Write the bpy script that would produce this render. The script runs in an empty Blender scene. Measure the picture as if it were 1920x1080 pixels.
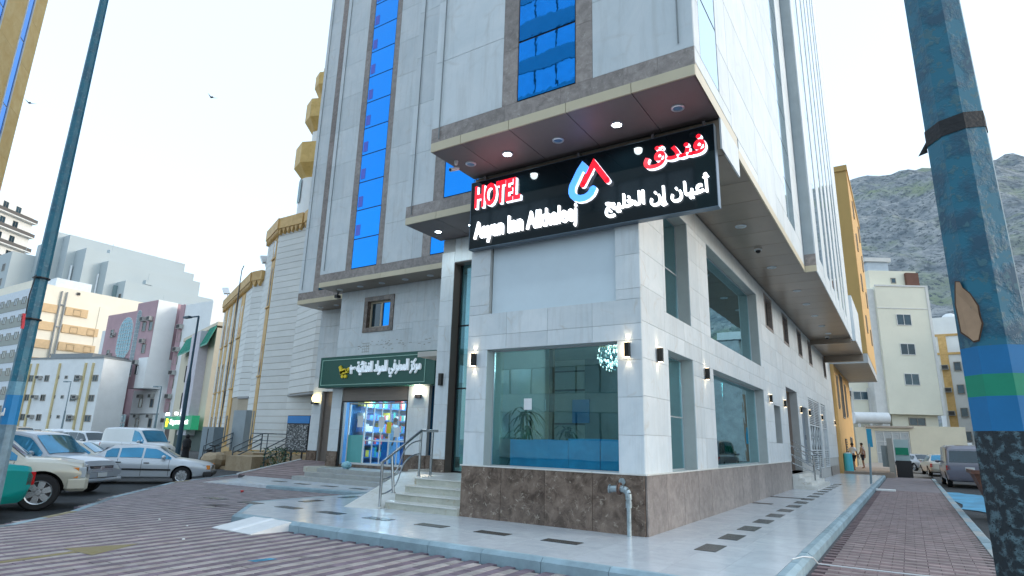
import bpy, bmesh, math, random
from mathutils import Vector, Matrix
random.seed(7)
R = math.radians
SC = bpy.context.scene
COL = SC.collection
# ------------------------------------------------------------------ camera
cam_d = bpy.data.cameras.new('camera'); cam = bpy.data.objects.new('camera', cam_d); COL.objects.link(cam)
EYE = Vector((0, 0, 1.65))
yaw, pitch, roll = R(-32.886), R(14.116), R(1.559)
fw = Vector((math.sin(yaw)*math.cos(pitch), math.cos(yaw)*math.cos(pitch), math.sin(pitch)))
rt = Vector((math.cos(yaw), -math.sin(yaw), 0)); up = rt.cross(fw)
r2 = rt*math.cos(roll)+up*math.sin(roll); u2 = up*math.cos(roll)-rt*math.sin(roll)
m = Matrix((r2, u2, -fw)).transposed().to_4x4(); m.translation = EYE
cam.matrix_world = m
cam_d.lens = 36*1129/1920; cam_d.sensor_width = 36; cam_d.clip_end = 5000; cam_d.clip_start = 0.05
SC.camera = cam
# ------------------------------------------------------------------ sky, sun, exposure
SUN_EL, SUN_AZ = 14, 62          # azimuth measured from +Y towards +X
w = bpy.data.worlds.new('World'); SC.world = w; w.use_nodes = True
nt = w.node_tree; bg = nt.nodes['Background']
sky = nt.nodes.new('ShaderNodeTexSky'); sky.sky_type = 'NISHITA'; sky.sun_disc = False
sky.sun_elevation = R(SUN_EL); sky.sun_rotation = R(SUN_AZ); sky.air_density = 1.0; sky.dust_density = 2.0; sky.ozone_density = 1.5
mixs = nt.nodes.new('ShaderNodeMix'); mixs.data_type = 'RGBA'; mixs.inputs[0].default_value = 0.5
mixs.inputs[7].default_value = (6.0, 7.3, 8.5, 1)      # thin even high cloud over the clear sky
nt.links.new(sky.outputs[0], mixs.inputs[6]); nt.links.new(mixs.outputs[2], bg.inputs[0])
bg.inputs[1].default_value = 0.12
sd = bpy.data.lights.new('sun', 'SUN'); sd.energy = 0.5; sd.angle = R(14); sd.color = (1, 0.95, 0.9)
so = bpy.data.objects.new('sun', sd); COL.objects.link(so)
sv = Vector((math.sin(R(SUN_AZ))*math.cos(R(SUN_EL)), math.cos(R(SUN_AZ))*math.cos(R(SUN_EL)), math.sin(R(SUN_EL))))
so.rotation_euler = sv.to_track_quat('Z', 'Y').to_euler()
SC.view_settings.view_transform = 'Standard'; SC.view_settings.look = 'None'
SC.view_settings.exposure = 1.2; SC.view_settings.gamma = 1; SC.view_settings.use_curve_mapping = False

# ------------------------------------------------------------------ materials
MC = {}
def mat(name, col, rough=.6, metal=0., var=.08, scale=2., bump=0., bscale=25., rand=0., col2=None, emit=None, estr=0, spec=.5, stretch=(1, 1, 1), detail=6, coat=0):
    if name in MC: return MC[name]
    m = bpy.data.materials.new(name); m.use_nodes = True; n = m.node_tree.nodes; l = m.node_tree.links
    b = n['Principled BSDF']; b.inputs['Roughness'].default_value = rough; b.inputs['Metallic'].default_value = metal
    b.inputs['Specular IOR Level'].default_value = spec; b.inputs['Coat Weight'].default_value = coat
    tc = n.new('ShaderNodeTexCoord'); mp = n.new('ShaderNodeMapping'); l.new(tc.outputs['Object'], mp.inputs[0]); mp.inputs['Scale'].default_value = stretch
    oi = n.new('ShaderNodeObjectInfo')
    off = n.new('ShaderNodeVectorMath'); off.operation = 'MULTIPLY_ADD'; off.inputs[1].default_value = (37, 37, 37)
    l.new(oi.outputs['Random'], off.inputs[0]); l.new(mp.outputs[0], off.inputs[2])
    nz = n.new('ShaderNodeTexNoise'); nz.inputs['Scale'].default_value = scale; nz.inputs['Detail'].default_value = detail; nz.inputs['Roughness'].default_value = .65
    l.new(off.outputs[0], nz.inputs['Vector'])
    c1 = tuple(max(0, c*(1-var)) for c in col); c2 = tuple(col2) if col2 else tuple(min(1, c*(1+var)) for c in col)
    rp = n.new('ShaderNodeMapRange'); rp.inputs[1].default_value = .3; rp.inputs[2].default_value = .7; l.new(nz.outputs[0], rp.inputs[0])
    mx = n.new('ShaderNodeMix'); mx.data_type = 'RGBA'; mx.inputs[6].default_value = (*c1, 1); mx.inputs[7].default_value = (*c2, 1)
    l.new(rp.outputs[0], mx.inputs[0]); out = mx.outputs[2]
    if rand:
        hs = n.new('ShaderNodeHueSaturation'); mr = n.new('ShaderNodeMapRange'); l.new(oi.outputs['Random'], mr.inputs[0])
        mr.inputs[3].default_value = 1-rand; mr.inputs[4].default_value = 1+rand; l.new(mr.outputs[0], hs.inputs['Value']); l.new(out, hs.inputs['Color']); out = hs.outputs[0]
    l.new(out, b.inputs['Base Color'])
    if bump:
        nb = n.new('ShaderNodeTexNoise'); nb.inputs['Scale'].default_value = bscale; nb.inputs['Detail'].default_value = 4; l.new(off.outputs[0], nb.inputs['Vector'])
        bp = n.new('ShaderNodeBump'); bp.inputs['Strength'].default_value = bump; bp.inputs['Distance'].default_value = .02
        l.new(nb.outputs[0], bp.inputs['Height']); l.new(bp.outputs[0], b.inputs['Normal'])
    if emit: b.inputs['Emission Color'].default_value = (*emit, 1); b.inputs['Emission Strength'].default_value = estr
    MC[name] = m; return m

def marble(name, dark, mid, vein, rough=.3, scale=3.0, rand=.08, vamt=.5, streak=0):
    if name in MC: return MC[name]
    m = bpy.data.materials.new(name); m.use_nodes = True; n = m.node_tree.nodes; l = m.node_tree.links; b = n['Principled BSDF']
    b.inputs['Roughness'].default_value = rough
    tc = n.new('ShaderNodeTexCoord'); oi = n.new('ShaderNodeObjectInfo')
    off = n.new('ShaderNodeVectorMath'); off.operation = 'MULTIPLY_ADD'; off.inputs[1].default_value = (19, 31, 23)
    l.new(oi.outputs['Random'], off.inputs[0]); l.new(tc.outputs['Object'], off.inputs[2])
    nz = n.new('ShaderNodeTexNoise'); nz.inputs['Scale'].default_value = scale; nz.inputs['Detail'].default_value = 9; nz.inputs['Roughness'].default_value = .7; nz.inputs['Distortion'].default_value = .6
    l.new(off.outputs[0], nz.inputs['Vector'])
    r1 = n.new('ShaderNodeMapRange'); r1.inputs[1].default_value = .35; r1.inputs[2].default_value = .65; l.new(nz.outputs[0], r1.inputs[0])
    mx = n.new('ShaderNodeMix'); mx.data_type = 'RGBA'; mx.inputs[6].default_value = (*dark, 1); mx.inputs[7].default_value = (*mid, 1); l.new(r1.outputs[0], mx.inputs[0])
    dn = n.new('ShaderNodeTexNoise'); dn.inputs['Scale'].default_value = scale*1.3; dn.inputs['Detail'].default_value = 5; l.new(off.outputs[0], dn.inputs['Vector'])
    vm = n.new('ShaderNodeVectorMath'); vm.operation = 'MULTIPLY_ADD'; vm.inputs[1].default_value = (.5, .5, .5); l.new(dn.outputs['Color'], vm.inputs[0]); l.new(off.outputs[0], vm.inputs[2])
    vo = n.new('ShaderNodeTexVoronoi'); vo.feature = 'DISTANCE_TO_EDGE'; vo.inputs['Scale'].default_value = scale*1.2; l.new(vm.outputs[0], vo.inputs['Vector'])
    r2_ = n.new('ShaderNodeMapRange'); r2_.inputs[1].default_value = 0; r2_.inputs[2].default_value = .05; r2_.inputs[3].default_value = 1; r2_.inputs[4].default_value = 0; l.new(vo.outputs[0], r2_.inputs[0])
    n3 = n.new('ShaderNodeTexNoise'); n3.inputs['Scale'].default_value = scale*2.1; n3.inputs['Detail'].default_value = 5; l.new(off.outputs[0], n3.inputs['Vector'])
    r3 = n.new('ShaderNodeMapRange'); r3.inputs[1].default_value = .5; r3.inputs[2].default_value = .68; r3.inputs[4].default_value = vamt; l.new(n3.outputs[0], r3.inputs[0])
    mu = n.new('ShaderNodeMath'); mu.operation = 'MULTIPLY'; l.new(r2_.outputs[0], mu.inputs[0]); l.new(r3.outputs[0], mu.inputs[1])
    m2 = n.new('ShaderNodeMix'); m2.data_type = 'RGBA'; m2.inputs[7].default_value = (*vein, 1); l.new(mu.outputs[0], m2.inputs[0]); l.new(mx.outputs[2], m2.inputs[6])
    if streak:
        geo = n.new('ShaderNodeNewGeometry'); mp = n.new('ShaderNodeMapping'); mp.inputs['Scale'].default_value = (3.2, 3.2, .28); l.new(geo.outputs['Position'], mp.inputs[0])
        ns = n.new('ShaderNodeTexNoise'); ns.inputs['Scale'].default_value = 1.6; ns.inputs['Detail'].default_value = 7; ns.inputs['Roughness'].default_value = .7; l.new(mp.outputs[0], ns.inputs['Vector'])
        rs = n.new('ShaderNodeMapRange'); rs.inputs[1].default_value = .50; rs.inputs[2].default_value = .78; rs.inputs[4].default_value = streak; l.new(ns.outputs[0], rs.inputs[0])
        m3 = n.new('ShaderNodeMix'); m3.data_type = 'RGBA'; m3.inputs[7].default_value = (.26, .24, .20, 1); l.new(rs.outputs[0], m3.inputs[0]); l.new(m2.outputs[2], m3.inputs[6]); m2 = m3
    hs = n.new('ShaderNodeHueSaturation'); mr = n.new('ShaderNodeMapRange'); l.new(oi.outputs['Random'], mr.inputs[0]); mr.inputs[3].default_value = 1-rand; mr.inputs[4].default_value = 1+rand
    l.new(mr.outputs[0], hs.inputs['Value']); l.new(m2.outputs[2], hs.inputs['Color']); l.new(hs.outputs[0], b.inputs['Base Color'])
    MC[name] = m; return m

def glass(name, tint, refl=1.0, rough=.0, bump=0, fac=.12):
    if name in MC: return MC[name]
    m = bpy.data.materials.new(name); m.use_nodes = True; n = m.node_tree.nodes; l = m.node_tree.links
    n.remove(n['Principled BSDF']); o = n['Material Output']
    t = n.new('ShaderNodeBsdfTransparent'); t.inputs[0].default_value = (*tint, 1)
    g = n.new('ShaderNodeBsdfGlossy'); g.inputs['Roughness'].default_value = rough; g.inputs[0].default_value = (*refl, 1) if isinstance(refl, tuple) else (refl, refl, refl, 1)
    lw = n.new('ShaderNodeLayerWeight'); lw.inputs[0].default_value = .5
    pw_ = n.new('ShaderNodeMath'); pw_.operation = 'POWER'; pw_.inputs[1].default_value = 4.0; l.new(lw.outputs['Facing'], pw_.inputs[0])
    ad = n.new('ShaderNodeMath'); ad.operation = 'MULTIPLY_ADD'; ad.inputs[1].default_value = .9; ad.inputs[2].default_value = .035+fac; ad.use_clamp = True; l.new(pw_.outputs[0], ad.inputs[0])
    mx = n.new('ShaderNodeMixShader'); l.new(ad.outputs[0], mx.inputs[0]); l.new(t.outputs[0], mx.inputs[1]); l.new(g.outputs[0], mx.inputs[2]); l.new(mx.outputs[0], o.inputs[0])
    if bump:
        tc = n.new('ShaderNodeTexCoord'); nb = n.new('ShaderNodeTexNoise'); nb.inputs['Scale'].default_value = 1.1; l.new(tc.outputs['Object'], nb.inputs['Vector'])
        bp = n.new('ShaderNodeBump'); bp.inputs['Strength'].default_value = bump; bp.inputs['Distance'].default_value = .05; l.new(nb.outputs[0], bp.inputs['Height'])
        l.new(bp.outputs[0], g.inputs['Normal'])
    MC[name] = m; return m

WHITE = marble('cream_stone', (.58, .64, .67), (.69, .73, .75), (.50, .46, .40), .42, 1.2, .06, .5, .32)
WHITE2 = marble('white_tower_stone', (.60, .66, .69), (.70, .74, .76), (.5, .5, .48), .45, .9, .05, .4, .28)
BROWN = marble('brown_marble', (.075, .052, .040), (.25, .185, .145), (.50, .42, .34), .2, 4.2, .15, .9)
GREYM = marble('grey_brown_marble', (.20, .17, .155), (.36, .31, .285), (.5, .46, .42), .35, 5.0, .12, .8)
FASC = mat('cream_aluminium', (.62, .54, .38), .35, 0, .03, rand=.04)
SOFF = mat('brown_aluminium', (.19, .16, .16), .5, .2, .05, rand=.06)
SOFF2 = mat('beige_aluminium', (.27, .215, .165), .3, .2, .06, rand=.08)
DARKJ = mat('dark_joint', (.02, .02, .02), .8)
BLUEG = mat('blue_mirror_glass', (.005, .22, .68), .015, .88, .02, bump=.12, bscale=.9, rand=.05)
PALEG = mat('pale_mirror_glass', (.55, .68, .74), .03, .85, .02, bump=.05, bscale=.7)
DGLASS = mat('dark_glass', (.02, .05, .07), .04, .2, .1, rand=.3, spec=.8)
TEALG = glass('green_tinted_glass', (.62, .86, .90), (.45, .66, .70), 0, .02, .11)
TEALG2 = glass('teal_side_glass', (.45, .68, .70), (.62, .88, .92), 0, .03, .34)
CLEARG = glass('shop_glass', (.85, .93, .95), .6, 0, 0, .03)
BLACKF = mat('black_frame', (.012, .012, .014), .4)
ALU = mat('aluminium_frame', (.55, .58, .6), .35, .6)
BRONZE = mat('bronze_frame', (.28, .21, .17), .35, .5)
STEEL = mat('stainless_steel', (.42, .45, .47), .2, .9, .1, scale=12)
GSTEEL = mat('galvanised_steel', (.35, .42, .45), .4, .7, .3, scale=14)
KERB = mat('kerb_concrete', (.26, .36, .41), .75, 0, .22, scale=2.5, bump=.12, bscale=14, rand=.1)
TILE = marble('polished_floor_stone', (.50, .54, .58), (.60, .64, .68), (.42, .45, .48), .19, 3, .05, .35)
TILED = mat('dark_granite_tile', (.045, .05, .052), .25, 0, .3, scale=30, rand=.15)
STEPM = marble('white_step_marble', (.62, .62, .58), (.75, .75, .72), (.45, .40, .30), .3, 2.2, .05, .8)
RISER = marble('cream_riser_marble', (.40, .41, .35), (.55, .55, .48), (.35, .27, .15), .35, 2.5, .1, .8)
SLOPE = mat('painted_ramp_stone', (.66, .68, .69), .5, 0, .08, scale=5)
PAVA = mat('purple_paver', (.165, .125, .155), .75, 0, .3, scale=3, bump=.3, bscale=80, rand=.2)
PAVB = mat('beige_paver', (.35, .315, .30), .75, 0, .3, scale=3, bump=.3, bscale=80, rand=.15)
PAVR = mat('brown_paver', (.20, .14, .145), .75, 0, .28, scale=3, bump=.3, bscale=80, rand=.2)
PAVS = mat('rose_paver', (.29, .23, .225), .75, 0, .28, scale=3, bump=.3, bscale=80, rand=.2)
BED = mat('paver_joint_sand', (.10, .095, .10), .95)
ASPH = mat('asphalt', (.045, .05, .055), .85, 0, .35, scale=1.2, bump=.5, bscale=120, detail=10)
DIRT = mat('dusty_ground', (.17, .15, .13), .95, 0, .3, scale=.2, bump=.3)
YPAINT = mat('worn_yellow_paint', (.42, .34, .10), .8, 0, .5, scale=14, col2=(.24, .2, .12))
BPAINT = mat('blue_paint', (.03, .22, .36), .7, 0, .4, scale=8)
BLACK = mat('black_plastic', (.015, .015, .017), .45)
RUBBER = mat('tyre_rubber', (.018, .018, .02), .8)
WPLAST = mat('white_plastic', (.7, .72, .73), .5)
def lit(name, col, s): return mat(name, col, .5, 0, 0, emit=col, estr=s)

# ------------------------------------------------------------------ geometry helpers
ROOT = {}
class MB:
    def __init__(s): s.v = []; s.f = []; s.m = []
    def add(s, vs, fs, mi=0):
        o = len(s.v); s.v += [Vector(a) for a in vs]; s.f += [tuple(i+o for i in f) for f in fs]; s.m += [mi]*len(fs); return s
    def box(s, x0, y0, z0, x1, y1, z1, mi=0):
        if x0 > x1: x0, x1 = x1, x0
        if y0 > y1: y0, y1 = y1, y0
        if z0 > z1: z0, z1 = z1, z0
        return s.add([(x0,y0,z0),(x1,y0,z0),(x1,y1,z0),(x0,y1,z0),(x0,y0,z1),(x1,y0,z1),(x1,y1,z1),(x0,y1,z1)],
                     [(0,3,2,1),(4,5,6,7),(0,1,5,4),(1,2,6,5),(2,3,7,6),(3,0,4,7)], mi)
    def prism(s, poly, z0, z1, mi=0):
        n = len(poly); z1s = z1 if isinstance(z1, (list, tuple)) else [z1]*n; z0s = z0 if isinstance(z0, (list, tuple)) else [z0]*n
        a = sum(poly[i][0]*poly[(i+1) % n][1]-poly[(i+1) % n][0]*poly[i][1] for i in range(n))
        if a < 0: poly = poly[::-1]; z1s = z1s[::-1]; z0s = z0s[::-1]
        return s.add([(p[0], p[1], z) for p, z in zip(poly, z0s)]+[(p[0], p[1], z) for p, z in zip(poly, z1s)],
                     [tuple(range(n))[::-1], tuple(range(n, 2*n))]+[(i, (i+1) % n, n+(i+1) % n, n+i) for i in range(n)], mi)
    def quad(s, a, b, c, d, mi=0): return s.add([a, b, c, d], [(0, 1, 2, 3)], mi)
    def cone(s, a, b, r0, r1, n=12, mi=0, cap=True):
        a = Vector(a); b = Vector(b); d = (b-a).normalized(); x = d.orthogonal().normalized(); y = d.cross(x)
        vs = [a+(x*math.cos(t)+y*math.sin(t))*r0 for t in [2*math.pi*i/n for i in range(n)]]+[b+(x*math.cos(t)+y*math.sin(t))*r1 for t in [2*math.pi*i/n for i in range(n)]]
        fs = [(i, (i+1) % n, n+(i+1) % n, n+i) for i in range(n)]
        if cap: fs += [tuple(range(n))[::-1], tuple(range(n, 2*n))]
        return s.add(vs, fs, mi)
    def tube(s, pts, r, n=8, mi=0):
        for a, b in zip(pts, pts[1:]): s.cone(a, b, r, r, n, mi)
        return s
    def lathe(s, c, prof, n=24, axis='z', mi=0):
        c = Vector(c); vs = []
        for r, h in prof:
            for i in range(n):
                t = 2*math.pi*i/n; a, b = r*math.cos(t), r*math.sin(t)
                vs.append(c+(Vector((a, b, h)) if axis == 'z' else Vector((a, h, b)) if axis == 'y' else Vector((h, a, b))))
        fs = []
        for k in range(len(prof)-1):
            for i in range(n): fs.append((k*n+i, k*n+(i+1) % n, (k+1)*n+(i+1) % n, (k+1)*n+i))
        return s.add(vs, fs, mi)
    def sphere(s, c, rx, ry, rz, n=12, k=8, mi=0):
        prof = [(math.sin(math.pi*j/k), -math.cos(math.pi*j/k)) for j in range(k+1)]; c = Vector(c); vs = []
        for r, h in prof:
            for i in range(n):
                t = 2*math.pi*i/n; vs.append(c+Vector((rx*r*math.cos(t), ry*r*math.sin(t), rz*h)))
        return s.add(vs, [(a*n+i, a*n+(i+1) % n, (a+1)*n+(i+1) % n, (a+1)*n+i) for a in range(k) for i in range(n)], mi)
    def xf(s, M):
        s.v = [M @ v for v in s.v]; return s
    def build(s, name, mats, parent=None, smooth=False, local=False, loc=None, bevel=0):
        me = bpy.data.meshes.new(name)
        o0 = Vector(loc) if loc else (Vector((0,0,0)) if (local or parent is None) else ROOT.get(parent.name, Vector((0,0,0))))
        me.from_pydata([tuple(v-o0) for v in s.v], [], s.f)
        if not isinstance(mats, (list, tuple)): mats = [mats]
        for m_ in mats: me.materials.append(m_)
        if len(mats) > 1: me.polygons.foreach_set('material_index', s.m)
        if smooth:
            me.polygons.foreach_set('use_smooth', [True]*len(me.polygons)); me.set_sharp_from_angle(angle=R(38))
        bm_ = bmesh.new(); bm_.from_mesh(me); bmesh.ops.recalc_face_normals(bm_, faces=bm_.faces)
        if bevel: bmesh.ops.bevel(bm_, geom=bm_.edges[:], offset=bevel, segments=1, affect='EDGES')
        bm_.to_mesh(me); bm_.free()
        o = bpy.data.objects.new(name, me); COL.objects.link(o)
        if parent:
            o.parent = parent; ROOT[o.name] = ROOT.get(parent.name, Vector((0,0,0)))
            if loc: o.location = Vector(loc)-ROOT.get(parent.name, Vector((0,0,0)))
        elif loc: o.location = loc; ROOT[o.name] = Vector(loc)
        return o
def tag(o, label=None, cat=None, group=None, kind=None):
    if label: o['label'] = label
    if cat: o['category'] = cat
    if group: o['group'] = group
    if kind: o['kind'] = kind
    return o
def thing(name, label, cat, loc=(0,0,0), rz=0, group=None):
    o = bpy.data.objects.new(name, None); COL.objects.link(o); o.empty_display_size = .2
    o.location = loc; o.rotation_euler = (0, 0, rz); ROOT[o.name] = Vector(loc) if rz == 0 else Vector((0,0,0))
    return tag(o, label, cat, group)
def struct(mb, name, mats, **k): return tag(mb.build(name, mats, **k), kind='structure')
def copy_tree(o, parent=None):
    c = o.copy(); COL.objects.link(c)
    if parent: c.parent = parent
    for ch in list(o.children): copy_tree(ch, c)
    return c
PM = {}
def piece(name, dims, center, mt, parent, cham=0):
    key = (tuple(round(d, 3) for d in dims), mt.name, name, cham)
    if key not in PM:
        a, b, c = [d/2 for d in dims]; mb = MB().box(-a, -b, -c, a, b, c)
        me = bpy.data.meshes.new(name); me.from_pydata([tuple(v) for v in mb.v], [], mb.f); me.materials.append(mt); PM[key] = me
        if cham:
            bm_ = bmesh.new(); bm_.from_mesh(me); bmesh.ops.bevel(bm_, geom=bm_.edges[:], offset=cham, segments=1, affect='EDGES'); bm_.to_mesh(me); bm_.free()
    o = bpy.data.objects.new(name, PM[key]); COL.objects.link(o); o.parent = parent; o.location = Vector(center)-ROOT.get(parent.name, Vector((0,0,0)))
    return o
def pieces(name, lst, parent, limit=290, cham=0, restname=None):
    """lst of (dims, center, material); nearest ones are objects, the rest one stuff mesh"""
    lst.sort(key=lambda t: (Vector(t[1])-EYE).length)
    for d, c, mt in lst[:limit]: piece(name, d, c, mt, parent, cham)
    if len(lst) > limit:
        mb = MB(); ms = []
        for d, c, mt in lst[limit:]:
            if mt not in ms: ms.append(mt)
            mb.box(c[0]-d[0]/2, c[1]-d[1]/2, c[2]-d[2]/2, c[0]+d[0]/2, c[1]+d[1]/2, c[2]+d[2]/2, ms.index(mt))
        tag(mb.build(restname or name+'_field', ms, parent), kind='stuff')
def cells(a0, a1, z0, z1, ops, pw, ph, stagger=False, aoff=0):
    """grid a0..a1 x z0..z1 in pw x ph cells minus openings -> list of rects"""
    out = []; nz = max(1, round((z1-z0)/ph)); zs = [z0+(z1-z0)*i/nz for i in range(nz+1)]
    na = max(1, round((a1-a0)/pw))
    for r in range(nz):
        o = (a1-a0)/na*.5 if stagger and r % 2 else 0
        xs = [a0]+[a0+(a1-a0)*i/na+o for i in range(0 if o else 1, na) ]+[a1]
        xs = sorted(set(round(x, 4) for x in xs))
        for x0, x1 in zip(xs, xs[1:]):
            zz = sorted({zs[r], zs[r+1]} | {z for op in ops if op[0] < x1-1e-4 and op[1] > x0+1e-4 for z in op[2:4] if zs[r]+.01 < z < zs[r+1]-.01})
            for b0, b1 in zip(zz, zz[1:]):
                segs = [(x0, x1)]
                for op in ops:
                    if op[2] < b1-.005 and op[3] > b0+.005:
                        ns = []
                        for p, q in segs:
                            if op[1] <= p or op[0] >= q: ns.append((p, q)); continue
                            if op[0] > p: ns.append((p, op[0]))
                            if op[1] < q: ns.append((op[1], q))
                        segs = ns
                out += [(p, q, b0, b1) for p, q in segs if q-p > .02]
    return out
def cladx(y, a0, a1, z0, z1, ops, pw, ph, mt, th=.02, gap=.006, stagger=False):      # faces -Y, wall plane y
    return [((q-p-gap, th, d-c-gap), ((p+q)/2, y+th/2, (c+d)/2), mt) for p, q, c, d in cells(a0, a1, z0, z1, ops, pw, ph, stagger)]
def clady(x, a0, a1, z0, z1, ops, pw, ph, mt, th=.02, gap=.006, stagger=False):      # faces +X, wall plane x
    return [((th, q-p-gap, d-c-gap), (x-th/2, (p+q)/2, (c+d)/2), mt) for p, q, c, d in cells(a0, a1, z0, z1, ops, pw, ph, stagger)]
def backx(mb, y, a0, a1, z0, z1, ops, dep, mi=0):
    for p, q, c, d in cells(a0, a1, z0, z1, ops, 99, 99): mb.box(p, y, c, q, y+dep, d, mi)
def backy(mb, x, a0, a1, z0, z1, ops, dep, mi=0):
    for p, q, c, d in cells(a0, a1, z0, z1, ops, 99, 99): mb.box(x-dep, p, c, x, q, d, mi)
def clip(poly, sub):
    def side(a, b, p): return (b[0]-a[0])*(p[1]-a[1])-(b[1]-a[1])*(p[0]-a[0])
    a = sum(poly[i][0]*poly[(i+1) % len(poly)][1]-poly[(i+1) % len(poly)][0]*poly[i][1] for i in range(len(poly)))
    if a < 0: poly = poly[::-1]
    out = sub
    for i in range(len(poly)):
        A, B = poly[i], poly[(i+1) % len(poly)]; inp = out; out = []
        for j in range(len(inp)):
            p, q = inp[j], inp[(j+1) % len(inp)]; sp, sq = side(A, B, p), side(A, B, q)
            if sp >= 0: out.append(p)
            if (sp > 0 > sq) or (sp < 0 < sq): t = sp/(sp-sq); out.append((p[0]+(q[0]-p[0])*t, p[1]+(q[1]-p[1])*t))
        if not out: return []
    return out
def inpoly(poly, x, y):
    r = False; n = len(poly)
    for i in range(n):
        (x0, y0), (x1, y1) = poly[i], poly[(i+1) % n]
        if (y0 > y) != (y1 > y) and x < (x1-x0)*(y-y0)/(y1-y0)+x0: r = not r
    return r
def text_mesh(body, w_, h_, x, y, z, depth, mt, parent, name='lettering', bold=.0, zr=0, face='x', slant=0):
    """3-D lettering fitted to a w_ x h_ box whose lower left corner is (x, z) on plane y, facing -Y"""
    c = bpy.data.curves.new(name, 'FONT'); c.body = body; c.size = 1; c.offset = bold; c.extrude = .5; c.resolution_u = 3
    o = bpy.data.objects.new(name, c); COL.objects.link(o); bpy.context.view_layer.update()
    me = bpy.data.meshes.new_from_object(o.evaluated_get(bpy.context.evaluated_depsgraph_get())); bpy.data.objects.remove(o); bpy.data.curves.remove(c)
    vs = [v.co.copy() for v in me.vertices]; x0 = min(v.x for v in vs); x1 = max(v.x for v in vs); y0 = min(v.y for v in vs); y1 = max(v.y for v in vs)
    o0 = ROOT.get(parent.name, Vector((0,0,0)))
    for v in me.vertices:
        fx = (v.co.x-x0)/(x1-x0); fy = (v.co.y-y0)/(y1-y0); 
        v.co = Vector((x+fx*w_+slant*fy, y-(v.co.z+.5)*depth, z+fy*h_+zr*fx))-o0
    me.materials.clear(); me.materials.append(mt)
    ob = bpy.data.objects.new(name, me); COL.objects.link(ob); ob.parent = parent; return ob
# ================================================================== GROUND
struct(MB().box(-1500, -1500, -.8, 1500, 1500, -.34), 'ground', DIRT)
struct(MB().prism([(-200, -60), (-4, -60), (-13.2, 4.45), (-22.2, 14.0), (-24.2, 17), (-34, 28), (-60, 50), (-200, 50)], -.36, -.30), 'left_road', ASPH)
struct(MB().prism([(1.2, -20), (30, -20), (30, 78), (1.2, 78)], -.36, -.12), 'right_road', ASPH)
bedpoly = [(.95, -4), (.95, 46), (-40, 46), (-34, 28), (-24.0, 17), (-22.1, 14.0), (-20.45, 11.4), (-16.8, 7.9), (-14.5, 6.1), (-13.2, 4.6), (-9.5, -4)]
bed = struct(MB().prism(bedpoly, -.36, -.03), 'pavement', BED)
P1 = [(-1.36, 7.42), (-1.36, 44), (-3.8, 44), (-3.8, 14), (-12.4, 14), (-12.45, 12.0), (-12.6, 8.9), (-10.9, 7.35)]
P2 = [(-16.6, 12.35), (-12.45, 12.9), (-12.3, 16.3), (-21.6, 16.3), (-21.0, 14.5), (-19.4, 13.2)]
# pavers: rows parallel to the long street on the left, across it on the right strip
pv = []
x = -1.3
k = 0
while x > -21.8:
    mt = (PAVA, PAVB)[k % 2]; yy = -1 + (k % 2)*.15
    while yy < 16.4:
        cx, cy = x-.075, yy+.15
        if inpoly(bedpoly, cx, cy) and not inpoly(P1, cx, cy) and not inpoly(P2, cx, cy) and cy > 1.2 and not (cx > -1.5): pv.append(((.142, .292, .04), (cx, cy, -.02), mt))
        yy += .3
    x -= .15; k += 1
y = 1.2; k = 0
while y < 31:
    mt = (PAVR, PAVS)[k % 2]; xx = -1.3+(k % 2)*.15
    while xx < .78:
        pv.append(((.292, .142, .04), (xx+.15, y+.075, -.02), mt)); xx += .3
    y += .15; k += 1
def tones(m_, c):
    out = [m_]
    for k_, f_ in (('light', 1.08), ('dark', .91), ('warm', 1.0)):
        cc = tuple(min(1, v*f_*(1.05 if k_ == 'warm' and j == 0 else 1)) for j, v in enumerate(c)); out.append(mat(m_.name+'_'+k_, cc, .75, 0, .3, scale=3, bump=.3, bscale=80, rand=.12))
    return out
TN = {PAVA.name: tones(PAVA, (.165, .125, .155)), PAVB.name: tones(PAVB, (.35, .315, .30)), PAVR.name: tones(PAVR, (.20, .14, .145)), PAVS.name: tones(PAVS, (.29, .23, .225))}
random.seed(12)
pv = [(d, (c[0]+random.uniform(-.002, .002), c[1]+random.uniform(-.003, .003), c[2]+random.choice((0, 0, 0, -.001, -.002, .001))), random.choice(TN[m_.name][:1]*3+TN[m_.name][1:])) for d, c, m_ in pv if random.random() > .0004]
def vis(c):
    d = Vector(c)-EYE; z_ = d.dot(fw)
    if z_ < .3: return False
    u_, v_ = 1129*d.dot(r2)/z_, 1129*d.dot(u2)/z_
    return abs(u_) < 1010 and -600 < v_ < 600
pvv = [p for p in pv if vis(p[1])]
pieces('paver', pvv, bed, 300, cham=.006)
pvn = [p for p in pv if not vis(p[1])]
farp = mat('far_paving', (.22, .19, .2), .8, 0, .25, scale=3)
tag(MB().box(-1.3, 31, -.03, .93, 46, -.004).prism([(-21.8, 16.4), (-3.9, 16.4), (-3.9, 46), (-40, 46), (-34, 28), (-24, 17), (-22.2, 14)], -.03, -.006).build('paving_field', farp, bed), kind='stuff')
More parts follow.
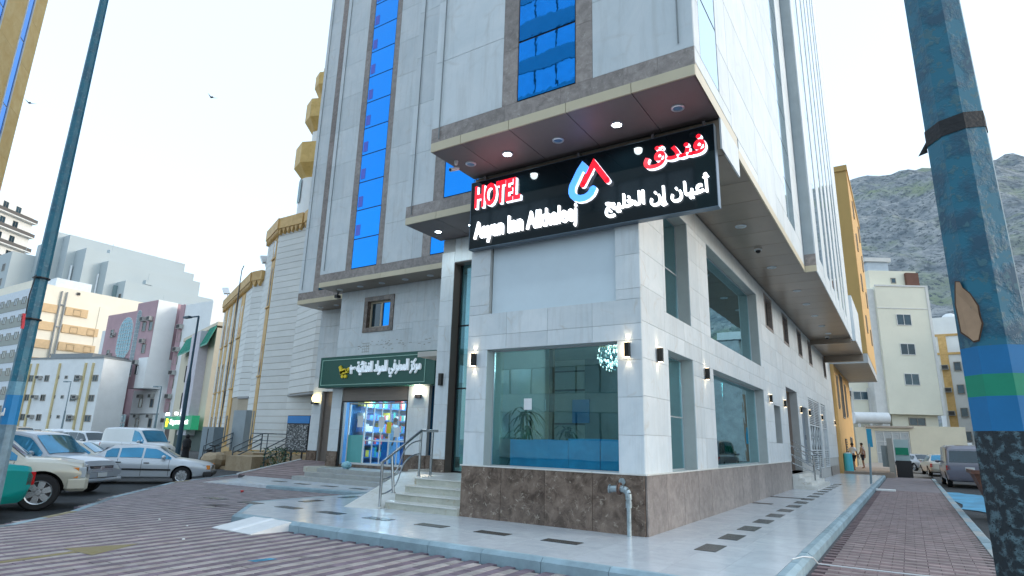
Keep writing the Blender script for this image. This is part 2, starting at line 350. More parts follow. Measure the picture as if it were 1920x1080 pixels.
# left kerb edging with patchy paint and right kerb
kp = [(-9.5, -4), (-13.2, 4.6), (-14.5, 6.1), (-16.8, 7.9), (-20.45, 11.4), (-22.1, 14.0), (-24.0, 17), (-29, 22.5)]
def kerbline(root, pts, wd, z0, z1, mts, seg=1.0, ch=.035, nm='kerb_stone'):
    i = 0
    for (xa, ya), (xb, yb) in zip(pts, pts[1:]):
        L = math.hypot(xb-xa, yb-ya); n = max(1, round(L/seg)); d = Vector(((xb-xa)/L, (yb-ya)/L, 0)); nrm = Vector((-d.y, d.x, 0))
        for j in range(n):
            a = Vector((xa, ya, 0))+d*(L*j/n+.004); b = Vector((xa, ya, 0))+d*(L*(j+1)/n-.004); dz = random.uniform(-.003, .003)
            mb = MB(); pr = [(0, z0), (0, z1-ch+dz), (ch*1.4, z1+dz), (wd, z1+dz), (wd, z0)]
            vs = [a+nrm*p+Vector((0, 0, q)) for p, q in pr]+[b+nrm*p+Vector((0, 0, q)) for p, q in pr]
            mb.add(vs, [(0, 1, 2, 3, 4), (9, 8, 7, 6, 5)]+[(t, 5+t, 5+(t+1) % 5, (t+1) % 5) for t in range(5)])
            mb.build(nm, mts[i % len(mts)], root); i += 1
KB = mat('blue_painted_kerb', (.10, .26, .36), .7, 0, .5, scale=7, col2=(.2, .22, .22)); KY = mat('yellow_worn_kerb', (.28, .24, .14), .8, 0, .5, scale=7)
kl = struct(MB().prism([(-13.19, 4.62), (-13.1, 4.6), (-13.1, 4.5)], -.3, -.1), 'left_kerb', KERB)
kerbline(kl, kp[::-1], .16, -.31, .005, [KERB, KERB, KB, KERB, KY, KERB, KB], 1.2, .02)
kr = struct(MB().box(.97, 1, -.3, 1.1, 46, -.14), 'right_kerb', KERB)
kerbline(kr, [(1.14, -1), (1.14, 46)], .19, -.3, .012, [KERB, KERB, mat('pale_kerb_stone', (.36, .38, .38), .75, 0, .2, scale=5)], 1.0, .03)
# marble platform round the hotel
pl = struct(MB().prism([(-1.49, 7.55), (-1.49, 43.9), (-3.8, 43.9), (-3.8, 14), (-12.3, 14), (-12.4, 12.0), (-12.5, 9.0), (-10.85, 7.5)], -.03, .128), 'marble_platform', BED)
kerbline(pl, [(-12.42, 12.6), (-12.6, 8.9), (-10.9, 7.35), (-1.36, 7.42), (-1.36, 44)], .15, -.03, .152, [KERB], 1.0, .045)
regs = [[(-1.515, 7.575), (-1.515, 10.17), (-12.44, 10.17), (-12.46, 8.97), (-10.86, 7.50)], [(-3.8, 10.17), (-1.515, 10.17), (-1.515, 43.9), (-3.8, 43.9)], [(-12.44, 10.17), (-7.64, 10.17), (-7.64, 13.9), (-12.32, 13.9)]]
tl = []
for rg in regs:
    xs = [p[0] for p in rg]; ys = [p[1] for p in rg]
    far = len(rg) == 4 and min(xs) > -4
    sx = .765 if far else .6; i = 0
    xx = max(xs)
    while xx > min(xs)-.01:
        yy = min(ys)
        while yy < max(ys):
            q = clip(rg, [(xx-sx+.0015, yy+.0015), (xx-.0015, yy+.0015), (xx-.0015, yy+.5985), (xx-sx+.0015, yy+.5985)])
            if len(q) > 2: tl.append(q)
            yy += .6
        xx -= sx
tl.sort(key=lambda q: math.hypot(q[0][0], q[0][1]))
for q in tl[:290]:
    c = Vector((sum(p[0] for p in q)/len(q), sum(p[1] for p in q)/len(q), .14)); MB().prism(q, .128, .15).build('floor_tile', TILE, pl, loc=c)
mb = MB()
for q in tl[290:]: mb.prism(q, .128, .15)
if mb.v: tag(mb.build('floor_tile_field', TILE, pl), kind='stuff')
for i in range(8):
    x0 = -4.92-1.28*i; piece('dark_tile', (.62, .25, .008), (x0+.3-.02, 8.78-.01*i, .152), TILED, pl)
for x0, y0 in ((-11.75, 9.9), (-11.9, 11.2), (-10.9, 10.9)): piece('dark_tile', (.25, .55, .008), (x0, y0, .152), TILED, pl)
for i in range(16): piece('dark_tile', (.31, .68, .008), (-2.67-.02*i/4, 9.82+1.37*i, .152), TILED, pl)
piece('dark_tile', (.95, .28, .008), (-3.3, 20.9, .152), TILED, pl); piece('dark_tile', (.5, .3, .008), (-3.5, 18.2, .152), TILED, pl)
# second platform in front of the shop, with its flush ramp
p2 = struct(MB().prism(P2, -.03, .10), 'shop_platform', TILE)
kerbline(p2, [(-16.7, 12.28), (-12.45, 12.84)], .15, -.03, .103, [KERB], 1.0, .03)
MB().prism([(-19.97, 12.22), (-16.62, 12.36), (-19.42, 13.22), (-21.0, 14.48)], -.03, [.03, .03, .099, .103][::-1] if 0 else [.005, .098, .098, .03]).build('side_slope', TILE, p2)
for x0, y0 in ((-14.0, 13.5), (-15.2, 13.45), (-16.4, 13.4), (-17.7, 13.5)): piece('dark_tile', (.55, .25, .008), (x0, y0, .102), TILED, p2)
# stone slab ramp leaning on the kerb
rp = MB().prism([(-10.31, 7.44), (-9.24, 7.40), (-9.37, 6.71), (-10.5, 6.72)], [-.02, -.02, -.02, -.02], [.155, .15, .012, .012])
rp = tag(rp.build('kerb_ramp_slab', SLOPE, None, loc=(-9.9, 7.1, 0)), 'white tiled slab ramp laid against the platform kerb', 'ramp')
MB().prism([(-9.84, 7.425), (-9.74, 7.42), (-9.87, 6.72), (-9.99, 6.72)], [.12, .12, .0, .0], [.158, .158, .017, .017]).build('centre_strip', mat('bright_strip', (.8, .82, .84), .5), rp)
tag(MB().add([(-9.62, 2.2, .003), (-9.50, 2.2, .003), (-9.70, 4.3, .003), (-9.84, 4.3, .003), (-9.36, 4.32, .003), (-10.15, 4.30, .003), (-9.81, 5.15, .003)], [(0, 1, 2, 3), (5, 4, 6)]).build('painted_arrow', YPAINT, None), 'faded yellow arrow painted on the striped pavers', 'road marking')
tag(MB().add([(-7.55, 5.40, .003), (-7.40, 5.42, .003), (-7.34, 5.72, .003), (-7.48, 5.70, .003)], [(0, 1, 2, 3)]).build('painted_dash', BPAINT, None), 'small blue paint mark on the striped pavers', 'road marking')

# ================================================================== HOTEL
H = thing('hotel_building', 'tall pale stone hotel with blue glass strips over a marble clad ground floor', 'building', (-3.8, 10.17, .15))
Xc, Yf, Xt = -3.8, 10.17, -2.21
WM = mat('backing_wall', (.42, .43, .42), .6, 0, .08)
TOP = 36.0
# ---- ground floor walls
opF = [(-7.15, -4.27, 1.13, 3.44), (-7.15, -4.28, 4.2, 6.6)]
opR = [(11.62, 13.3, 1.13, 3.45), (14.97, 21.2, 1.13, 3.44), (11.6, 13.29, 4.2, 6.63), (14.92, 21.1, 4.2, 6.63),
       (22.5, 23.95, 5.74, 7.0), (26.3, 27.6, 5.74, 7.0), (30.25, 31.55, 5.74, 7.0), (33.85, 35.2, 5.74, 7.0), (40.5, 41.8, 5.74, 7.0),
       (22.85, 24.15, 1.77, 3.07), (25.75, 28.6, .72, 3.94), (29.5, 31.5, .95, 3.42), (32.1, 36.4, .62, 3.98), (37.2, 39.3, .62, 4.0)]
mb = MB(); backx(mb, Yf+.02, -7.65, -3.82, 1.12, 7.36, opF, .30); backy(mb, Xc-.02, 10.49, 44.5, .15, 7.16, opR, .30)
mb.box(-7.65, 10.19, .15, -7.35, 13.0, 7.0) ; mb.box(-7.65, 10.19, .13, -3.82, 10.48, 1.12); mb.box(-4.12, 10.19, 1.12, -3.82, 10.49, 7.16)
mb.build('ground_floor_wall', WM, H)
L = cladx(Yf, -7.65, -3.8, 1.12, 7.02, opF, .96, .64, WHITE)
L += clady(Xc, 10.192, 44.5, 1.12, 7.14, opR, 1.25, .64, WHITE)
pieces('wall_panel', L, H, 300)
# plinth
L = [((.955, .03, .965), (-7.65+.48+i*.9625, Yf-.017, .632), BROWN) for i in range(4)]
pieces('plinth_panel', L, H)
L = [((.03, 1.00, .965), (Xc+.017, Yf+.49+i*1.008+.012, .632), GREYM) for i in range(15)] 
L += [((.03, 1.1, .5), (Xc+.017, 40.0+i*1.11, .4), GREYM) for i in range(4)]
pieces('plinth_panel', L, H)
MB().box(-7.68, Yf-.05, 1.115, -3.76, Yf, 1.14).box(Xc, Yf, 1.115, Xc+.05, 25.2, 1.14).build('plinth_cap', STEPM, H)
# ---- reveal linings and ground-floor glass
def winx(x0, x1, z0, z1, y, gm, mull=(), fr=.04, frm=BLACKF, tr=()):
    f = MB().box(x0, y, z0, x1, y+.05, z0+fr).box(x0, y, z1-fr, x1, y+.05, z1).box(x0, y, z0+fr, x0+fr, y+.05, z1-fr).box(x1-fr, y, z0+fr, x1, y+.05, z1-fr)
    for t in tr: f.box(x0+fr, y, t-fr/2, x1-fr, y+.05, t+fr/2)
    fo = f.build('window', frm, H)
    xs = [x0+fr]+list(mull)+[x1-fr]
    for a, b in zip(xs, xs[1:]): MB().box(a+.003, y+.02, z0+fr, b-.003, y+.03, z1-fr).build('pane', gm, fo)
    return fo
def winy(y0, y1, z0, z1, x, gm, mull=(), fr=.04, frm=BLACKF, tr=()):
    f = MB().box(x-.05, y0, z0, x, y1, z0+fr).box(x-.05, y0, z1-fr, x, y1, z1).box(x-.05, y0, z0+fr, x, y0+fr, z1-fr).box(x-.05, y1-fr, z0+fr, x, y1, z1-fr)
    for t in tr: f.box(x-.05, y0+fr, t-fr/2, x, y1-fr, t+fr/2)
    fo = f.build('window', frm, H)
    ys = [y0+fr]+list(mull)+[y1-fr]
    for a, b in zip(ys, ys[1:]): MB().box(x-.03, a+.003, z0+fr, x-.02, b-.003, z1-fr).build('pane', gm, fo)
    return fo
winx(-7.15, -4.27, 1.13, 3.44, Yf+.26, TEALG, (-5.82,), .02, ALU)
winy(11.62, 13.3, 1.13, 3.45, Xc-.27, TEALG2, (), .025, ALU, (2.2,))
winy(14.97, 21.2, 1.13, 3.44, Xc-.27, TEALG2, (17.0, 19.1), .025, ALU)
winy(11.6, 13.29, 4.2, 6.63, Xc-.27, TEALG2, (), .025, ALU, (5.4,))
winy(14.92, 21.1, 4.2, 6.63, Xc-.27, TEALG2, (18.0,), .025, ALU)
for a, b, c, d in opR[4:9]:
    o = winy(a+.1, b-.1, c+.1, d-.1, Xc-.12, DGLASS, ((a+b)/2,), .06, BRONZE)
    MB().box(Xc-.14, a, c, Xc+.012, a+.1, d).box(Xc-.14, b-.1, c, Xc+.012, b, d).box(Xc-.14, a+.1, c, Xc+.012, b-.1, c+.1).box(Xc-.14, a+.1, d-.1, Xc+.012, b-.1, d).build('sill', GREYM, o)
winy(22.85, 24.15, 1.77, 3.07, Xc-.3, DGLASS, (), .04, ALU)
# white blank board in the upper front window
MB().box(-7.13, Yf+.1, 4.21, -4.3, Yf+.14, 6.59).build('blank_board', mat('white_board', (.62, .72, .78), .35, 0, .03), H)
# back doorways on the side street
BR = mat('brown_plaster', (.26, .21, .18), .6, 0, .08)
MB().box(Xc-1.2, 25.75, .6, Xc-1.1, 28.6, 3.94).box(Xc-1.1, 28.58, .6, Xc-.3, 28.62, 3.94).box(Xc-1.1, 25.7, .6, Xc-.3, 25.75, 3.94).box(Xc-1.1, 25.75, .62, Xc-.02, 28.58, .72).build('doorway_recess', BR, H)
o = MB().box(Xc-.2, 29.5, .95, Xc-.15, 31.5, 3.42).build('side_door', mat('grey_door', (.16, .2, .24), .4), H)
MB().box(Xc-.15, 31.2, 2.0, Xc-.1, 31.25, 2.2).build('handle', STEEL, o)
GRL = mat('white_grille', (.62, .66, .68), .5); GRD = mat('grille_backing', (.10, .12, .13), .7)
for ya, yb in ((32.1, 36.4), (37.2, 39.3)):
    g = MB().box(Xc-.12, ya, .62, Xc-.08, yb, 3.98).build('grille_gate', GRD, H)
    fr = MB()
    for yy in (ya, (ya+yb)/2-.03, yb-.07): fr.box(Xc-.08, yy, .64, Xc-.02, yy+.07, 3.96)
    for z in (.64, 1.5, 2.68, 3.9): fr.box(Xc-.08, ya, z, Xc-.025, yb, z+.06)
    fr.build('gate_frame', GRL, g)
    for i in range(13): MB().box(Xc-.08, ya+.08, 2.8+i*.085, Xc-.03, yb-.08, 2.83+i*.085).build('slat', GRL, g)
    for i in range(8): MB().box(Xc-.08, ya+.08, .74+i*.095, Xc-.03, yb-.08, .77+i*.095).build('slat', GRL, g)
    sc = MB()
    for c_ in ((3*ya+yb)/4, (ya+3*yb)/4):
        hw = (yb-ya)/4-.1
        for s_ in (-1, 1):
            sc.tube([(Xc-.055, c_+s_*hw, 1.56), (Xc-.055, c_+s_*hw*.2, 2.1), (Xc-.055, c_+s_*hw, 2.66)], .022, 5); sc.tube([(Xc-.055, c_, 1.56), (Xc-.055, c_+s_*hw*.35, 2.1), (Xc-.055, c_, 2.66)], .018, 5)
    sc.build('scrollwork', GRL, g)
# ---- pilaster, entrance recess
mb = MB(); mb.box(-10.83, 13.02, .75, -10.41, 13.5, 7.25); mb.box(-10.39, 13.02, 6.52, -7.65, 13.4, 7.25); mb.build('pilaster_core', WM, H)
pieces('wall_panel', [((.455, .02, .72-.006), (-10.62, 13.01, 1.09+.36+i*.72), WHITE) for i in range(8)]+[((.9, .02, .7), (-9.93+i*.914, 13.01, 6.88), WHITE) for i in range(3)], H)
MB().box(-10.86, 12.99, .75, -10.385, 13.03, 1.09).build('pilaster_foot', BROWN, H)
MB().box(-10.41, 13.025, .75, -10.385, 13.4, 6.52).box(-10.385, 13.025, 6.5, -7.65, 13.4, 6.525).build('entrance_lining', mat('brown_lining', (.16, .12, .10), .35), H)
e = MB()
for a in (-10.38, -9.4, -8.45): e.box(a, 13.3, .78, a+.045, 13.35, 6.5)
for z in (.76, 2.95, 4.7): e.box(-10.38, 13.3, z, -7.66, 13.345, z+.04)
e = e.build('entrance_frame', BLACKF, H)
for a, b in ((-10.335, -9.4), (-9.355, -8.45), (-8.405, -7.66)):
    for c, d in ((.8, 2.95), (2.99, 4.7), (4.74, 6.5)): MB().box(a+.002, 13.315, c, b-.002, 13.325, d).build('pane', TEALG, e)
MB().box(-10.41, 12.995, .55, -7.65, 13.6, .752).build('threshold', STEPM, H)
MB().box(-21.9, 18.36, .3, -18.7, 18.62, .5).box(-18.95, 15.45, .3, -18.02, 18.35, .49).build('threshold', RISER, H)
# ---- wall C with shop and window, wall D
opC = [(-18.2, -14.8, .3, 3.45), (-17.38, -15.82, 5.5, 6.9), (-13.85, -12.7, 1.05, 3.4)]
opD = [(-21.85, -19.2, .3, 3.5)]
mb = MB(); backx(mb, 16.32, -18.75, -10.9, .3, 7.25, opC, .25); backx(mb, 18.42, -22.45, -18.5, .3, 7.25, opD, .25); mb.box(-18.75, 16.5, .3, -18.55, 18.42, 7.25); mb.build('shop_wall', WM, H)
L = cladx(16.3, -18.75, -10.9, 3.45, 7.25, opC, 1.3, .76, WHITE, stagger=True)+cladx(16.3, -18.75, -18.2, 1.04, 3.45, [], 1, .8, WHITE)+cladx(16.3, -14.8, -13.85, 1.04, 3.45, [], 1, .8, WHITE)
L += cladx(18.4, -22.45, -18.6, .95, 7.25, opD, 1.3, .76, WHITE)
pieces('wall_panel', L, H)
for q_ in ((-18.77, 16.27, .5, -18.2, 16.33, 1.04), (-14.8, 16.27, .5, -13.85, 16.33, 1.04), (-13.85, 16.29, .5, -11.3, 16.33, 1.05), (-22.47, 18.37, .4, -21.85, 18.43, .95)): MB().box(*q_).build('wall_foot', BROWN, H)
o = MB().box(-17.38, 16.26, 5.5, -17.2, 16.5, 6.9).box(-16.0, 16.26, 5.5, -15.82, 16.5, 6.9).box(-17.2, 16.26, 5.5, -16.0, 16.5, 5.68).box(-17.2, 16.26, 6.72, -16.0, 16.5, 6.9).build('window_surround', BROWN, H)
MB().box(-17.2, 16.44, 5.68, -17.13, 16.5, 6.72).box(-16.07, 16.44, 5.68, -16.0, 16.5, 6.72).box(-17.13, 16.44, 5.68, -16.07, 16.5, 5.74).box(-17.13, 16.44, 6.66, -16.07, 16.5, 6.72).box(-16.64, 16.43, 5.74, -16.56, 16.5, 6.66).build('window_frame', mat('cream_frame', (.55, .48, .36), .4), o)
MB().box(-17.13, 16.48, 5.74, -16.64, 16.49, 6.66).build('pane', DGLASS, o); MB().box(-16.56, 16.48, 5.74, -16.07, 16.49, 6.66).build('pane', BLUEG, o)
MB().box(-13.85, 16.45, 1.05, -12.7, 16.47, 3.4).build('side_pane', mat('deep_blue_glass', (.01, .06, .12), .05, .3, .1), H)
# closed shutter of the neighbouring bay and rolled shutter of the shop
SHT = mat('taupe_shutter', (.24, .205, .18), .5, .2, .08)
sh = MB().box(-21.85, 18.62, .4, -19.2, 18.66, 3.5).build('roller_shutter', SHT, H)
for i in range(26): MB().box(-21.8, 18.59, .42+i*.118, -19.25, 18.62, .51+i*.118).build('slat', SHT, sh)
MB().box(-21.88, 18.5, .4, -21.78, 18.66, 3.5).box(-20.6, 18.5, .4, -20.3, 18.66, 3.5).build('guide_rail', SHT, sh)
sh = MB().box(-18.2, 16.36, 2.9, -14.8, 16.5, 3.45).build('rolled_shutter', SHT, H)
for i in range(5): MB().box(-18.18, 16.34, 2.93+i*.105, -14.82, 16.36, 3.02+i*.105).build('slat', SHT, sh)
MB().box(-18.2, 16.335, 2.86, -14.8, 16.37, 2.915).box(-18.2, 16.31, .5, -18.12, 16.38, 2.86).box(-14.88, 16.31, .5, -14.8, 16.38, 2.86).build('guide_rail', BLACKF, sh)
# shop front
sf = MB()
WF = mat('white_shopfront_frame', (.72, .74, .74), .4)
xs = [-18.0, -17.15, -16.3, -15.95, -14.95]
for a in (-18.05, -17.2, -15.92, -15.15, -14.93): sf.box(a, 16.6, .64, a+.05, 16.66, 2.84)
sf.box(-18.05, 16.6, 2.8, -14.88, 16.66, 2.86).box(-18.05, 16.6, .60, -14.88, 16.66, .66).box(-17.15, 16.6, 1.45, -15.92, 16.65, 1.50).box(-15.87, 16.6, 1.45, -14.93, 16.65, 1.50)
for a in (-16.75, -16.35, -15.5): sf.box(a, 16.61, .66, a+.035, 16.65, 2.8)
sfo = sf.build('shop_front', WF, H)
for a, b in ((-18.0, -17.2), (-17.15, -15.92), (-15.87, -14.93)): MB().box(a+.002, 16.625, .66, b-.002, 16.632, 2.8).build('pane', CLEARG, sfo)
MB().box(-18.0, 16.612, .66, -17.2, 16.62, 1.65).build('frosted_panel', mat('mint_frosted_glass', (.12, .42, .42), .25), sfo)
MB().box(-18.1, 16.36, .5, -14.85, 16.62, .6).build('shop_sill', BROWN, sfo)
for a, z, w_, h_ in ((-17.55, 1.95, .3, .42), (-16.45, 1.95, .3, .38), (-15.65, 1.62, .28, .34)): MB().box(a, 16.595, z, a+w_, 16.6, z+h_).build('paper_notice', WPLAST, sfo)
MB().box(-16.02, 16.592, 1.75, -15.8, 16.6, 2.15).build('yellow_poster', mat('yellow_poster', (.75, .62, .03), .5), sfo)
# shop room
SR = MB(); SR.box(-18.4, 16.7, .4, -14.4, 22, .62).box(-18.5, 16.7, 3.2, -14.4, 22, 3.3).box(-18.5, 21.9, .6, -14.4, 22, 3.2).box(-18.5, 16.6, .6, -18.4, 22, 3.2).box(-14.5, 16.6, .6, -14.4, 22, 3.2)
SR.build('shop_room', mat('shop_blue_wall', (.12, .34, .6), .6), H)
MB().box(-17.9, 17.5, 3.14, -15.0, 17.8, 3.19).box(-17.9, 19.3, 3.14, -15.0, 19.6, 3.19).build('ceiling_lamp', lit('shop_light', (.75, .9, 1), 9), H)
# ================================================================== upper facade blocks
CAB = mat('upper_wall', (.5, .53, .54), .6)
DEP = 34
mb = MB(); mb.box(-7.67, 8.645, 7.44, -2.235, 20.9, TOP).box(-22.4, 20.9, 7.3, -2.235, DEP, TOP).box(-10.94, 11.475, 7.33, -7.68, 20.9, TOP).box(-18.95, 15.275, 7.33, -10.95, 20.9, TOP).box(-22.45, 17.03, 7.33, -18.96, 20.9, TOP)
mb.box(-22.4, 18.6, 7.0, -4.2, 20.8, 7.28)
mb.build('tower_core', CAB, H)
def facade(y, x0, x1, zs, cols, fasc_joints, zm=.33, ph=1.55, pw=1.75):
    """cols: (marble L0, glass L, glass R, marble R1, first glass z, storey pitch)"""
    zf = zs+.19; zt = zf+zm
    ops = [(c[0], c[3], zt-.01, TOP+1) for c in cols]
    Lw = cladx(y, x0, x1, zt, zt+15.5, ops, pw, ph, WHITE2, gap=.009)
    Lw += cladx(y, x0, x1, zt+15.5, TOP, ops, 6, 6, WHITE2, gap=.005)
    pieces('tower_panel', Lw, H, 70)
    Lm = [(((x1-x0)/max(1, round((x1-x0)/.62))-.003, .03, zm-.004), (x0+(x1-x0)*(i+.5)/max(1, round((x1-x0)/.62)), y+.012, zf+zm/2), GREYM) for i in range(max(1, round((x1-x0)/.62)))]
    for c in cols:
        for a, b in ((c[0], c[1]), (c[2], c[3])):
            z = zt
            while z < TOP: Lm.append(((b-a-.003, .03, 1.195), ((a+b)/2, y+.012, z+.6), GREYM)); z += 1.2
    pieces('marble_trim', Lm, H, 95)
    for a, b in zip(fasc_joints, fasc_joints[1:]): piece('fascia_panel', (b-a-.012, .04, .19), ((a+b)/2, y+.015, zs+.095), FASC, H)
    MB().box(x0+.02, y+.03, zs+.01, x1-.02, y+.05, zs+.18).build('fascia_backing', DARKJ, H)
    for c in cols:
        z = c[4]; i = 0
        fr = MB().box(c[1], y+.02, zt-.02, c[2], y+.03, TOP)
        fo = fr.build('window_strip', BLACKF, H)
        while z < TOP-.2:
            if 0 < i < 12 and x1-x0 > 7: MB().box(c[1]+.06, y-.002, z+.14, c[1]+.30, y+.003, z+.58).build('painted_reflection', mat('painted_reflection', (.07, .10, .42), .12, .6), fo)  # purple plate on each pane, painting in a reflection of signage
            if i < 20: MB().box(c[1]+.02, y+.004, z+.02, c[2]-.02, y+.019, min(z+c[5]-.02, TOP)).build('pane', BLUEG, fo)
            z += c[5]; i += 1
def soffit(y0, y1, x0, x1, z, joints, m_=SOFF):
    MB().box(x0+.02, y0+.02, z+.03, x1-.02, y1, z+.06).build('soffit_backing', DARKJ, H)
    for a, b in zip(joints, joints[1:]): piece('soffit_panel', (b-a-.012, y1-y0-.03, .03), ((a+b)/2, (y0+y1)/2+.01, z+.015), m_, H)
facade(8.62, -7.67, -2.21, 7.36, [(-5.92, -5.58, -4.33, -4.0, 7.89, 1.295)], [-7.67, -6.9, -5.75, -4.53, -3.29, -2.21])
soffit(8.62, 10.16, -7.67, -2.21, 7.36, [-7.67, -6.9, -5.75, -4.53, -3.29, -2.21])
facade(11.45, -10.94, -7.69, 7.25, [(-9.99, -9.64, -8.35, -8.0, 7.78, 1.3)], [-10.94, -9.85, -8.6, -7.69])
soffit(11.45, 13.0, -10.94, -7.67, 7.25, [-10.94, -9.85, -8.6, -7.67], SOFF)
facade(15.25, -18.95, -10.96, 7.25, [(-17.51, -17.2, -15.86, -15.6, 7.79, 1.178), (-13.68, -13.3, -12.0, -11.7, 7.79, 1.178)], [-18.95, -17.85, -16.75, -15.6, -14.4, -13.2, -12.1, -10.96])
soffit(15.25, 16.3, -18.95, -10.96, 7.25, [-18.95, -17.85, -16.75, -15.6, -14.4, -13.2, -12.1, -10.96], SOFF2)
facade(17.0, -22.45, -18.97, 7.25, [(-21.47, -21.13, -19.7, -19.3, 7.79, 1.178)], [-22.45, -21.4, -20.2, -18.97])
soffit(17.0, 18.4, -22.45, -18.75, 7.25, [-22.45, -21.4, -20.2, -18.75], SOFF2)
# base of block over the sign: band behind it and the dropped corner
MB().box(-7.62, 10.165, 6.75, -2.22, 10.40, 7.34).build('sign_beam', SOFF2, H)
MB().box(-2.235, 10.15, 6.75, -2.205, 11.53, 7.36).build('drop_panel', WHITE2, H)
MB().box(-2.2345, 11.50, 6.76, -2.21, 11.545, 7.2).box(-3.8, 11.5, 6.76, -2.24, 11.53, 7.19).build('drop_return', SOFF2, H)
soffit(10.4, 11.5, -3.8, -2.235, 6.75, [-3.8, -2.235], SOFF2)
MB().box(-3.82, 10.41, 6.8, -2.24, 11.49, 7.36).build('drop_core', DARKJ, H)
# right side: white faces, glass strips, soffit
def side(x, y0, y1, zs, ops, pw, ph=1.55):
    Lw = clady(x, y0, y1, zs+.21, zs+12.6, ops, pw, ph, WHITE2, gap=.016)+clady(x, y0, y1, zs+12.6, TOP, ops, 8, 8, WHITE2, gap=.005)
    pieces('tower_panel', Lw, H, 60)
side(-2.21, 8.64, 20.9, 7.16, [(8.64, 11.6, 7.0, 7.6), (9.0, 10.22, 7.89, TOP+1), (17.8, 19.35, 8.05, TOP+1)], 2.4)
MB().box(-2.235, 8.66, 7.36, -2.2145, 11.53, 7.6).build('corner_edge', FASC, H)
MB().box(-2.235, 11.545, 7.16, -2.205, 20.9, 7.365).build('side_fascia', FASC, H)
for a, b, z0, pt in ((9.0, 10.22, 7.89, 1.3), (17.8, 19.35, 8.05, 1.25)):
    fo = MB().box(-2.234, a, z0, -2.226, b, TOP).build('window_strip', BLACKF, H); z = z0
    while z < TOP-.3: MB().box(-2.225, a+.03, z+.025, -2.216, b-.03, z+pt-.025).build('pane', PALEG, fo); z += pt
# bay beyond
mb = MB(); mb.box(-6, 20.95, 7.44, -1.895, 36, TOP+1).build('bay_core', CAB, H)
MB().box(-2.2, 20.90, 7.36, -1.87, 20.95, 7.75).build('marble_trim', GREYM, H); MB().box(-2.2, 20.89, 7.16, -1.87, 20.95, 7.36).build('fascia_panel', FASC, H)
MB().box(-2.2, 20.90, 7.75, -1.90, 20.95, TOP+1).build('bay_return', mat('return_grey', (.33, .38, .40), .5), H)
PB = mat('silver_blue_fin', (.6, .66, .7), .3, .3)
MB().box(-1.895, 20.95, 7.16, -1.865, 36, 7.5).build('side_fascia', WHITE2, H)
yy = 21.0; strips = [(22.1, 23.3), (24.5, 25.5), (26.35, 27.4), (28.4, 29.3), (30.6, 31.5), (32.3, 33.2)]
prev = 20.95
for a, b in strips+[(36, 36)]:
    MB().box(-1.895, prev, 7.5, -1.86, a, TOP+1).build('bay_pier', WHITE2, H)
    if b > a:
        zb = 7.9+.0*(a-22)
        MB().box(-1.895, a, 7.5, -1.872, b, zb).build('bay_spandrel', WHITE2, H)
        fo = MB().box(-1.894, a, zb, -1.884, b, TOP+1).build('window_strip', BLACKF, H); z = zb
        while z < TOP: MB().box(-1.883, a+.02, z+.012, -1.876, b-.02, z+1.4).build('pane', PALEG, fo); z += 1.42
    prev = b
soffit(11.56, 20.9, -3.8, -2.21, 7.16, [-3.8, -2.21], SOFF2)
for o in [c for c in H.children if c.name.startswith('soffit_panel')][-1:]: bpy.data.objects.remove(o)
for i in range(8): piece('soffit_panel', (1.585, 1.155, .03), (-3.005, 11.56+.585+i*1.17, 7.175), SOFF2, H)
for i in range(12): piece('soffit_panel', (1.92, 1.155, .03), (-2.835, 20.93+.585+i*1.17, 7.175), SOFF2, H)
MB().box(-3.8, 20.95, 7.195, -1.9, 36, 7.22).build('soffit_backing', DARKJ, H)
MB().box(-3.8, 34.97, 6.9, -1.9, 35.2, 7.16).build('soffit_beam', SOFF2, H)
mb = MB(); mb.box(-4, 36.0, 7.15, -1.72, 41.5, 9.6).build('end_bay', WHITE2, H)
MB().box(-3.8, 36, 7.1, -1.74, 41.2, 7.14).build('soffit_panel', SOFF2, H); MB().box(-3.8, 41.2, 6.72, -1.70, 41.5, 7.15).build('soffit_beam', SOFF2, H)
# thin cables on the facades
for x_, y_, z_ in ((-7.45, 8.6, 7.6), (-2.45, 8.6, 8.0), (-10.72, 11.43, 7.5), (-18.7, 15.23, 7.9), (-22.2, 16.98, 7.9)):
    MB().cone((x_, y_-.01, z_), (x_, y_-.01, TOP), .014, .014, 5).build('facade_cable', mat('grey_cable', (.22, .25, .26), .6), H)
# ---- interiors seen through the glass
INW = mat('lobby_wall', (.45, .42, .36), .6, 0, .05); INF = mat('lobby_floor', (.4, .38, .33), .3)
I = MB().box(-12, 13.4, .6, -4.15, 24, .75).box(-7.6, 10.5, .6, -4.15, 13.4, .75).build('lobby_floor', INF, H)
MB().box(-12, 13.5, 3.95, -4.15, 24, 4.1).box(-7.36, 10.5, 3.95, -4.15, 13.5, 4.1).build('lobby_ceiling', mat('lobby_ceiling', (.5, .48, .44), .7), H)
mb = MB().box(-12, 15.8, .75, -7.6, 16.0, 3.95).box(-9.0, 14.6, .75, -8.7, 15.8, 3.95).box(-7.6, 15.8, .75, -7.4, 24, 3.95).box(-7.6, 23.8, .75, -4.15, 24, 3.95).box(-7.33, 10.55, .75, -7.2, 10.9, 3.95)
mb.box(-12, 22, 4.1, -4.15, 22.2, 7.1).box(-9, 14, 4.1, -8.8, 22, 7.0)
mb.box(-11.2, 15.6, .75, -11.0, 15.8, 7.0).build('inner_wall', INW, H)
MB().box(-7.22, 12.95, .75, -7.12, 13.05, 3.95).box(-8.7, 15.74, 3.05, -4.6, 15.79, 3.1).box(-8.7, 15.74, 2.1, -4.6, 15.79, 2.15).box(-8.7, 15.74, 3.6, -4.6, 15.79, 3.64).build('wall_moulding', mat('dark_wood', (.10, .07, .05), .5), H)
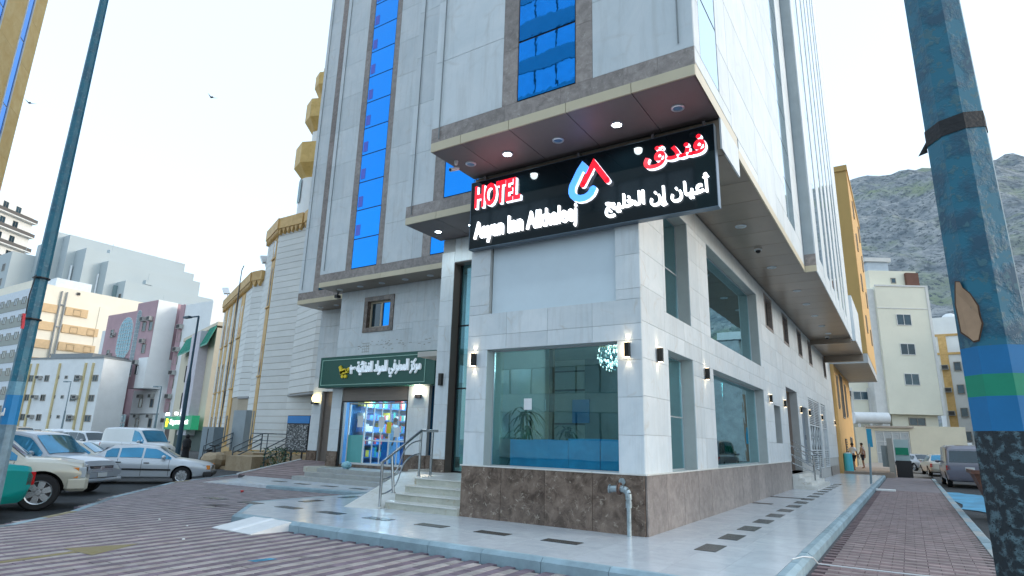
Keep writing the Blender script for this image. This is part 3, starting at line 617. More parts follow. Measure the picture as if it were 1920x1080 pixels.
MB().box(-7.6, 15.72, .75, -4.6, 15.8, 3.95).build('feature_wall', mat('feature_wall', (.20, .21, .20), .5, 0, .1), H)
DW = mat('dark_wood', (.10, .07, .05), .5)
MB().box(-7.97, 15.66, 2.15, -7.45, 15.72, 2.8).build('picture', mat('blue_picture', (.02, .18, .42), .3), H)
# ================================================================== SIGNS
S = thing('hotel_sign', 'wide black glossy hotel sign with red and white lit lettering above the corner', 'sign', (-4.95, 10.0, 5.63))
BLKG = mat('black_gloss_panel', (.004, .010, .014), .05, 0, 0, spec=.35)
MB().box(-7.60, 9.99, 5.63, -2.30, 10.15, 7.18).build('panel', BLKG, S)
MB().box(-7.61, 9.985, 5.62, -2.29, 10.155, 5.632).box(-7.61, 9.985, 7.178, -2.29, 10.155, 7.19).box(-2.302, 9.985, 5.632, -2.29, 10.155, 7.178).box(-7.61, 9.985, 5.632, -7.598, 10.155, 7.178).build('edge_trim', mat('sign_edge', (.12, .16, .2), .3, .6), S)
RED = mat('lit_red_letter', (.75, .01, .02), .35, emit=(1, .01, .03), estr=.55, var=0)
HALO = mat('white_letter_edge', (.75, .78, .85), .4, emit=(.85, .88, 1), estr=.85, var=0)
WLIT = mat('lit_white_letter', (.85, .88, .92), .4, emit=(.92, .95, 1), estr=1.25, var=0)
BLIT = mat('lit_blue_shape', (.06, .25, .8), .35, emit=(.07, .28, .95), estr=.75, var=0)
def sgn(t, w_, h_, x, z, bold, front, zr=0, slant=0):
    text_mesh(t, w_, h_, x+.022, 9.985, z-.022, .05, HALO, S, 'lettering', bold, zr, slant=slant)
    text_mesh(t, w_, h_, x, 9.94, z, .012, front, S, 'lettering', bold, zr, slant=slant)
sgn('HOTEL', 1.18, .53, -7.46, 6.53, .035, RED)
text_mesh('Aayan Inn Alkhaleej', 2.47, .50, -7.45, 9.985, 5.71, .06, WLIT, S, 'lettering', .010)
FN = '\uFED5\uFEAA\uFEE8\uFED3'
sgn(FN, 1.14, .47, -3.58, 6.55, .03, RED)
AY = '\uFE9E\uFEF4\uFEE0\uFEA8\uFEDF\uFE8D \uFEE5\uFE87 \uFEE5\uFE8E\uFEF4\uFECB\uFE83'
text_mesh(AY, 1.95, .50, -4.37, 9.985, 5.76, .06, WLIT, S, 'lettering', .014)
def stroke(pts, wd, y, dep, mt, name, off=(0, 0)):
    mb = MB(); n = len(pts); L_, R_ = [], []
    for i, (a, b) in enumerate(pts):
        p = Vector(pts[max(0, i-1)]); q = Vector(pts[min(n-1, i+1)]); d1 = (Vector((a, b))-p); d2 = (q-Vector((a, b)))
        if i == 0: t = d2.normalized(); k = 1
        elif i == n-1: t = d1.normalized(); k = 1
        else: t = (d1.normalized()+d2.normalized()).normalized(); k = 1/max(.45, t.dot(d1.normalized()))
        nn = Vector((-t.y, t.x))*wd/2*k; L_.append(Vector((a, b))+nn); R_.append(Vector((a, b))-nn)
    P_ = [(v.x+off[0], v.y+off[1]) for v in L_]; Q_ = [(v.x+off[0], v.y+off[1]) for v in R_]
    for i in range(n-1):
        c4 = [P_[i], Q_[i], Q_[i+1], P_[i+1]]
        mb.add([(a, y, b) for a, b in c4]+[(a, y-dep, b) for a, b in c4], [(0, 1, 2, 3), (7, 6, 5, 4), (0, 4, 5, 1), (1, 5, 6, 2), (2, 6, 7, 3), (3, 7, 4, 0)])
    for e in (0, n-1): mb.cone((pts[e][0]+off[0], y, pts[e][1]+off[1]), (pts[e][0]+off[0], y-dep, pts[e][1]+off[1]), wd/2, wd/2, 14)
    return mb.build(name, mt, S)
blue = [(-4.70, 6.78), (-4.83, 6.93), (-4.90, 6.84)]+[(-5.06, 6.55)]+[(-4.84+.235*math.cos(t), 6.45+.20*math.sin(t)) for t in [R(a) for a in (170, 190, 210, 232, 255, 278, 300, 322, 345)]]
for off, y_, dp, mb_ in (((.018, -.02), 9.985, .04, HALO), ((0, 0), 9.945, .03, BLIT)): stroke(blue, .135, y_, dp, mb_, 'emblem_loop', off)
red = [(-4.82, 6.52), (-4.58, 6.93), (-4.30, 6.50)]
for off, y_, dp, mb_ in (((.018, -.02), 9.94, .02, HALO), ((0, 0), 9.92, .02, RED)): stroke(red, .105, y_, dp, mb_, 'emblem_chevron', off)
BR_ = MB()
for x_ in (-7.3, -5.0, -3.45, -2.5): BR_.box(x_, 10.02, 7.18, x_+.05, 10.16, 7.3)
BR_.build('bracket', STEEL, S)
# small floodlights clamped along the top edge
# green shop sign
G = thing('shop_sign', 'long dark green grocery sign with white arabic lettering over the shop door', 'sign', (-16.1, 15.8, 3.4))
GRN = mat('dark_green_panel', (.004, .085, .065), .4, 0, .05)
MB().box(-19.02, 15.8, 3.39, -13.25, 16.27, 4.55).build('panel', GRN, G)
bd = MB()
for a, b, c, d in ((-18.9, 3.47, -13.66, 3.49), (-18.9, 4.42, -13.66, 4.44), (-18.9, 3.49, -18.88, 4.42), (-13.68, 3.49, -13.66, 4.42)): bd.box(a, 15.785, b, c, 15.799, d)
LG = mat('pale_green_edge', (.35, .6, .5), .4); bd.build('border_line', LG, G)
GW = mat('white_acrylic_letter', (.72, .80, .86), .4, emit=(.8, .9, 1), estr=.12, var=.02)
t1 = '\uFE94\uFEF4\uFE8B\uFE8D\uFEAC\uFED0\uFEDF\uFE8D \uFEA9\uFE8D\uFEEE\uFEE4\uFEE0\uFEDF \uFEF2\uFED3\uFEAE\uFEC4\uFEE4\uFEDF\uFE8D \uFEB0\uFEDB\uFEAE\uFEE3'
text_mesh(t1, 3.12, .64, -16.95, 15.8, 3.68, .07, GW, G, 'lettering', .03)
text_mesh('\u0663', .30, .34, -17.32, 15.8, 3.86, .07, GW, G, 'lettering', .03)
YL = mat('yellow_acrylic', (.8, .6, .02), .4)
c = MB(); y0, y1 = 15.73, 15.80
for a, b, p, q, wd in ((-17.86, 4.17, -17.72, 3.88, .12), (-17.80, 3.90, -17.42, 3.98, .13), (-17.46, 3.98, -17.34, 4.08, .09), (-17.70, 4.0, -17.52, 4.0, .14)):
    d = Vector((p-a, 0, q-b)).normalized(); n_ = Vector((-d.z, 0, d.x))*wd/2; A_, B_ = Vector((a, y0, b)), Vector((p, y0, q)); D_ = Vector((0, y1-y0, 0))
    c.add([A_+n_, A_-n_, B_-n_, B_+n_, A_+n_+D_, A_-n_+D_, B_-n_+D_, B_+n_+D_], [(0, 1, 2, 3), (7, 6, 5, 4), (0, 4, 5, 1), (1, 5, 6, 2), (2, 6, 7, 3), (3, 7, 4, 0)])
for x_ in (-17.68, -17.52): c.lathe((x_, y0, 3.78), [(.0, 0), (.065, 0), (.065, .07), (.0, .07)], 14, 'y')
c.build('cart_emblem', YL, G)
# traces of removed letters
tr = MB(); random.seed(3)
for i in range(34):
    x_ = random.choice([random.uniform(-17.6, -15.9), random.uniform(-17.6, -13.9)]); z_ = random.uniform(4.75, 5.15); tr.box(x_, 16.297, z_, x_+random.uniform(.03, .14), 16.3, z_+random.uniform(.012, .03))
for i in range(4): tr.box(-17.35, 16.297, 4.75+i*.11, -16.95, 16.3, 4.765+i*.11); tr.box(-17.3+i*.1, 16.297, 4.72, -17.29+i*.1, 16.3, 5.1)
tr.build('glue_traces', mat('glue_stain', (.30, .29, .26), .7), H)

# ================================================================== LAMPS
def point(loc, e, col=(1, 1, 1), r=.04, typ='POINT', d=None, sz=60):
    l_ = bpy.data.lights.new('lamp_light', typ); l_.energy = e; l_.color = col; l_.shadow_soft_size = r
    if typ == 'SPOT': l_.spot_size = R(sz); l_.spot_blend = .6
    o = bpy.data.objects.new('lamp_light', l_); COL.objects.link(o); o.location = loc
    if d: o.rotation_euler = Vector(d).to_track_quat('-Z', 'Y').to_euler()
    return o
LAMPON = lit('lamp_glow', (.85, .97, 1), 14); LRIM = mat('lamp_rim', (.6, .66, .72), .3, .3); LOFF = mat('unlit_lens', (.16, .30, .46), .12, .1, .1); LOFFW = mat('unlit_white_lens', (.5, .52, .5), .3)
def downlight(x, y, z, on, label, grp, r=.115, lens=None):
    t = thing('downlight', label, 'downlight', (x, y, z), 0, grp)
    MB().lathe((x, y, z), [(r*.72, -.012), (r*.78, -.03), (r, -.022), (r*1.02, -.001)], 24).build('rim', LRIM, t, smooth=True)
    MB().lathe((x, y, z), [(0, -.010), (r*.74, -.012)], 20).build('lens', LAMPON if on else (lens or LOFF), t)
    if on:
        p_ = point((0, 0, -.06), 14, (.8, .95, 1), .08, 'SPOT', (0, 0, -1), 150); p_.parent = t
ords = ['leftmost', 'second', 'middle', 'fourth', 'rightmost']
for i, (x, on) in enumerate(((-7.25, 0), (-6.31, 1), (-5.13, 0), (-3.9, 1), (-2.76, 0))):
    downlight(x, 9.45, 7.362, on, f"{'lit' if on else 'unlit blue'} round downlight, {ords[i]} of five above the hotel sign", 'downlights in the soffit over the sign')
downlight(-10.45, 12.28, 7.252, 1, 'lit round downlight at the left end of the soffit left of the sign', 'downlights left of the sign')
downlight(-9.3, 12.3, 7.252, 1, 'lit round downlight close to the left edge of the hotel sign', 'downlights left of the sign')
for i, x in enumerate((-18.38, -17.24, -16.09, -14.91, -13.72)): downlight(x, 15.83, 7.252, 0, f'unlit pale round lamp, {ords[i]} of five above the brown framed window', 'lamps in the soffit over the shop', .12, LOFFW)
for i, x in enumerate((-21.83, -20.8)): downlight(x, 17.8, 7.252, 0, f"unlit pale round lamp, {('left','right')[i]} of two in the low soffit by the library wall", 'lamps in the far left soffit', .12, LOFFW)
nm = ['nearest', 'second nearest', 'third', 'fourth', 'fifth', 'sixth', 'farthest']
for i, (x, y) in enumerate(((-3.04, 15.52), (-3.04, 19.82), (-2.8, 23.38), (-2.8, 25.83), (-2.8, 28.38), (-2.8, 30.98), (-2.75, 33.2))):
    downlight(x, y, 7.162, 0, f'unlit round lamp, {nm[i]} of seven in the long side soffit', 'lamps in the side soffit', .14, LOFFW)
downlight(-2.62, 11.0, 6.752, 0, 'unlit round lamp in the small soffit just right of the sign', 'lamps in the side soffit', .11, LOFFW)
# cameras
def dome(x, y, z, label):
    t = thing('security_camera', label, 'camera', (x, y, z)); MB().lathe((x, y, z), [(0, -.05), (.10, -.05), (.11, -.005)], 16).build('base', WPLAST, t, smooth=True); MB().sphere((x, y, z-.07), .075, .075, .06, 12, 6).build('dome', BLACK, t, smooth=True)
dome(-3.04, 17.7, 7.16, 'white dome security camera under the side soffit'); dome(-2.9, 34.2, 7.16, 'far dome security camera near the end beam of the side soffit')
t = thing('security_camera', 'white bullet camera hanging at the left end of the sign soffit', 'camera', (-7.45, 9.2, 7.36))
MB().cone((-7.45, 9.2, 7.36), (-7.45, 9.2, 7.27), .045, .03, 10).build('mount', WPLAST, t); MB().cone((-7.45, 9.28, 7.22), (-7.47, 9.05, 7.10), .038, .042, 12).build('housing', WPLAST, t, smooth=True); MB().cone((-7.47, 9.052, 7.101), (-7.472, 9.04, 7.095), .03, .03, 10).build('lens', BLACK, t)
t = thing('security_camera', 'small black camera under the left corner of the lower marble ledge', 'camera', (-18.7, 16.9, 7.2)); MB().cone((-18.9, 16.2, 7.25), (-18.9, 16.2, 7.15), .03, .03, 8).build('mount', BLACK, t); MB().box(-18.98, 16.1, 7.03, -18.82, 16.3, 7.15).build('housing', BLACK, t)
# wall sconces
SB = mat('sconce_black', (.02, .018, .016), .3, .4); SG = lit('sconce_glow', (1, .78, .5), 5)
def sconce(x, y, z, nx, ny, label, power=1.2, h=.26):
    t = thing('wall_lamp', label, 'wall lamp', (x, y, z), 0, 'wall lamps round the ground floor')
    c_ = Vector((x+nx*.065, y+ny*.065, z)); a, b = (.035, .05) if nx else (.04, .05)
    MB().box(c_.x-.045, c_.y-.045, z-h/2, c_.x+.045, c_.y+.045, z+h/2).build('body', SB, t)
    k = MB()
    for s_ in (-1, 1): k.box(c_.x-.035, c_.y-.035, z+s_*(h/2-.0)-.003, c_.x+.035, c_.y+.035, z+s_*(h/2+.003)+.003)
    k.box(c_.x-.006 if ny else c_.x-.035, c_.y-.035 if ny else c_.y-.006, z-h/2+.01, c_.x+.006 if ny else c_.x+.035, c_.y+.035 if ny else c_.y+.006, z+h/2-.01)
    k.build('light_slot', SG, t)
    if ny: MB().box(c_.x-.062, c_.y-.03, z-h/2+.005, c_.x-.046, c_.y+.04, z+h/2-.005).build('side_glow', SG, t)
    else: MB().box(c_.x-.04, c_.y+.046, z-h/2+.005, c_.x+.03, c_.y+.056, z+h/2-.005).build('side_glow', SG, t)
    if power:
        for s_ in (-1, 1):
            p_ = point((nx*.045, ny*.045, s_*(h/2+.02)), power, (1, .8, .55), .012, 'SPOT', (-nx*.22, -ny*.22, s_), 62); p_.parent = t
sconce(-4.05, Yf, 3.26, 0, -1, 'lit black wall lamp on the front pier right beside the corner', 1.3)
sconce(-7.44, Yf, 3.24, 0, -1, 'lit black wall lamp at the left of the large front window', 1.3)
sconce(Xc, 10.96, 3.26, 1, 0, 'lit black wall lamp on the side wall just round the corner', .9)
sconce(Xc, 14.2, 3.24, 1, 0, 'black wall lamp between the two side street show windows', .7)
sconce(Xc, 22.05, 3.22, 1, 0, 'black wall lamp right of the large side show window', 0)
sconce(Xc, 24.92, 3.23, 1, 0, 'black wall lamp between the small opening and the brown doorway', 0)
sconce(Xc, 29.05, 3.22, 1, 0, 'black wall lamp left of the grey side door', 0)
sconce(Xc, 31.8, 3.23, 1, 0, 'black wall lamp between the grey door and the grille gates', 0)
sconce(Xc, 36.8, 3.23, 1, 0, 'black wall lamp between the two grille gates', 0)
sconce(Xc, 43.6, 3.2, 1, 0, 'farthest wall lamp at the end of the white side wall', 0)
t = thing('wall_lamp', 'unlit slim black wall lamp on the entrance pilaster', 'wall lamp', (-10.62, 12.98, 3.2), 0, 'wall lamps round the ground floor'); MB().box(-10.67, 12.9, 3.03, -10.57, 13.0, 3.36).build('body', SB, t)
t = thing('wall_lamp', 'lit bulb lamp on the white pier left of the closed shutter', 'wall lamp', (-22.15, 18.35, 3.1)); MB().box(-22.3, 18.2, 2.95, -22.0, 18.39, 3.02).build('bracket', BLACK, t); MB().sphere((-22.15, 18.27, 3.2), .12, .12, .15, 12, 8).build('bulb', lit('warm_bulb', (1, .75, .3), 7), t, smooth=True); p_ = point((0, -.1, .12), 5, (1, .8, .4), .1); p_.parent = t
t = thing('wall_lamp', 'lit square lamp under the right end of the green sign', 'wall lamp', (-14.3, 16.28, 3.05)); MB().box(-14.42, 16.2, 2.97, -14.18, 16.29, 3.1).build('body', BLACK, t); MB().box(-14.38, 16.18, 3.1, -14.22, 16.28, 3.115).build('lens', lit('warm_strip', (1, .85, .6), 12), t); p_ = point((0, -.14, .16), 9, (1, .85, .65), .05); p_.parent = t

# ================================================================== STEPS, RAILS, PIPE
st = thing('entrance_steps', 'cream marble entrance steps beside the brown marble plinth', 'steps', (-8.6, 10.9, .15))
for k in range(3):
    MB().box(-9.6, 10.07+.3*k, .15+.15*k, -7.655, 12.98 if 0 else 10.36+.3*k+.0, .275+.15*k+.0).build('riser', RISER, st)
    MB().box(-9.6, 10.04+.3*k, .275+.15*k, -7.655, 10.37+.3*k, .30+.15*k).build('tread', STEPM, st)
for k in range(3): MB().box(-9.6, 10.36+.3*k, .15, -7.655, 13.0 if k == 2 else 10.67+.3*k, .272+.15*k).build('step_core', RISER, st)
MB().box(-9.6, 10.97, .15+.42, -7.655, 11.0, .725).build('riser', RISER, st)
MB().prism([(-9.6, 10.94), (-7.655, 10.94), (-7.655, 12.99), (-11.25, 12.99), (-11.1, 12.15), (-9.6, 12.1)], .725, .75).build('landing', STEPM, st)
MB().prism([(-9.58, 11.02), (-7.66, 11.02), (-7.66, 12.98), (-11.2, 12.98), (-11.1, 12.15), (-9.6, 12.1)], .15, .724).build('landing_base', RISER, st)
ry = [(0, .0), (1, 1)]
n_ = 5
for i in range(n_):
    a, b = i/n_, (i+1)/n_-.003
    def q(u, v): # u along rise, v across
        L0 = Vector((-10.41, 9.66, .152)).lerp(Vector((-11.1, 12.15, .752)), u); R0 = Vector((-9.62, 9.86, .152)).lerp(Vector((-9.61, 12.1, .752)), u); return L0.lerp(R0, v)
    for j in range(2):
        v0, v1 = j/2, (j+1)/2-.003; T = [q(a, v0), q(a, v1), q(b, v1), q(b, v0)]; B_ = [Vector((p.x, p.y, .14)) for p in T]
        MB().add(T+B_, [(0, 1, 2, 3), (7, 6, 5, 4), (0, 4, 5, 1), (1, 5, 6, 2), (2, 6, 7, 3), (3, 7, 4, 0)]).build('ramp_slab', STEPM, st)
hr = thing('handrail', 'stainless steel handrail with curved lower bars beside the entrance steps', 'handrail', (-9.7, 10.4, .15))
pa, pb, pc, pd_ = Vector((-9.67, 9.98, .15)), Vector((-9.62, 10.32, .45)), Vector((-9.83, 11.37, .75)), Vector((-9.69, 11.62, .75))
ta, tc_, td = Vector((-9.68, 9.98, 1.10)), Vector((-9.85, 11.40, 1.80)), Vector((-9.66, 11.66, 1.80))
for p, q_ in ((pa, ta), (pb, Vector((-9.72, 10.3, 1.24))), (pc, Vector((-9.85, 11.39, 1.78))), (pd_, Vector((-9.69, 11.63, 1.78)))):
    o = MB().cone(p, q_, .031, .031, 12).build('post', STEEL, hr, smooth=True); MB().cone(p, p+Vector((0, 0, .012)), .055, .055, 14).build('flange', STEEL, o)
MB().tube([ta+Vector((0, -.05, -.03)), tc_, td+Vector((.06, .06, 0))], .032, 12).build('top_rail', STEEL, hr, smooth=True)
def bez(p0, p1, p2, p3, n=14): return [p0*(1-t)**3+p1*3*t*(1-t)**2+p2*3*t*t*(1-t)+p3*t**3 for t in [i/n for i in range(n+1)]]
for dz in (0, .30): MB().tube(bez(pa+Vector((0, 0, .28+dz)), pa+Vector((-.02, .9, .36+dz)), pc+Vector((.02, -1.0, .42+dz)), pc+Vector((0, 0, .52+dz))), .016, 8).build('curved_bar', STEEL, hr, smooth=True)
# shop steps and brick ramp
ss = thing('shop_steps', 'three grey stone steps in front of the grocery shop', 'steps', (-15, 15, .1))
for k in range(3): MB().box(-18.1+.2*k, 14.3+.36*k, .10+.133*k, -11.28, 14.68+.36*k if k < 2 else 16.3, .233+.133*k-.002).build('step', mat('grey_step_stone', (.36, .37, .36), .45, 0, .12, scale=4), ss)
MB().box(-17.95, 14.72, .1, -11.30, 16.29, .36).build('step_core', RISER, ss)
br = thing('brick_ramp', 'striped brick ramp with a white edge rising to the closed shutter', 'ramp', (-20, 16, .1))
A0, A1, B0, B1 = Vector((-21.3, 14.4, .1)), Vector((-22.7, 18.35, .52)), Vector((-18.12, 14.5, .1)), Vector((-18.6, 18.35, .52))
base = [Vector((p.x, p.y, 0)) for p in (A0, B0, B1, A1)]
MB().add([A0, B0, B1, A1]+base, [(0, 1, 2, 3), (7, 6, 5, 4), (0, 4, 5, 1), (1, 5, 6, 2), (2, 6, 7, 3), (3, 7, 4, 0)]).build('ramp_base', BED, br)
n_ = 22
for i in range(n_):
    u0, u1 = i/n_+.002, (i+1)/n_-.004; a = A0.lerp(A1, u0); b = B0.lerp(B1, u0); c_ = B0.lerp(B1, u1); d = A0.lerp(A1, u1); up_ = Vector((0, 0, .012))
    MB().add([p+up_ for p in (a, b, c_, d)]+[a, b, c_, d], [(0, 1, 2, 3), (0, 4, 5, 1), (1, 5, 6, 2), (2, 6, 7, 3), (3, 7, 4, 0)]).build('brick_course', (PAVR, PAVS)[i % 2], br)
e_ = Vector((-.10, 0, 0)); MB().add([A0+e_, A0, A1, A1+e_, A0+e_+Vector((0, 0, .05)), A0+Vector((0, 0, .05)), A1+Vector((0, 0, .05)), A1+e_+Vector((0, 0, .05))], [(4, 5, 6, 7), (0, 4, 7, 3), (1, 2, 6, 5), (0, 1, 5, 4), (3, 7, 6, 2)]).build('white_edging', WPLAST, br)
t = MB()
t.sphere((-16.6, 15.35, .63), .20, .15, .12, 14, 9); 
for v in t.v: v.x += .03*math.sin(v.z*60+v.y*30); v.z += .02*math.sin(v.x*37)
tag(t.build('plastic_bag', mat('pale_blue_bag', (.25, .5, .58), .35, 0, .3, scale=8), None, smooth=True, loc=(-16.6, 15.35, .5)), 'crumpled pale blue plastic bag on the grocery step', 'bag')
# side stairs
s2 = thing('side_steps', 'small stone landing and steps at the side street doorway', 'steps', (-3.4, 27, .15))
for k in range(4): MB().box(-3.78, 25.45, .15+.13*k, -2.95-.2*k, 29.6-.0*k, .28+.13*k-.002).build('step', STEPM, s2)
hr2 = thing('handrail', 'twin stainless handrails descending at the side street steps', 'handrail', (-3.3, 28, .15))
for (pp, tp, wall) in ((Vector((-3.22, 27.2, .15)), Vector((-3.23, 27.2, 1.33)), Vector((-3.74, 25.4, 1.70))), (Vector((-3.31, 29.7, .15)), Vector((-3.26, 29.75, 1.30)), Vector((-3.74, 25.98, 1.9)))):
    MB().cone(pp, tp, .03, .03, 8).build('post', STEEL, hr2, smooth=True)
    for dz in (0, -.32, -.62): MB().cone(wall+Vector((0, 0, dz)), tp+Vector((0, 0, dz)), .022, .022, 8).build('rail', STEEL, hr2, smooth=True)
# standpipe
pi = thing('standpipe', 'galvanised fire standpipe with elbow and flange on the marble plinth', 'pipe', (-4.03, 9.99, .15))
MB().cone((-4.03, 9.99, .15), (-4.03, 9.99, .60), .038, .038, 16).build('pipe', GSTEEL, pi, smooth=True)
MB().cone((-4.03, 9.99, .60), (-4.03, 9.99, .70), .052, .052, 16).cone((-4.03, 9.99, .70), (-4.03, 9.99, .73), .044, .044, 16).cone((-4.03, 9.99, .73), (-4.03, 9.99, .77), .055, .055, 16).build('coupling', GSTEEL, pi, smooth=True)
MB().tube([Vector((-4.03, 9.99, .76)), Vector((-4.035, 9.99, .82)), Vector((-4.06, 9.99, .865)), Vector((-4.11, 9.99, .89)), Vector((-4.18, 9.99, .895))], .056, 14).build('elbow', GSTEEL, pi, smooth=True)
MB().cone((-4.17, 9.99, .895), (-4.185, 9.99, .895), .10, .10, 18).cone((-4.195, 9.99, .895), (-4.21, 9.99, .895), .10, .10, 18).build('flange', mat('rusty_flange', (.16, .10, .08), .6, .4, .4, scale=20), pi, smooth=True)
MB().cone((-4.21, 9.99, .895), (-4.36, 9.99, .88), .055, .055, 14).cone((-4.33, 9.99, .88), (-4.33, 10.16, .88), .055, .055, 14).cone((-4.36, 9.99, .88), (-4.375, 9.99, .88), .075, .075, 8).build('stub', GSTEEL, pi, smooth=True)
MB().lathe((-4.2, 10.14, 1.0), [(0, -.02), (.06, -.018), (.06, .0)], 14, 'y').build('cap', GSTEEL, pi)

# ================================================================== LOBBY CONTENT
sf = thing('wrapped_sofa', 'long sofa wrapped in bright blue plastic behind the front window', 'sofa', (-5.9, 11.2, .75))
BPL = mat('blue_plastic_wrap', (.05, .50, .92), .28, 0, .2, scale=3, bump=.8, bscale=6, coat=.3)
def soft(mb, amt, fr=5):
    for v in mb.v: v += Vector((math.sin(v.z*fr*1.7+v.x*fr), math.sin(v.x*fr*1.3), math.sin(v.x*fr+v.y*fr*.7)))*amt
    return mb
def gridbox(x0, y0, z0, x1, y1, z1, n=10):
    mb = MB()
    for i in range(n): mb.box(x0+(x1-x0)*i/n, y0, z0, x0+(x1-x0)*(i+1)/n, y1, z1)
    return mb
soft(gridbox(-7.0, 10.95, .76, -5.66, 11.85, 1.66), .012).build('sofa_section', BPL, sf); soft(gridbox(-5.64, 10.93, .76, -4.98, 11.85, 1.70, 6), .010).build('sofa_section', BPL, sf); soft(gridbox(-4.96, 10.93, .76, -4.4, 11.85, 1.69, 6), .012).build('sofa_section', BPL, sf)
soft(gridbox(-4.75, 12.1, .76, -4.35, 13.4, 1.5, 5), .015).build('sofa_section', BPL, sf)
def potted(x, y, z, h, label, n=46, seed=1, spread=.42):
    random.seed(seed); t = thing('potted_plant', label, 'plant', (x, y, z))
    MB().lathe((x, y, z), [(0, 0), (.14, 0), (.19, .36), (.17, .36), (.16, .32), (0, .32)], 18).build('pot', mat('celadon_pot', (.25, .42, .38), .4), t, smooth=True)
    st_ = MB(); lf = MB()
    for i in range(n):
        a = random.uniform(0, 6.28); hh = .34+random.random()**.8*(h-.5); L_ = random.uniform(.3, spread+.12); d = Vector((math.cos(a), math.sin(a), 0)); b0 = Vector((x, y, z+hh))+d*.03; w0 = random.uniform(.025, .045); sd_ = Vector((-d.y, d.x, 0)); ri = random.uniform(.15, .5)
        pts = [b0+d*L_*u+Vector((0, 0, ri*u-.55*u*u)) for u in (0, .3, .6, .85, 1)]; ws = [w0*.4, w0, w0*.9, w0*.5, .002]
        vs = []
        for p, w_ in zip(pts, ws): vs += [p-sd_*w_, p+sd_*w_]
        lf.add(vs, [(2*k, 2*k+1, 2*k+3, 2*k+2) for k in range(4)])
    for i in range(4): st_.tube([Vector((x+random.uniform(-.05, .05), y, z+.3)), Vector((x+random.uniform(-.08, .08), y+random.uniform(-.08, .08), z+h-.3))], .014, 6)
    st_.build('stem', mat('plant_stem', (.12, .14, .05), .7), t); tag(lf.build('foliage', mat('dark_leaf', (.02, .075, .035), .4, 0, .4), t), kind='stuff')
potted(-7.0, 11.5, .75, 1.75, 'leafy palm in the left corner of the large front window', 60, 1); potted(-7.35, 14.2, .75, 1.4, 'smaller palm deeper in the lobby behind the sofa', 40, 4); potted(-9.6, 13.9, .75, 2.3, 'tall dark palm behind the narrow entrance glass', 80, 9, .38)
t = thing('chandelier', 'crystal chandelier hanging at the upper right of the lobby window', 'chandelier', (-5.35, 12.6, 3.9)); random.seed(5)
MB().lathe((-5.35, 12.6, 3.78), [(0, .1), (.42, .1), (.45, 0), (.3, -.03), (0, -.03)], 24).build('ring', mat('gilded_ring', (.3, .25, .15), .3, .7), t, smooth=True)
cr = MB()
for i in range(120):
    a = random.uniform(0, 6.28); r_ = random.uniform(.1, .44); z_ = 3.75-random.random()*(.62-r_*.5)-.02; c_ = Vector((-5.35+r_*math.cos(a), 12.6+r_*math.sin(a), z_)); s_ = random.uniform(.012, .026)
    cr.add([c_+Vector((s_, 0, 0)), c_+Vector((-s_, 0, 0)), c_+Vector((0, s_, 0)), c_+Vector((0, -s_, 0)), c_+Vector((0, 0, s_*1.6)), c_+Vector((0, 0, -s_*1.6))], [(0, 2, 4), (2, 1, 4), (1, 3, 4), (3, 0, 4), (2, 0, 5), (1, 2, 5), (3, 1, 5), (0, 3, 5)])
tag(cr.build('crystals', mat('crystal', (.75, .75, .7), .1, .1, 0, emit=(1, .95, .85), estr=.35), t), kind='stuff')
MB().box(-6.38, Yf+.25, 1.98+.25, -6.2, Yf+.258, 2.45).build('paper_sticker', WPLAST, H); MB().box(-7.72, 13.29, 2.35, -7.5, 13.296, 2.65).build('paper_sticker', WPLAST, H)
for x_ in (-17.4, -15.7):
    point((x_, 18.2, 3.0), 24, (.62, .86, 1), .25)
point((-5.35, 12.6, 3.55), 45, (.95, .97, .95), .35)  # light added at the chandelier to brighten the dim lobby
# shop shelves, counter and goods
sh = thing('shop_shelves', 'blue grocery shelving packed with goods behind the shop window', 'shelf', (-16.6, 20, .62)); random.seed(11)
fr = MB(); gd = [MB() for _ in range(6)]
for k in range(5): fr.box(-18.3, 20.6, .8+.48*k, -14.6, 21.2, .83+.48*k)
for k in range(5): fr.box(-18.35, 17.2, .8+.48*k, -17.9, 20.4, .83+.48*k)
for k in range(5): fr.box(-15.15, 18.2, .8+.48*k, -14.6, 20.4, .83+.48*k)
fr.build('shelf_boards', mat('blue_shelf', (.05, .2, .45), .4), sh)
for k in range(5):
    z = .84+.48*k
    for lst in range(3):
        p = -18.25 if lst == 0 else 17.25 if lst == 1 else 18.25; e = -14.65 if lst == 0 else 20.3
        while p < e:
            w_ = random.uniform(.07, .2); h_ = random.uniform(.15, .38); g = random.choice(gd)
            if lst == 0: g.box(p, 20.65, z, p+w_, 21.0, z+h_)
            elif lst == 1: g.box(-18.3, p, z, -17.95, p+w_, z+h_)
            else: g.box(-15.1, p, z, -14.7, p+w_, z+h_)
            p += w_+.01
for g, c_ in zip(gd, ((.7, .1, .1), (.05, .25, .6), (.75, .75, .7), (.7, .55, .05), (.05, .4, .3), (.08, .08, .2))): tag(g.build('packed_goods', mat('goods_%d_%d_%d' % tuple(int(v*100) for v in c_), c_, .5), sh), kind='stuff')
t = thing('shop_counter', 'low blue counter standing inside the grocery shop', 'counter', (-16.5, 17.6, .62)); MB().box(-17.1, 17.5, .62, -15.9, 18.1, 1.5).build('body', mat('counter_blue', (.02, .2, .5), .3), t); MB().box(-17.15, 17.45, 1.5, -15.85, 18.15, 1.54).build('top', WPLAST, t)

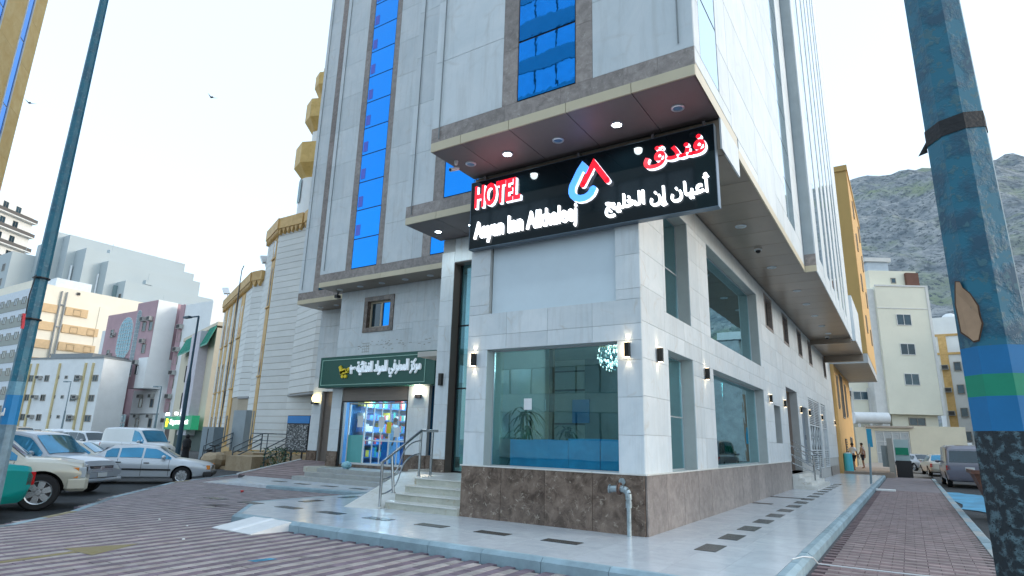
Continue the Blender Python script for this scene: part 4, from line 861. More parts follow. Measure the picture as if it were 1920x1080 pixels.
# ================================================================== FIGURES
def skin(name, verts, edges, radii, mt, parent, lev=1):
    me = bpy.data.meshes.new(name); me.from_pydata(verts, edges, []); o = bpy.data.objects.new(name, me); COL.objects.link(o)
    sk = o.modifiers.new('s', 'SKIN')
    for i, r_ in enumerate(radii): me.skin_vertices[0].data[i].radius = r_ if isinstance(r_, tuple) else (r_, r_)
    me.skin_vertices[0].data[0].use_root = True
    sb = o.modifiers.new('b', 'SUBSURF'); sb.levels = lev; sb.render_levels = lev
    bpy.context.view_layer.update(); m2 = bpy.data.meshes.new_from_object(o.evaluated_get(bpy.context.evaluated_depsgraph_get()))
    bpy.data.objects.remove(o); m2.materials.clear(); m2.materials.append(mt); m2.polygons.foreach_set('use_smooth', [True]*len(m2.polygons))
    ob = bpy.data.objects.new(name, m2); COL.objects.link(ob); ob.parent = parent; return ob
SKIN = mat('brown_skin', (.23, .12, .075), .55, 0, .05); HAIR = mat('black_hair', (.012, .01, .01), .6)
def person(label, loc, rz, h, top, bottom, topc, botc, stride=.12, arm=.15, long_robe=False, armup=False):
    t = thing('person', label, 'person', loc, rz); s_ = h/1.75
    V = lambda *a: tuple(c*s_ for c in a)
    J = dict(pel=V(0, 0, .95), sp=V(.0, 0, 1.15), ch=V(.01, 0, 1.35), nk=V(.02, 0, 1.50), hd=V(.03, 0, 1.60), ht=V(.03, 0, 1.70))
    vs = [J['pel'], J['sp'], J['ch'], J['nk'], J['hd'], J['ht']]; rd = [.12, .10, .11, .052, .088, .075]; ed = [(0, 1), (1, 2), (2, 3), (3, 4), (4, 5)]
    for sd_, k in ((1, 1), (-1, -1)):
        b_ = len(vs); vs += [V(stride*.4*k, .09*sd_, .88), V(stride*k+.03, .10*sd_, .48), V(stride*1.2*k-.02, .10*sd_, .08), V(stride*1.2*k+.13, .11*sd_, .035)]; rd += [.085, .058, .042, .038]; ed += [(0, b_), (b_, b_+1), (b_+1, b_+2), (b_+2, b_+3)]
        b_ = len(vs)
        if armup and sd_ == 1: vs += [V(.01, .18, 1.40), V(.22, .22, 1.25), V(.42, .16, 1.38), V(.50, .14, 1.42)]
        else: vs += [V(.01, .19*sd_, 1.40), V(-arm*k*.5, .23*sd_, 1.12), V(-arm*k+.08, .24*sd_, .88), V(-arm*k+.11, .24*sd_, .79)]
        rd += [.055, .042, .032, .034]; ed += [(2, b_), (b_, b_+1), (b_+1, b_+2), (b_+2, b_+3)]
        if not armup or sd_ == -1:
            hp = Vector(vs[-1])
            for f_ in range(4): vs.append(tuple(hp+Vector(((f_-1.5)*.02+.02, 0, -.085))*s_)); rd.append(.010); ed.append((b_+3, len(vs)-1))
            vs.append(tuple(hp+Vector((.05, -.02*sd_, -.04))*s_)); rd.append(.011); ed.append((b_+3, len(vs)-1))
    rd = [tuple(c*s_ for c in r_) if isinstance(r_, tuple) else r_*s_ for r_ in rd]
    skin('body', vs, ed, rd, SKIN, t)
    MB().sphere(V(.015, 0, 1.665), .095*s_, .105*s_, .10*s_, 14, 8).build('hair', HAIR, t, smooth=True, local=True)
    if top != 'none':
        tv = [J['sp'], J['ch'], V(0, 0, 1.46), V(.01, .19, 1.41), V(-arm*.3, .22, 1.2), V(.01, -.19, 1.41), V(arm*.3, -.22, 1.2), V(0, 0, .92)]
        skin('shirt', tv, [(0, 1), (1, 2), (1, 3), (3, 4), (1, 5), (5, 6), (0, 7)], [.145*s_, .16*s_, .10*s_, .085*s_, .07*s_, .085*s_, .07*s_, .15*s_], topc, t)
    if long_robe:
        MB().lathe(V(0, 0, 0), [(.26*s_, .06*s_), (.25*s_, .3*s_), (.21*s_, .7*s_), (.18*s_, 1.0*s_), (.19*s_, 1.3*s_), (.13*s_, 1.44*s_), (.05*s_, 1.48*s_)], 18).build('robe', botc, t, smooth=True, local=True)
    else:
        lv = [J['pel'], V(stride*.4, .09, .86), V(stride+.03, .10, .52), V(-stride*.4, -.09, .86), V(-stride+.03, -.10, .52)]
        skin(bottom, lv, [(0, 1), (1, 2), (0, 3), (3, 4)], [.155*s_, .115*s_, .095*s_, .115*s_, .095*s_], botc, t)
    return t
WT = mat('white_cotton', (.7, .72, .74), .8); BK = mat('black_cotton', (.015, .015, .018), .85); GY = mat('grey_cotton', (.35, .33, .36), .8)
person('person in a white shirt and black shorts walking beyond the side gates', (-3.15, 46.6, .3), R(60), 1.72, 'shirt', 'shorts', WT, BK, .16)
person('person in a grey shirt and dark trousers standing behind the white shirted one', (-2.85, 51.5, .3), R(200), 1.78, 'shirt', 'trousers', GY, mat('navy_cotton', (.02, .03, .06), .8), .04)
person('person in a long pale robe standing inside the grocery shop', (-16.2, 17.25, .62), R(-150), 1.72, 'shirt', 'robe', WT, mat('pale_blue_robe', (.25, .5, .75), .7), .02, .1, True)
ab = person('person in a full black robe and veil beside the street lamp', (-39.3, 22.6, -.3), R(-30), 1.68, 'shirt', 'robe', BK, BK, .02, .1, True)
MB().sphere((.01, 0, 1.58), .13, .13, .15, 14, 8).lathe((0, 0, 0), [(.05, 1.5), (.13, 1.46), (.24, 1.3), (.27, .9)], 16).build('veil', BK, ab, smooth=True, local=True)
# ================================================================== LAMP POLES
def blotch(name, a, b_, c, sc=9, thr=(.45, .6)):
    if name in MC: return MC[name]
    m_ = bpy.data.materials.new(name); m_.use_nodes = True; n = m_.node_tree.nodes; l = m_.node_tree.links; p = n['Principled BSDF']; p.inputs['Roughness'].default_value = .5
    tc = n.new('ShaderNodeTexCoord'); nz = n.new('ShaderNodeTexNoise'); nz.inputs['Scale'].default_value = sc; nz.inputs['Detail'].default_value = 8; nz.inputs['Roughness'].default_value = .6; l.new(tc.outputs['Object'], nz.inputs['Vector'])
    r_ = n.new('ShaderNodeMapRange'); r_.inputs[1].default_value = thr[0]; r_.inputs[2].default_value = thr[1]; l.new(nz.outputs[0], r_.inputs[0])
    n2 = n.new('ShaderNodeTexNoise'); n2.inputs['Scale'].default_value = sc*4; n2.inputs['Detail'].default_value = 8; l.new(tc.outputs['Object'], n2.inputs['Vector'])
    r2_ = n.new('ShaderNodeMapRange'); r2_.inputs[1].default_value = .56; r2_.inputs[2].default_value = .62; l.new(n2.outputs[0], r2_.inputs[0])
    mx = n.new('ShaderNodeMix'); mx.data_type = 'RGBA'; mx.inputs[6].default_value = (*a, 1); mx.inputs[7].default_value = (*b_, 1); l.new(r_.outputs[0], mx.inputs[0])
    m2 = n.new('ShaderNodeMix'); m2.data_type = 'RGBA'; m2.inputs[7].default_value = (*c, 1); l.new(r2_.outputs[0], m2.inputs[0]); l.new(mx.outputs[2], m2.inputs[6]); l.new(m2.outputs[2], p.inputs['Base Color'])
    bp = n.new('ShaderNodeBump'); bp.inputs['Strength'].default_value = .35; bp.inputs['Distance'].default_value = .01; l.new(r_.outputs[0], bp.inputs['Height']); l.new(bp.outputs[0], p.inputs['Normal'])
    MC[name] = m_; return m_
PT = blotch('weathered_teal_paint', (.012, .15, .23), (.02, .085, .14), (.05, .15, .19), 7)
PTL = blotch('far_teal_paint', (.012, .13, .20), (.018, .10, .16), (.05, .16, .22), 5)
PD = blotch('corroded_pole_foot', (.012, .022, .03), (.10, .17, .20), (.004, .006, .009), 26, (.5, .6))
B1 = mat('blue_band', (.008, .17, .40), .65, 0, .08, scale=6); B2 = mat('green_band', (.008, .26, .15), .65, 0, .08, scale=6)
def pole(name, label, foot, r0, r1, h, secs, rot=0, arm=True, lean=(0, 0)):
    """octagonal tapered pole cut into painted sections: secs = [(z_top, material)]"""
    t = thing(name, label, 'lamp post', foot); z = 0
    for zt, mt, nm_ in secs:
        zt = min(zt, h); mb = MB(); ra, rb = r0+(r1-r0)*z/h, r0+(r1-r0)*zt/h; eps = .0
        vs = [(foot[0]+lean[0]*z+ra*math.cos(rot+i*math.pi/4), foot[1]+lean[1]*z+ra*math.sin(rot+i*math.pi/4), foot[2]+z) for i in range(8)]+[(foot[0]+lean[0]*zt+rb*math.cos(rot+i*math.pi/4), foot[1]+lean[1]*zt+rb*math.sin(rot+i*math.pi/4), foot[2]+zt) for i in range(8)]
        mb.add(vs, [(i, (i+1) % 8, 8+(i+1) % 8, 8+i) for i in range(8)]+([tuple(range(8, 16))] if zt >= h else []))
        mb.build(nm_, mt, t); z = zt
    if arm:
        top = Vector((foot[0]+lean[0]*h, foot[1]+lean[1]*h, foot[2]+h)); MB().tube([top, top+Vector((.3, -.4, .5)), top+Vector((1.0, -1.2, .6))], .04, 8).build('arm', PT, t); MB().box(top.x+.9, top.y-1.5, top.z+.55, top.x+1.15, top.y-1.1, top.z+.68).build('lamp_head', ALU, t)
    return t
PRX, PRY = .386, 3.36
prz = Vector((PRX, PRY, 0))
# right pole
pr = pole('lamp_post', 'thick weathered teal lamp post with blue and green bands close at the right edge', (.425, 3.66, 0), .158, .09, 9.0, [(1.745, PD, 'lower_shaft'), (1.90, B1, 'painted_band'), (2.0, B2, 'painted_band'), (2.13, B1, 'painted_band'), (9.0, PT, 'shaft')], R(12), lean=(-.012, -.012))
random.seed(2)
def polepatch(pts, mt, nm_, out=.006):
    """pts (side, z) flat patch wrapped on the camera side of the right pole"""
    c = lambda z: Vector((.425-.012*z, 3.66-.012*z, z)); vs = []
    for s_, z in pts:
        rr = .158+(.09-.158)*z/9; p = c(z); d = (EYE-p); d.z = 0; d.normalize(); sd_ = Vector((-d.y, d.x, 0)); vs.append(p+sd_*s_*rr+d*(math.sqrt(max(0, 1-s_*s_))*rr*1.0+out))
    return MB().add(vs, [tuple(range(len(vs)))]).build(nm_, mt, pr)
patch = mat('torn_cardboard', (.42, .27, .17), .85, 0, .15, scale=8); edge = mat('torn_edge', (.10, .06, .04), .9)
op = [(-0.75, 2.45), (-0.63, 2.443), (-0.59, 2.414), (-0.42, 2.378), (-0.27, 2.317), (-0.27, 2.269), (-0.24, 2.233), (-0.4, 2.158), (-0.54, 2.155), (-0.64, 2.177), (-0.82, 2.208), (-0.83, 2.269), (-0.85, 2.341), (-0.8, 2.402)]
cx_, cz_ = sum(a for a, z in op)/len(op), sum(z for a, z in op)/len(op)
polepatch([((a-cx_)*1.16+cx_, (z-cz_)*1.05+cz_) for a, z in op], edge, 'patch_edge', .004)
polepatch(op, patch, 'torn_patch', .007)
TAPE = mat('black_tape', (.008, .008, .01), .6, 0, .3, scale=20, bump=.2, bscale=40)
for zc in (3.235, 3.262, 3.290):
    rr = .158+(.09-.158)*zc/9+.004; c_ = Vector((.425-.012*zc, 3.66-.012*zc, zc)); vs = []
    for i in range(8):
        a = R(12)+i*math.pi/4; tilt = .02*math.cos(a-.3); vs += [c_+Vector((rr*math.cos(a), rr*math.sin(a), -.016+tilt)), c_+Vector((rr*math.cos(a), rr*math.sin(a), .016+tilt))]
    MB().add(vs, [(2*i, 2*((i+1) % 8), 2*((i+1) % 8)+1, 2*i+1) for i in range(8)]).build('tape_wrap', TAPE, pr)
d = (EYE-Vector((.4, 3.6, 0))); d.z = 0; d.normalize(); sd_ = Vector((-d.y, d.x, 0))
c_ = Vector((.386, 3.62, 3.22)); sgn_ = -1 if sd_.x > 0 else 1
MB().add([c_+sd_*sgn_*.13+Vector((0, 0, .03)), c_+sd_*sgn_*.175+Vector((0, 0, -.045)), c_+sd_*sgn_*.13+Vector((0, 0, -.035)), c_+sd_*sgn_*.135+d*.004+Vector((0, 0, 0))], [(0, 1, 2), (0, 3, 1), (1, 3, 2)]).build('tape_end', TAPE, pr)
# left pole
lp = pole('lamp_post', 'tall slim teal lamp post with a blue sticker at the left edge', (-13.08, 4.31, -.05), .135, .060, 12.0, [(1.72, mat('grey_blue_pole_foot', (.12, .20, .26), .6, 0, .3, scale=6), 'lower_shaft'), (2.22, B1, 'painted_band'), (2.45, mat('pale_band', (.10, .24, .33), .6, 0, .25, scale=8), 'painted_band'), (12, PTL, 'shaft')], R(20), lean=(.035, -.01))
text_mesh('\uFEF4\uFEB4\uFEDF\uFE8D', .20, .16, -13.09, 4.165, 1.78, .004, WPLAST, lp, 'lettering', .03)
for zc in (3.55, 4.3):
    rr = .135+(.060-.135)*zc/12+.012; vs = [Vector((-13.06+.035*zc+rr*math.cos(R(20)+i*math.pi/4), 4.31-.01*zc+rr*math.sin(R(20)+i*math.pi/4), zc-.05)) for i in range(8)]
    MB().tube(vs+[vs[0]], .018, 6).build('wire_tie', BLACK, lp)
MB().tube([Vector((-12.80, 4.14, 4.28)), Vector((-12.84, 4.12, 3.9)), Vector((-12.86, 4.14, 3.55))], .01, 5).build('loose_wire', BLACK, lp)
rb = MB(); 
for i in range(5): rb.box(-12.76+.02*i, 4.05, 3.48-.05*i, -12.70+.012*i, 4.09, 3.55-.045*i)
rb.build('red_ribbon', mat('red_ribbon', (.45, .02, .04), .6), lp)
def street_lamp(foot, h, label, r0=.14, heads=1, dirx=(-1, -.1), armL=1.0, col=None, collar=True):
    t = thing('street_lamp', label, 'street lamp', foot); f = Vector(foot); mt = col or mat('dark_teal_post', (.02, .07, .11), .5, 0, .1)
    MB().cone(f, f+Vector((0, 0, h*.55)), r0, r0*.8, 10).build('lower_post', mt, t, smooth=True); MB().cone(f+Vector((0, 0, h*.55)), f+Vector((0, 0, h)), r0*.5, r0*.42, 10).build('upper_post', mt, t, smooth=True)
    if collar: MB().cone(f+Vector((0, 0, h*.55)), f+Vector((0, 0, h*.62)), r0*.85, r0*.5, 10).build('collar', mt, t)
    e = f+Vector((dirx[0]*armL, dirx[1]*armL, h)); MB().tube([f+Vector((0, 0, h)), e], .045, 8).build('arm', mt, t); MB().box(e.x-.25, e.y-.12, e.z-.05, e.x+.35, e.y+.12, e.z+.06).build('lamp_head', mt, t); return t
street_lamp((-34.7, 19.5, -.35), 8.6, 'dark teal street lamp standing beside the black robed person', .14, armL=1.05)
street_lamp((-64.5, 33.5, -.3), 6.3, 'thin grey street lamp in front of the pink and white building', .14, col=mat('grey_post', (.18, .26, .3), .5), collar=False)
street_lamp((-71.4, 28.0, -.3), 6.5, 'thin grey street lamp in front of the low white block', .10, col=mat('grey_post', (.18, .26, .3), .5), collar=False)

# ================================================================== FAR BUILDINGS
class Fac:
    """helper for a vertical facade through p0 -> p1 (outward normal to the right-hand side looking p0->p1)"""
    def __init__(s, p0, p1, out=None):
        s.p = Vector((*p0, 0)); d = Vector((p1[0]-p0[0], p1[1]-p0[1], 0)); s.L = d.length; s.u = d.normalized(); s.n = Vector((s.u.y, -s.u.x, 0))
        if (EYE-s.p).dot(s.n) < 0: s.n = -s.n
    def P(s, u, v, z): q = s.p+s.u*u+s.n*v; return Vector((q.x, q.y, z))
    def box(s, mb, u0, u1, v0, v1, z0, z1, mi=0):
        vs = [s.P(u0, v0, z0), s.P(u1, v0, z0), s.P(u1, v1, z0), s.P(u0, v1, z0), s.P(u0, v0, z1), s.P(u1, v0, z1), s.P(u1, v1, z1), s.P(u0, v1, z1)]
        return mb.add(vs, [(0,3,2,1),(4,5,6,7),(0,1,5,4),(1,2,6,5),(2,3,7,6),(3,0,4,7)], mi)
FW = mat('far_window_frame', (.30, .27, .23), .5); FG = mat('far_window_glass', (.03, .06, .08), .08, .2, .3, rand=.5); ACM = mat('ac_unit_grey', (.42, .42, .4), .6, 0, .15); GRLD = mat('ac_grille', (.06, .06, .06), .7)
def fwin(F, root, u, z, w_, h_, frame=FW, gl=FG, mull=1, sill=False):
    mb = MB(); t = .07
    F.box(mb, u, u+w_, -.02, .06, z, z+t); F.box(mb, u, u+w_, -.02, .06, z+h_-t, z+h_); F.box(mb, u, u+t, -.02, .06, z+t, z+h_-t); F.box(mb, u+w_-t, u+w_, -.02, .06, z+t, z+h_-t)
    if mull: F.box(mb, u+w_/2-.03, u+w_/2+.03, -.02, .05, z+t, z+h_-t)
    if sill: F.box(mb, u-.1, u+w_+.1, 0, .14, z-.08, z-.001)
    o = mb.build('window', frame, root); g = MB(); F.box(g, u+t, u+w_-t, .0, .02, z+t, z+h_-t); g.build('pane', gl, o); return o
def acu(F, root, u, z, w_=.8, h_=.5):
    mb = MB(); F.box(mb, u, u+w_, .02, .5, z, z+h_); o = mb.build('ac_unit', ACM, root); g = MB(); F.box(g, u+.08, u+w_-.08, .5, .51, z+.06, z+h_-.06); g.build('grille', GRLD, o)
def body(poly, z0, z1, mt, root, nm='wall'): return MB().prism(poly, z0, z1).build(nm, mt, root)
# ---- low white block
PLW = mat('white_render', (.80, .82, .82), .7, 0, .06, scale=.8); YST = mat('yellow_stripe', (.62, .52, .28), .7); GREYC = mat('grey_coping', (.25, .27, .28), .7)
p0, p1 = (-101.3, 33.3), (-86.9, 37.3)
b = thing('apartment_block', 'low white block with yellow vertical ribs and grey roof coping behind the lamp', 'building', (-94, 36, -.34))
F = Fac(p0, p1); dp = 4
q = lambda u, v: (F.P(u, v, 0).x, F.P(u, v, 0).y)
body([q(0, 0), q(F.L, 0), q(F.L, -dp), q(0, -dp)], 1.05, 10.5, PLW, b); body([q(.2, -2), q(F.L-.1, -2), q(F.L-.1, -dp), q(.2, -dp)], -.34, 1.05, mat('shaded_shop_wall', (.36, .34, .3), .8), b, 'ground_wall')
mb = MB(); F.box(mb, -.05, F.L+.05, -dp, .08, 10.5, 10.72); mb.build('coping', GREYC, b); mb = MB(); F.box(mb, 4.5, 12, -8, -.6, 10.72, 11.3); mb.build('roof_parapet', GREYC, b)
for u in (1.9, 3.2, 7.3, 11.9, 13.2): 
    mb = MB(); F.box(mb, u, u+.28, 0, .16, 1.1, 9.9); mb.build('rib', YST, b)
for z, L_ in ((7.5, ((2.2, .9), (5.1, .8), (10.4, .9), (13.6, .9))), (4.95, ((2.2, .9), (5.1, .85), (10.4, .9), (13.6, .9))), (2.4, ((2.2, .9), (5.1, .85), (10.4, .9), (13.6, 1.0)))):
    for u, w_ in L_: fwin(F, b, u, z, w_, .85)
    for u in (7.4, 8.9): fwin(F, b, u-.2, z+.35, .5, .42, mull=0)
    for u in (4.0, 11.3): acu(F, b, u-.1, z+.3, .75, .45)
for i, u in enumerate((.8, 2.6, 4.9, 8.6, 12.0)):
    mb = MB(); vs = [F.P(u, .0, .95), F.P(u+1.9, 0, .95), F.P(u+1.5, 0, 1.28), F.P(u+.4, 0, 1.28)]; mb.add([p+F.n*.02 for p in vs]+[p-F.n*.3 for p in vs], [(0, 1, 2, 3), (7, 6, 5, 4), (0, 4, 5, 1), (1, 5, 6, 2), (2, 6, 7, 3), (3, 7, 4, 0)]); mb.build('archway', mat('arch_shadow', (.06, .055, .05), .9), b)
F2 = Fac(q(.2, -2), q(F.L-.1, -2))
for u in (1.0, 3.2, 5.5, 8.0, 10.6, 12.6): fwin(F2, b, u, -.1, .8, .9, mull=0)
# ---- cream building with bands
CRM = mat('cream_render', (.84, .78, .65), .75, 0, .04, scale=.5); BND = mat('tan_band', (.66, .47, .27), .75); OLV = mat('olive_grey_band', (.33, .35, .32), .75); PLB = mat('pale_blue_white_wall', (.64, .69, .74), .7)
b = thing('apartment_building', 'cream apartment building with tan horizontal bands behind the low white block', 'building', (-140, 46, -.34))
body([(-165, 41.6), (-126.65, 41.6), (-126.65, 51.9), (-126.65, 70), (-165, 70)], -.34, 26.4, CRM, b)
MB().box(-165, 41.42, -.3, -127.1, 41.6, 25.6).build('front_wall', PLB, b)
FR = Fac((-126.45, 41.45), (-126.45, 52.6)); 
MB().box(-126.65, 51.9, -.3, -126.5, 55, 24).build('side_wall', CRM, b)
for k in range(9):
    z = 21.45-k*3.2
    if z < 0: break
    mb = MB(); FR.box(mb, .35, 3.6, -.25, .06, z, z+1.5); mb.build('band', BND, b); mb = MB(); FR.box(mb, 5.0, 10.9 if k else 8.6, -.25, .06, z, z+1.5); mb.build('band', BND, b)
    for u in ((6.2, 9.0) if k else (6.2,)): fwin(FR, b, u, z+.1, 1.25, 1.1)
    mb = MB(); mb.box(-165, 41.36, z+.5, -127.1, 41.42, z+2.3); mb.build('band', OLV, b)
FL = Fac((-165, 41.36), (-127.1, 41.36))
for k in range(8):
    z = 22.9-k*3.2
    for u in (23.5, 26.5, 30.0, 33.5): 
        if z > 0: fwin(FL, b, u, z, 1.6, 1.3)
mb = MB(); FR.box(mb, 3.75, 3.95, 0, .2, 3, 25.6); FR.box(mb, 4.55, 4.75, 0, .2, 3, 25.6); mb.build('drain_pipe', GREYC, b)
for z in (9, 14, 19, 23): mb = MB(); FR.box(mb, 3.9, 4.6, 0, .15, z, z+.25); mb.build('pipe_bracket', GREYC, b)
mb = MB(); FR.box(mb, 6.2, 6.75, 0, .05, 25.4, 25.9); mb.build('vent_hole', GRLD, b)
MB().box(-165, 41.8, 26.4, -130, 42.2, 27.3).build('parapet', CRM, b); MB().box(-140, 46, 26.4, -132, 52, 29).build('roof_room', PLB, b)
# ---- tall white tower with balcony rows
b = thing('apartment_tower', 'tall white tower with dark balcony rows at the far left edge', 'building', (-245, 68, -.34))
TW = mat('bright_white_wall', (.76, .76, .73), .7)
F = Fac((-234, 50), (-248.6, 76.2)); q = lambda u, v: (F.P(u, v, 0).x, F.P(u, v, 0).y)
body([q(0, 0), q(F.L, 0), q(F.L, -25), q(0, -25)], -.34, 74.0, TW, b)
for k in range(14):
    z = 69.6-k*5.15
    mb = MB(); F.box(mb, 3, F.L+.3, 0, 1.6, z, z+.35); mb.build('balcony', TW, b)
    mb = MB(); F.box(mb, 3, F.L+.2, 1.5, 1.6, z+.35, z+1.5); mb.build('railing', mat('dark_railing', (.12, .11, .10), .7), b)
    for u in (9, 13.2, 17.6, 22.5): fwin(F, b, u, z+1.9, 2.0, 2.2, mull=1)
# ---- pale stepped blocks
PB1 = mat('pale_grey_block', (.42, .48, .50), .7, 0, .03, scale=.1)
b = thing('tower_block', 'pale stepped tower blocks with vertical pipes rising behind the cream building', 'building', (-185, 70, -.34))
for i, (xa, ya, xb, yb, zt) in enumerate(((-215, 56, -192, 90, 46), (-192, 61, -188, 90, 49), (-188.4, 62.2, -185, 95, 52.2), (-185, 64, -181, 95, 51.2), (-181, 66, -175, 95, 47.2), (-175, 70, -171, 95, 44.2), (-171, 73, -166.5, 97, 39.0), (-166.5, 75.5, -160, 97, 33))):
    MB().box(xa, ya, -.34, xb, yb, zt).build('wall', PB1, b)
for x_, y_, z0_, z1_ in ((-184.6, 62, 20, 46), (-180.6, 65.6, 20, 43), (-174.9, 69.8, 20, 41)):
    MB().cone((x_, y_, z0_), (x_, y_, z1_), .35, .35, 8).build('vent_pipe', ALU, b)
MB().box(-170.9, 72.2, 17, -170.2, 73, 38).build('duct', mat('teal_duct', (.16, .24, .26), .5), b)
Fb = Fac((-215, 55.97), (-192, 55.97))
for z in (41, 37, 33, 29):
    for u in (8, 13, 18.5): fwin(Fb, b, u, z, 1.8, 2.0)
Fb2 = Fac((-171, 72.95), (-166.5, 72.95)); Fb3 = Fac((-166.5, 75.45), (-160, 75.45))
for z in (34, 30, 26, 22):
    fwin(Fb2, b, 2.2, z, 1.3, 1.6); fwin(Fb3, b, 1.5, z-4, 1.2, 1.5); fwin(Fb3, b, 4.2, z-4, 1.2, 1.5)
for x_, y_, z_ in ((-200, 60, 46), (-190, 66, 49.2), (-178, 72, 47.4), (-168.5, 78, 39.2), (-163, 80, 33.2)): MB().box(x_, y_, z_, x_+1.8, y_+1.8, z_+1.2).cone((x_+.9, y_+.9, z_+1.2), (x_+.9, y_+.9, z_+3.2), .06, .06, 5).build('roof_tank', PB1, b)
# ---- pink and white building
PNK = mat('dusty_pink_render', (.46, .30, .33), .75, 0, .08, scale=.6); WH = mat('white_painted_wall', (.80, .82, .82), .7, 0, .05, scale=.5); SHD = mat('brown_shade_wall', (.20, .15, .14), .8)
b = thing('apartment_building', 'dusty pink and white building with tall arched windows on a side street corner', 'building', (-92, 46, -.34))
body([(-109, 46.2), (-99.8, 46.2), (-99.8, 60), (-109, 60)], -.34, 19.7, PNK, b)
body([(-112, 47), (-109, 47), (-109, 60), (-112, 60)], -.34, 17.5, WH, b)
body([(-99.8, 46.8), (-86, 46.8), (-86, 60), (-99.8, 60)], -.34, 18.6, PNK, b)
body([(-91.2, 42.2), (-85.9, 42.2), (-85.9, 46.8), (-91.2, 46.8)], 7.1, 19.2, PNK, b)
body([(-88.2, 42.12), (-85.82, 42.12), (-85.82, 46.8), (-88.2, 46.8)], 7.05, 11.2, WH, b)
MB().box(-85.86, 42.25, 7.1, -85.78, 44.96, 19.25).build('white_side', WH, b)
body([(-92.5, 44.3), (-84.8, 44.3), (-84.8, 47), (-92.5, 47)], -.34, 7.0, WH, b)
body([(-84.8, 44.96), (-77, 44.96), (-77, 60), (-84.8, 60)], -.34, 18.8, WH, b)
MB().box(-84.8, 44.86, 4, -83.7, 44.96, 18.9).build('pink_strip', PNK, b)
mb = MB(); F3 = Fac((-84.8, 44.9), (-77, 44.9)); F3.box(mb, 5.4, 5.75, 0, .1, 6.5, 14.6); mb.build('pink_line', PNK, b)
def archwin(F, root, u0, u1, z0, zs, nm='arched_window', narrow=None):
    """arched glazed opening with lattice; lower part narrower when narrow given"""
    cx = (u0+u1)/2; r_ = (u1-u0)/2; pts = []
    if narrow: pts += [(cx+narrow, z0), (cx+narrow, z0+(zs-z0)*.45), (u1, z0+(zs-z0)*.6)]
    else: pts += [(u1, z0)]
    pts += [(cx+r_*math.cos(t), zs+r_*1.15*math.sin(t)) for t in [math.pi*i/12 for i in range(13)]]
    if narrow: pts += [(u0, z0+(zs-z0)*.6), (cx-narrow, z0+(zs-z0)*.45), (cx-narrow, z0)]
    else: pts += [(u0, z0)]
    mb = MB(); n = len(pts); c_ = (cx, zs)
    fr = [((a-c_[0])*1.06+c_[0]+.0, (z-c_[1])*1.03+c_[1]) for a, z in pts]
    mb.add([F.P(a, .05, z) for a, z in fr]+[F.P(a, -.05, z) for a, z in fr], [tuple(range(n))]+[(i, (i+1) % n, n+(i+1) % n, n+i) for i in range(n)]); o = mb.build(nm, mat('white_arch_trim', (.6, .6, .6), .6), root)
    g = MB(); g.add([F.P(a, .07, z) for a, z in pts], [tuple(range(n))]); g.build('pane', mat('arch_glass', (.10, .25, .32), .15, .3, .3), o)
    l_ = MB(); z = z0+.3
    def hw(z):
        if z > zs: return r_*math.sqrt(max(.0, 1-((z-zs)/(r_*1.15))**2))
        if narrow and z < z0+(zs-z0)*.5: return narrow
        return r_
    while z < zs+r_: F.box(l_, cx-hw(z), cx+hw(z), .07, .10, z, z+.05); z += .55
    for k in (-.66, -.33, 0, .33, .66):
        k2 = k*r_
        if narrow and abs(k2) > narrow: F.box(l_, cx+k2-.02, cx+k2+.02, .07, .1, z0+(zs-z0)*.6, zs+r_*.7)
        else: F.box(l_, cx+k2-.02, cx+k2+.02, .07, .1, z0, zs+r_*.8)
    l_.build('lattice', mat('white_arch_trim', (.6, .6, .6), .6), o)
F = Fac((-109, 46.18), (-99.8, 46.18)); archwin(F, b, 4.7, 8.9, 9.3, 16.4, narrow=1.1)
FB2 = Fac((-91.2, 42.18), (-85.9, 42.18)); archwin(FB2, b, .45, 1.5, 8.9, 17.5)
mb = MB()
for u, z in ((1.9, 15.9), (1.8, 12.6), (1.7, 9.2)): fwin(F, b, u, z, 1.0, 1.3, mull=0); acu(F, b, u+1.0, z+.2)
o = MB(); pts = [(8.0, 3.8)]+[(4.9+3.0*math.cos(t)*.9, 5.2+2.1*math.sin(t)) for t in [math.pi*i/10 for i in range(11)]]+[(2.2, 3.8)]; n = len(pts)
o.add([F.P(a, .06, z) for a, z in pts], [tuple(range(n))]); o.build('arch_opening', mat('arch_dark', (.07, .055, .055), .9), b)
pc_ = MB(); F.box(pc_, 3.6, 4.0, .06, .12, 3.8, 6.6); F.box(pc_, 5.6, 6.0, .06, .12, 3.8, 6.8); F.box(pc_, 2.0, 8.3, .06, .3, 2.6, 3.8); pc_.build('balcony', WH, b)
mb = MB(); F.box(mb, -.1, 9.2, .02, .1, -.3, 3.3); mb.build('ground_wall', WH, b)
for i in range(3):
    for j in range(3): fwin(F, b, 9.0+i*.9+.0, .2+j*1.2, .88, 1.15, frame=WH, gl=mat('arch_glass', (.10, .25, .32), .15, .3, .3), mull=0)
mb = MB(); F.box(mb, 3.8, 5.6, .1, .14, -.3, 2.4); mb.build('garage_door', mat('grey_shutter', (.3, .31, .32), .6), b)
for F_, L_ in ((FB2, ((2.3, 14.95), (4.1, 14.9), (3.2, 11.8), (2.4, 8.9))),):
    for u, z in L_: fwin(F_, b, u, z, 1.0, 1.3, mull=0); acu(F_, b, u-.2, z+1.4, .9, .6)
FG_ = Fac((-92.5, 44.28), (-84.8, 44.28))
for u, z in ((2.0, 4.6), (5.0, 4.6), (2.0, 1.9), (5.4, 1.9)): fwin(FG_, b, u, z, .9, 1.2, mull=0); acu(FG_, b, u, z+1.3, .8, .5)
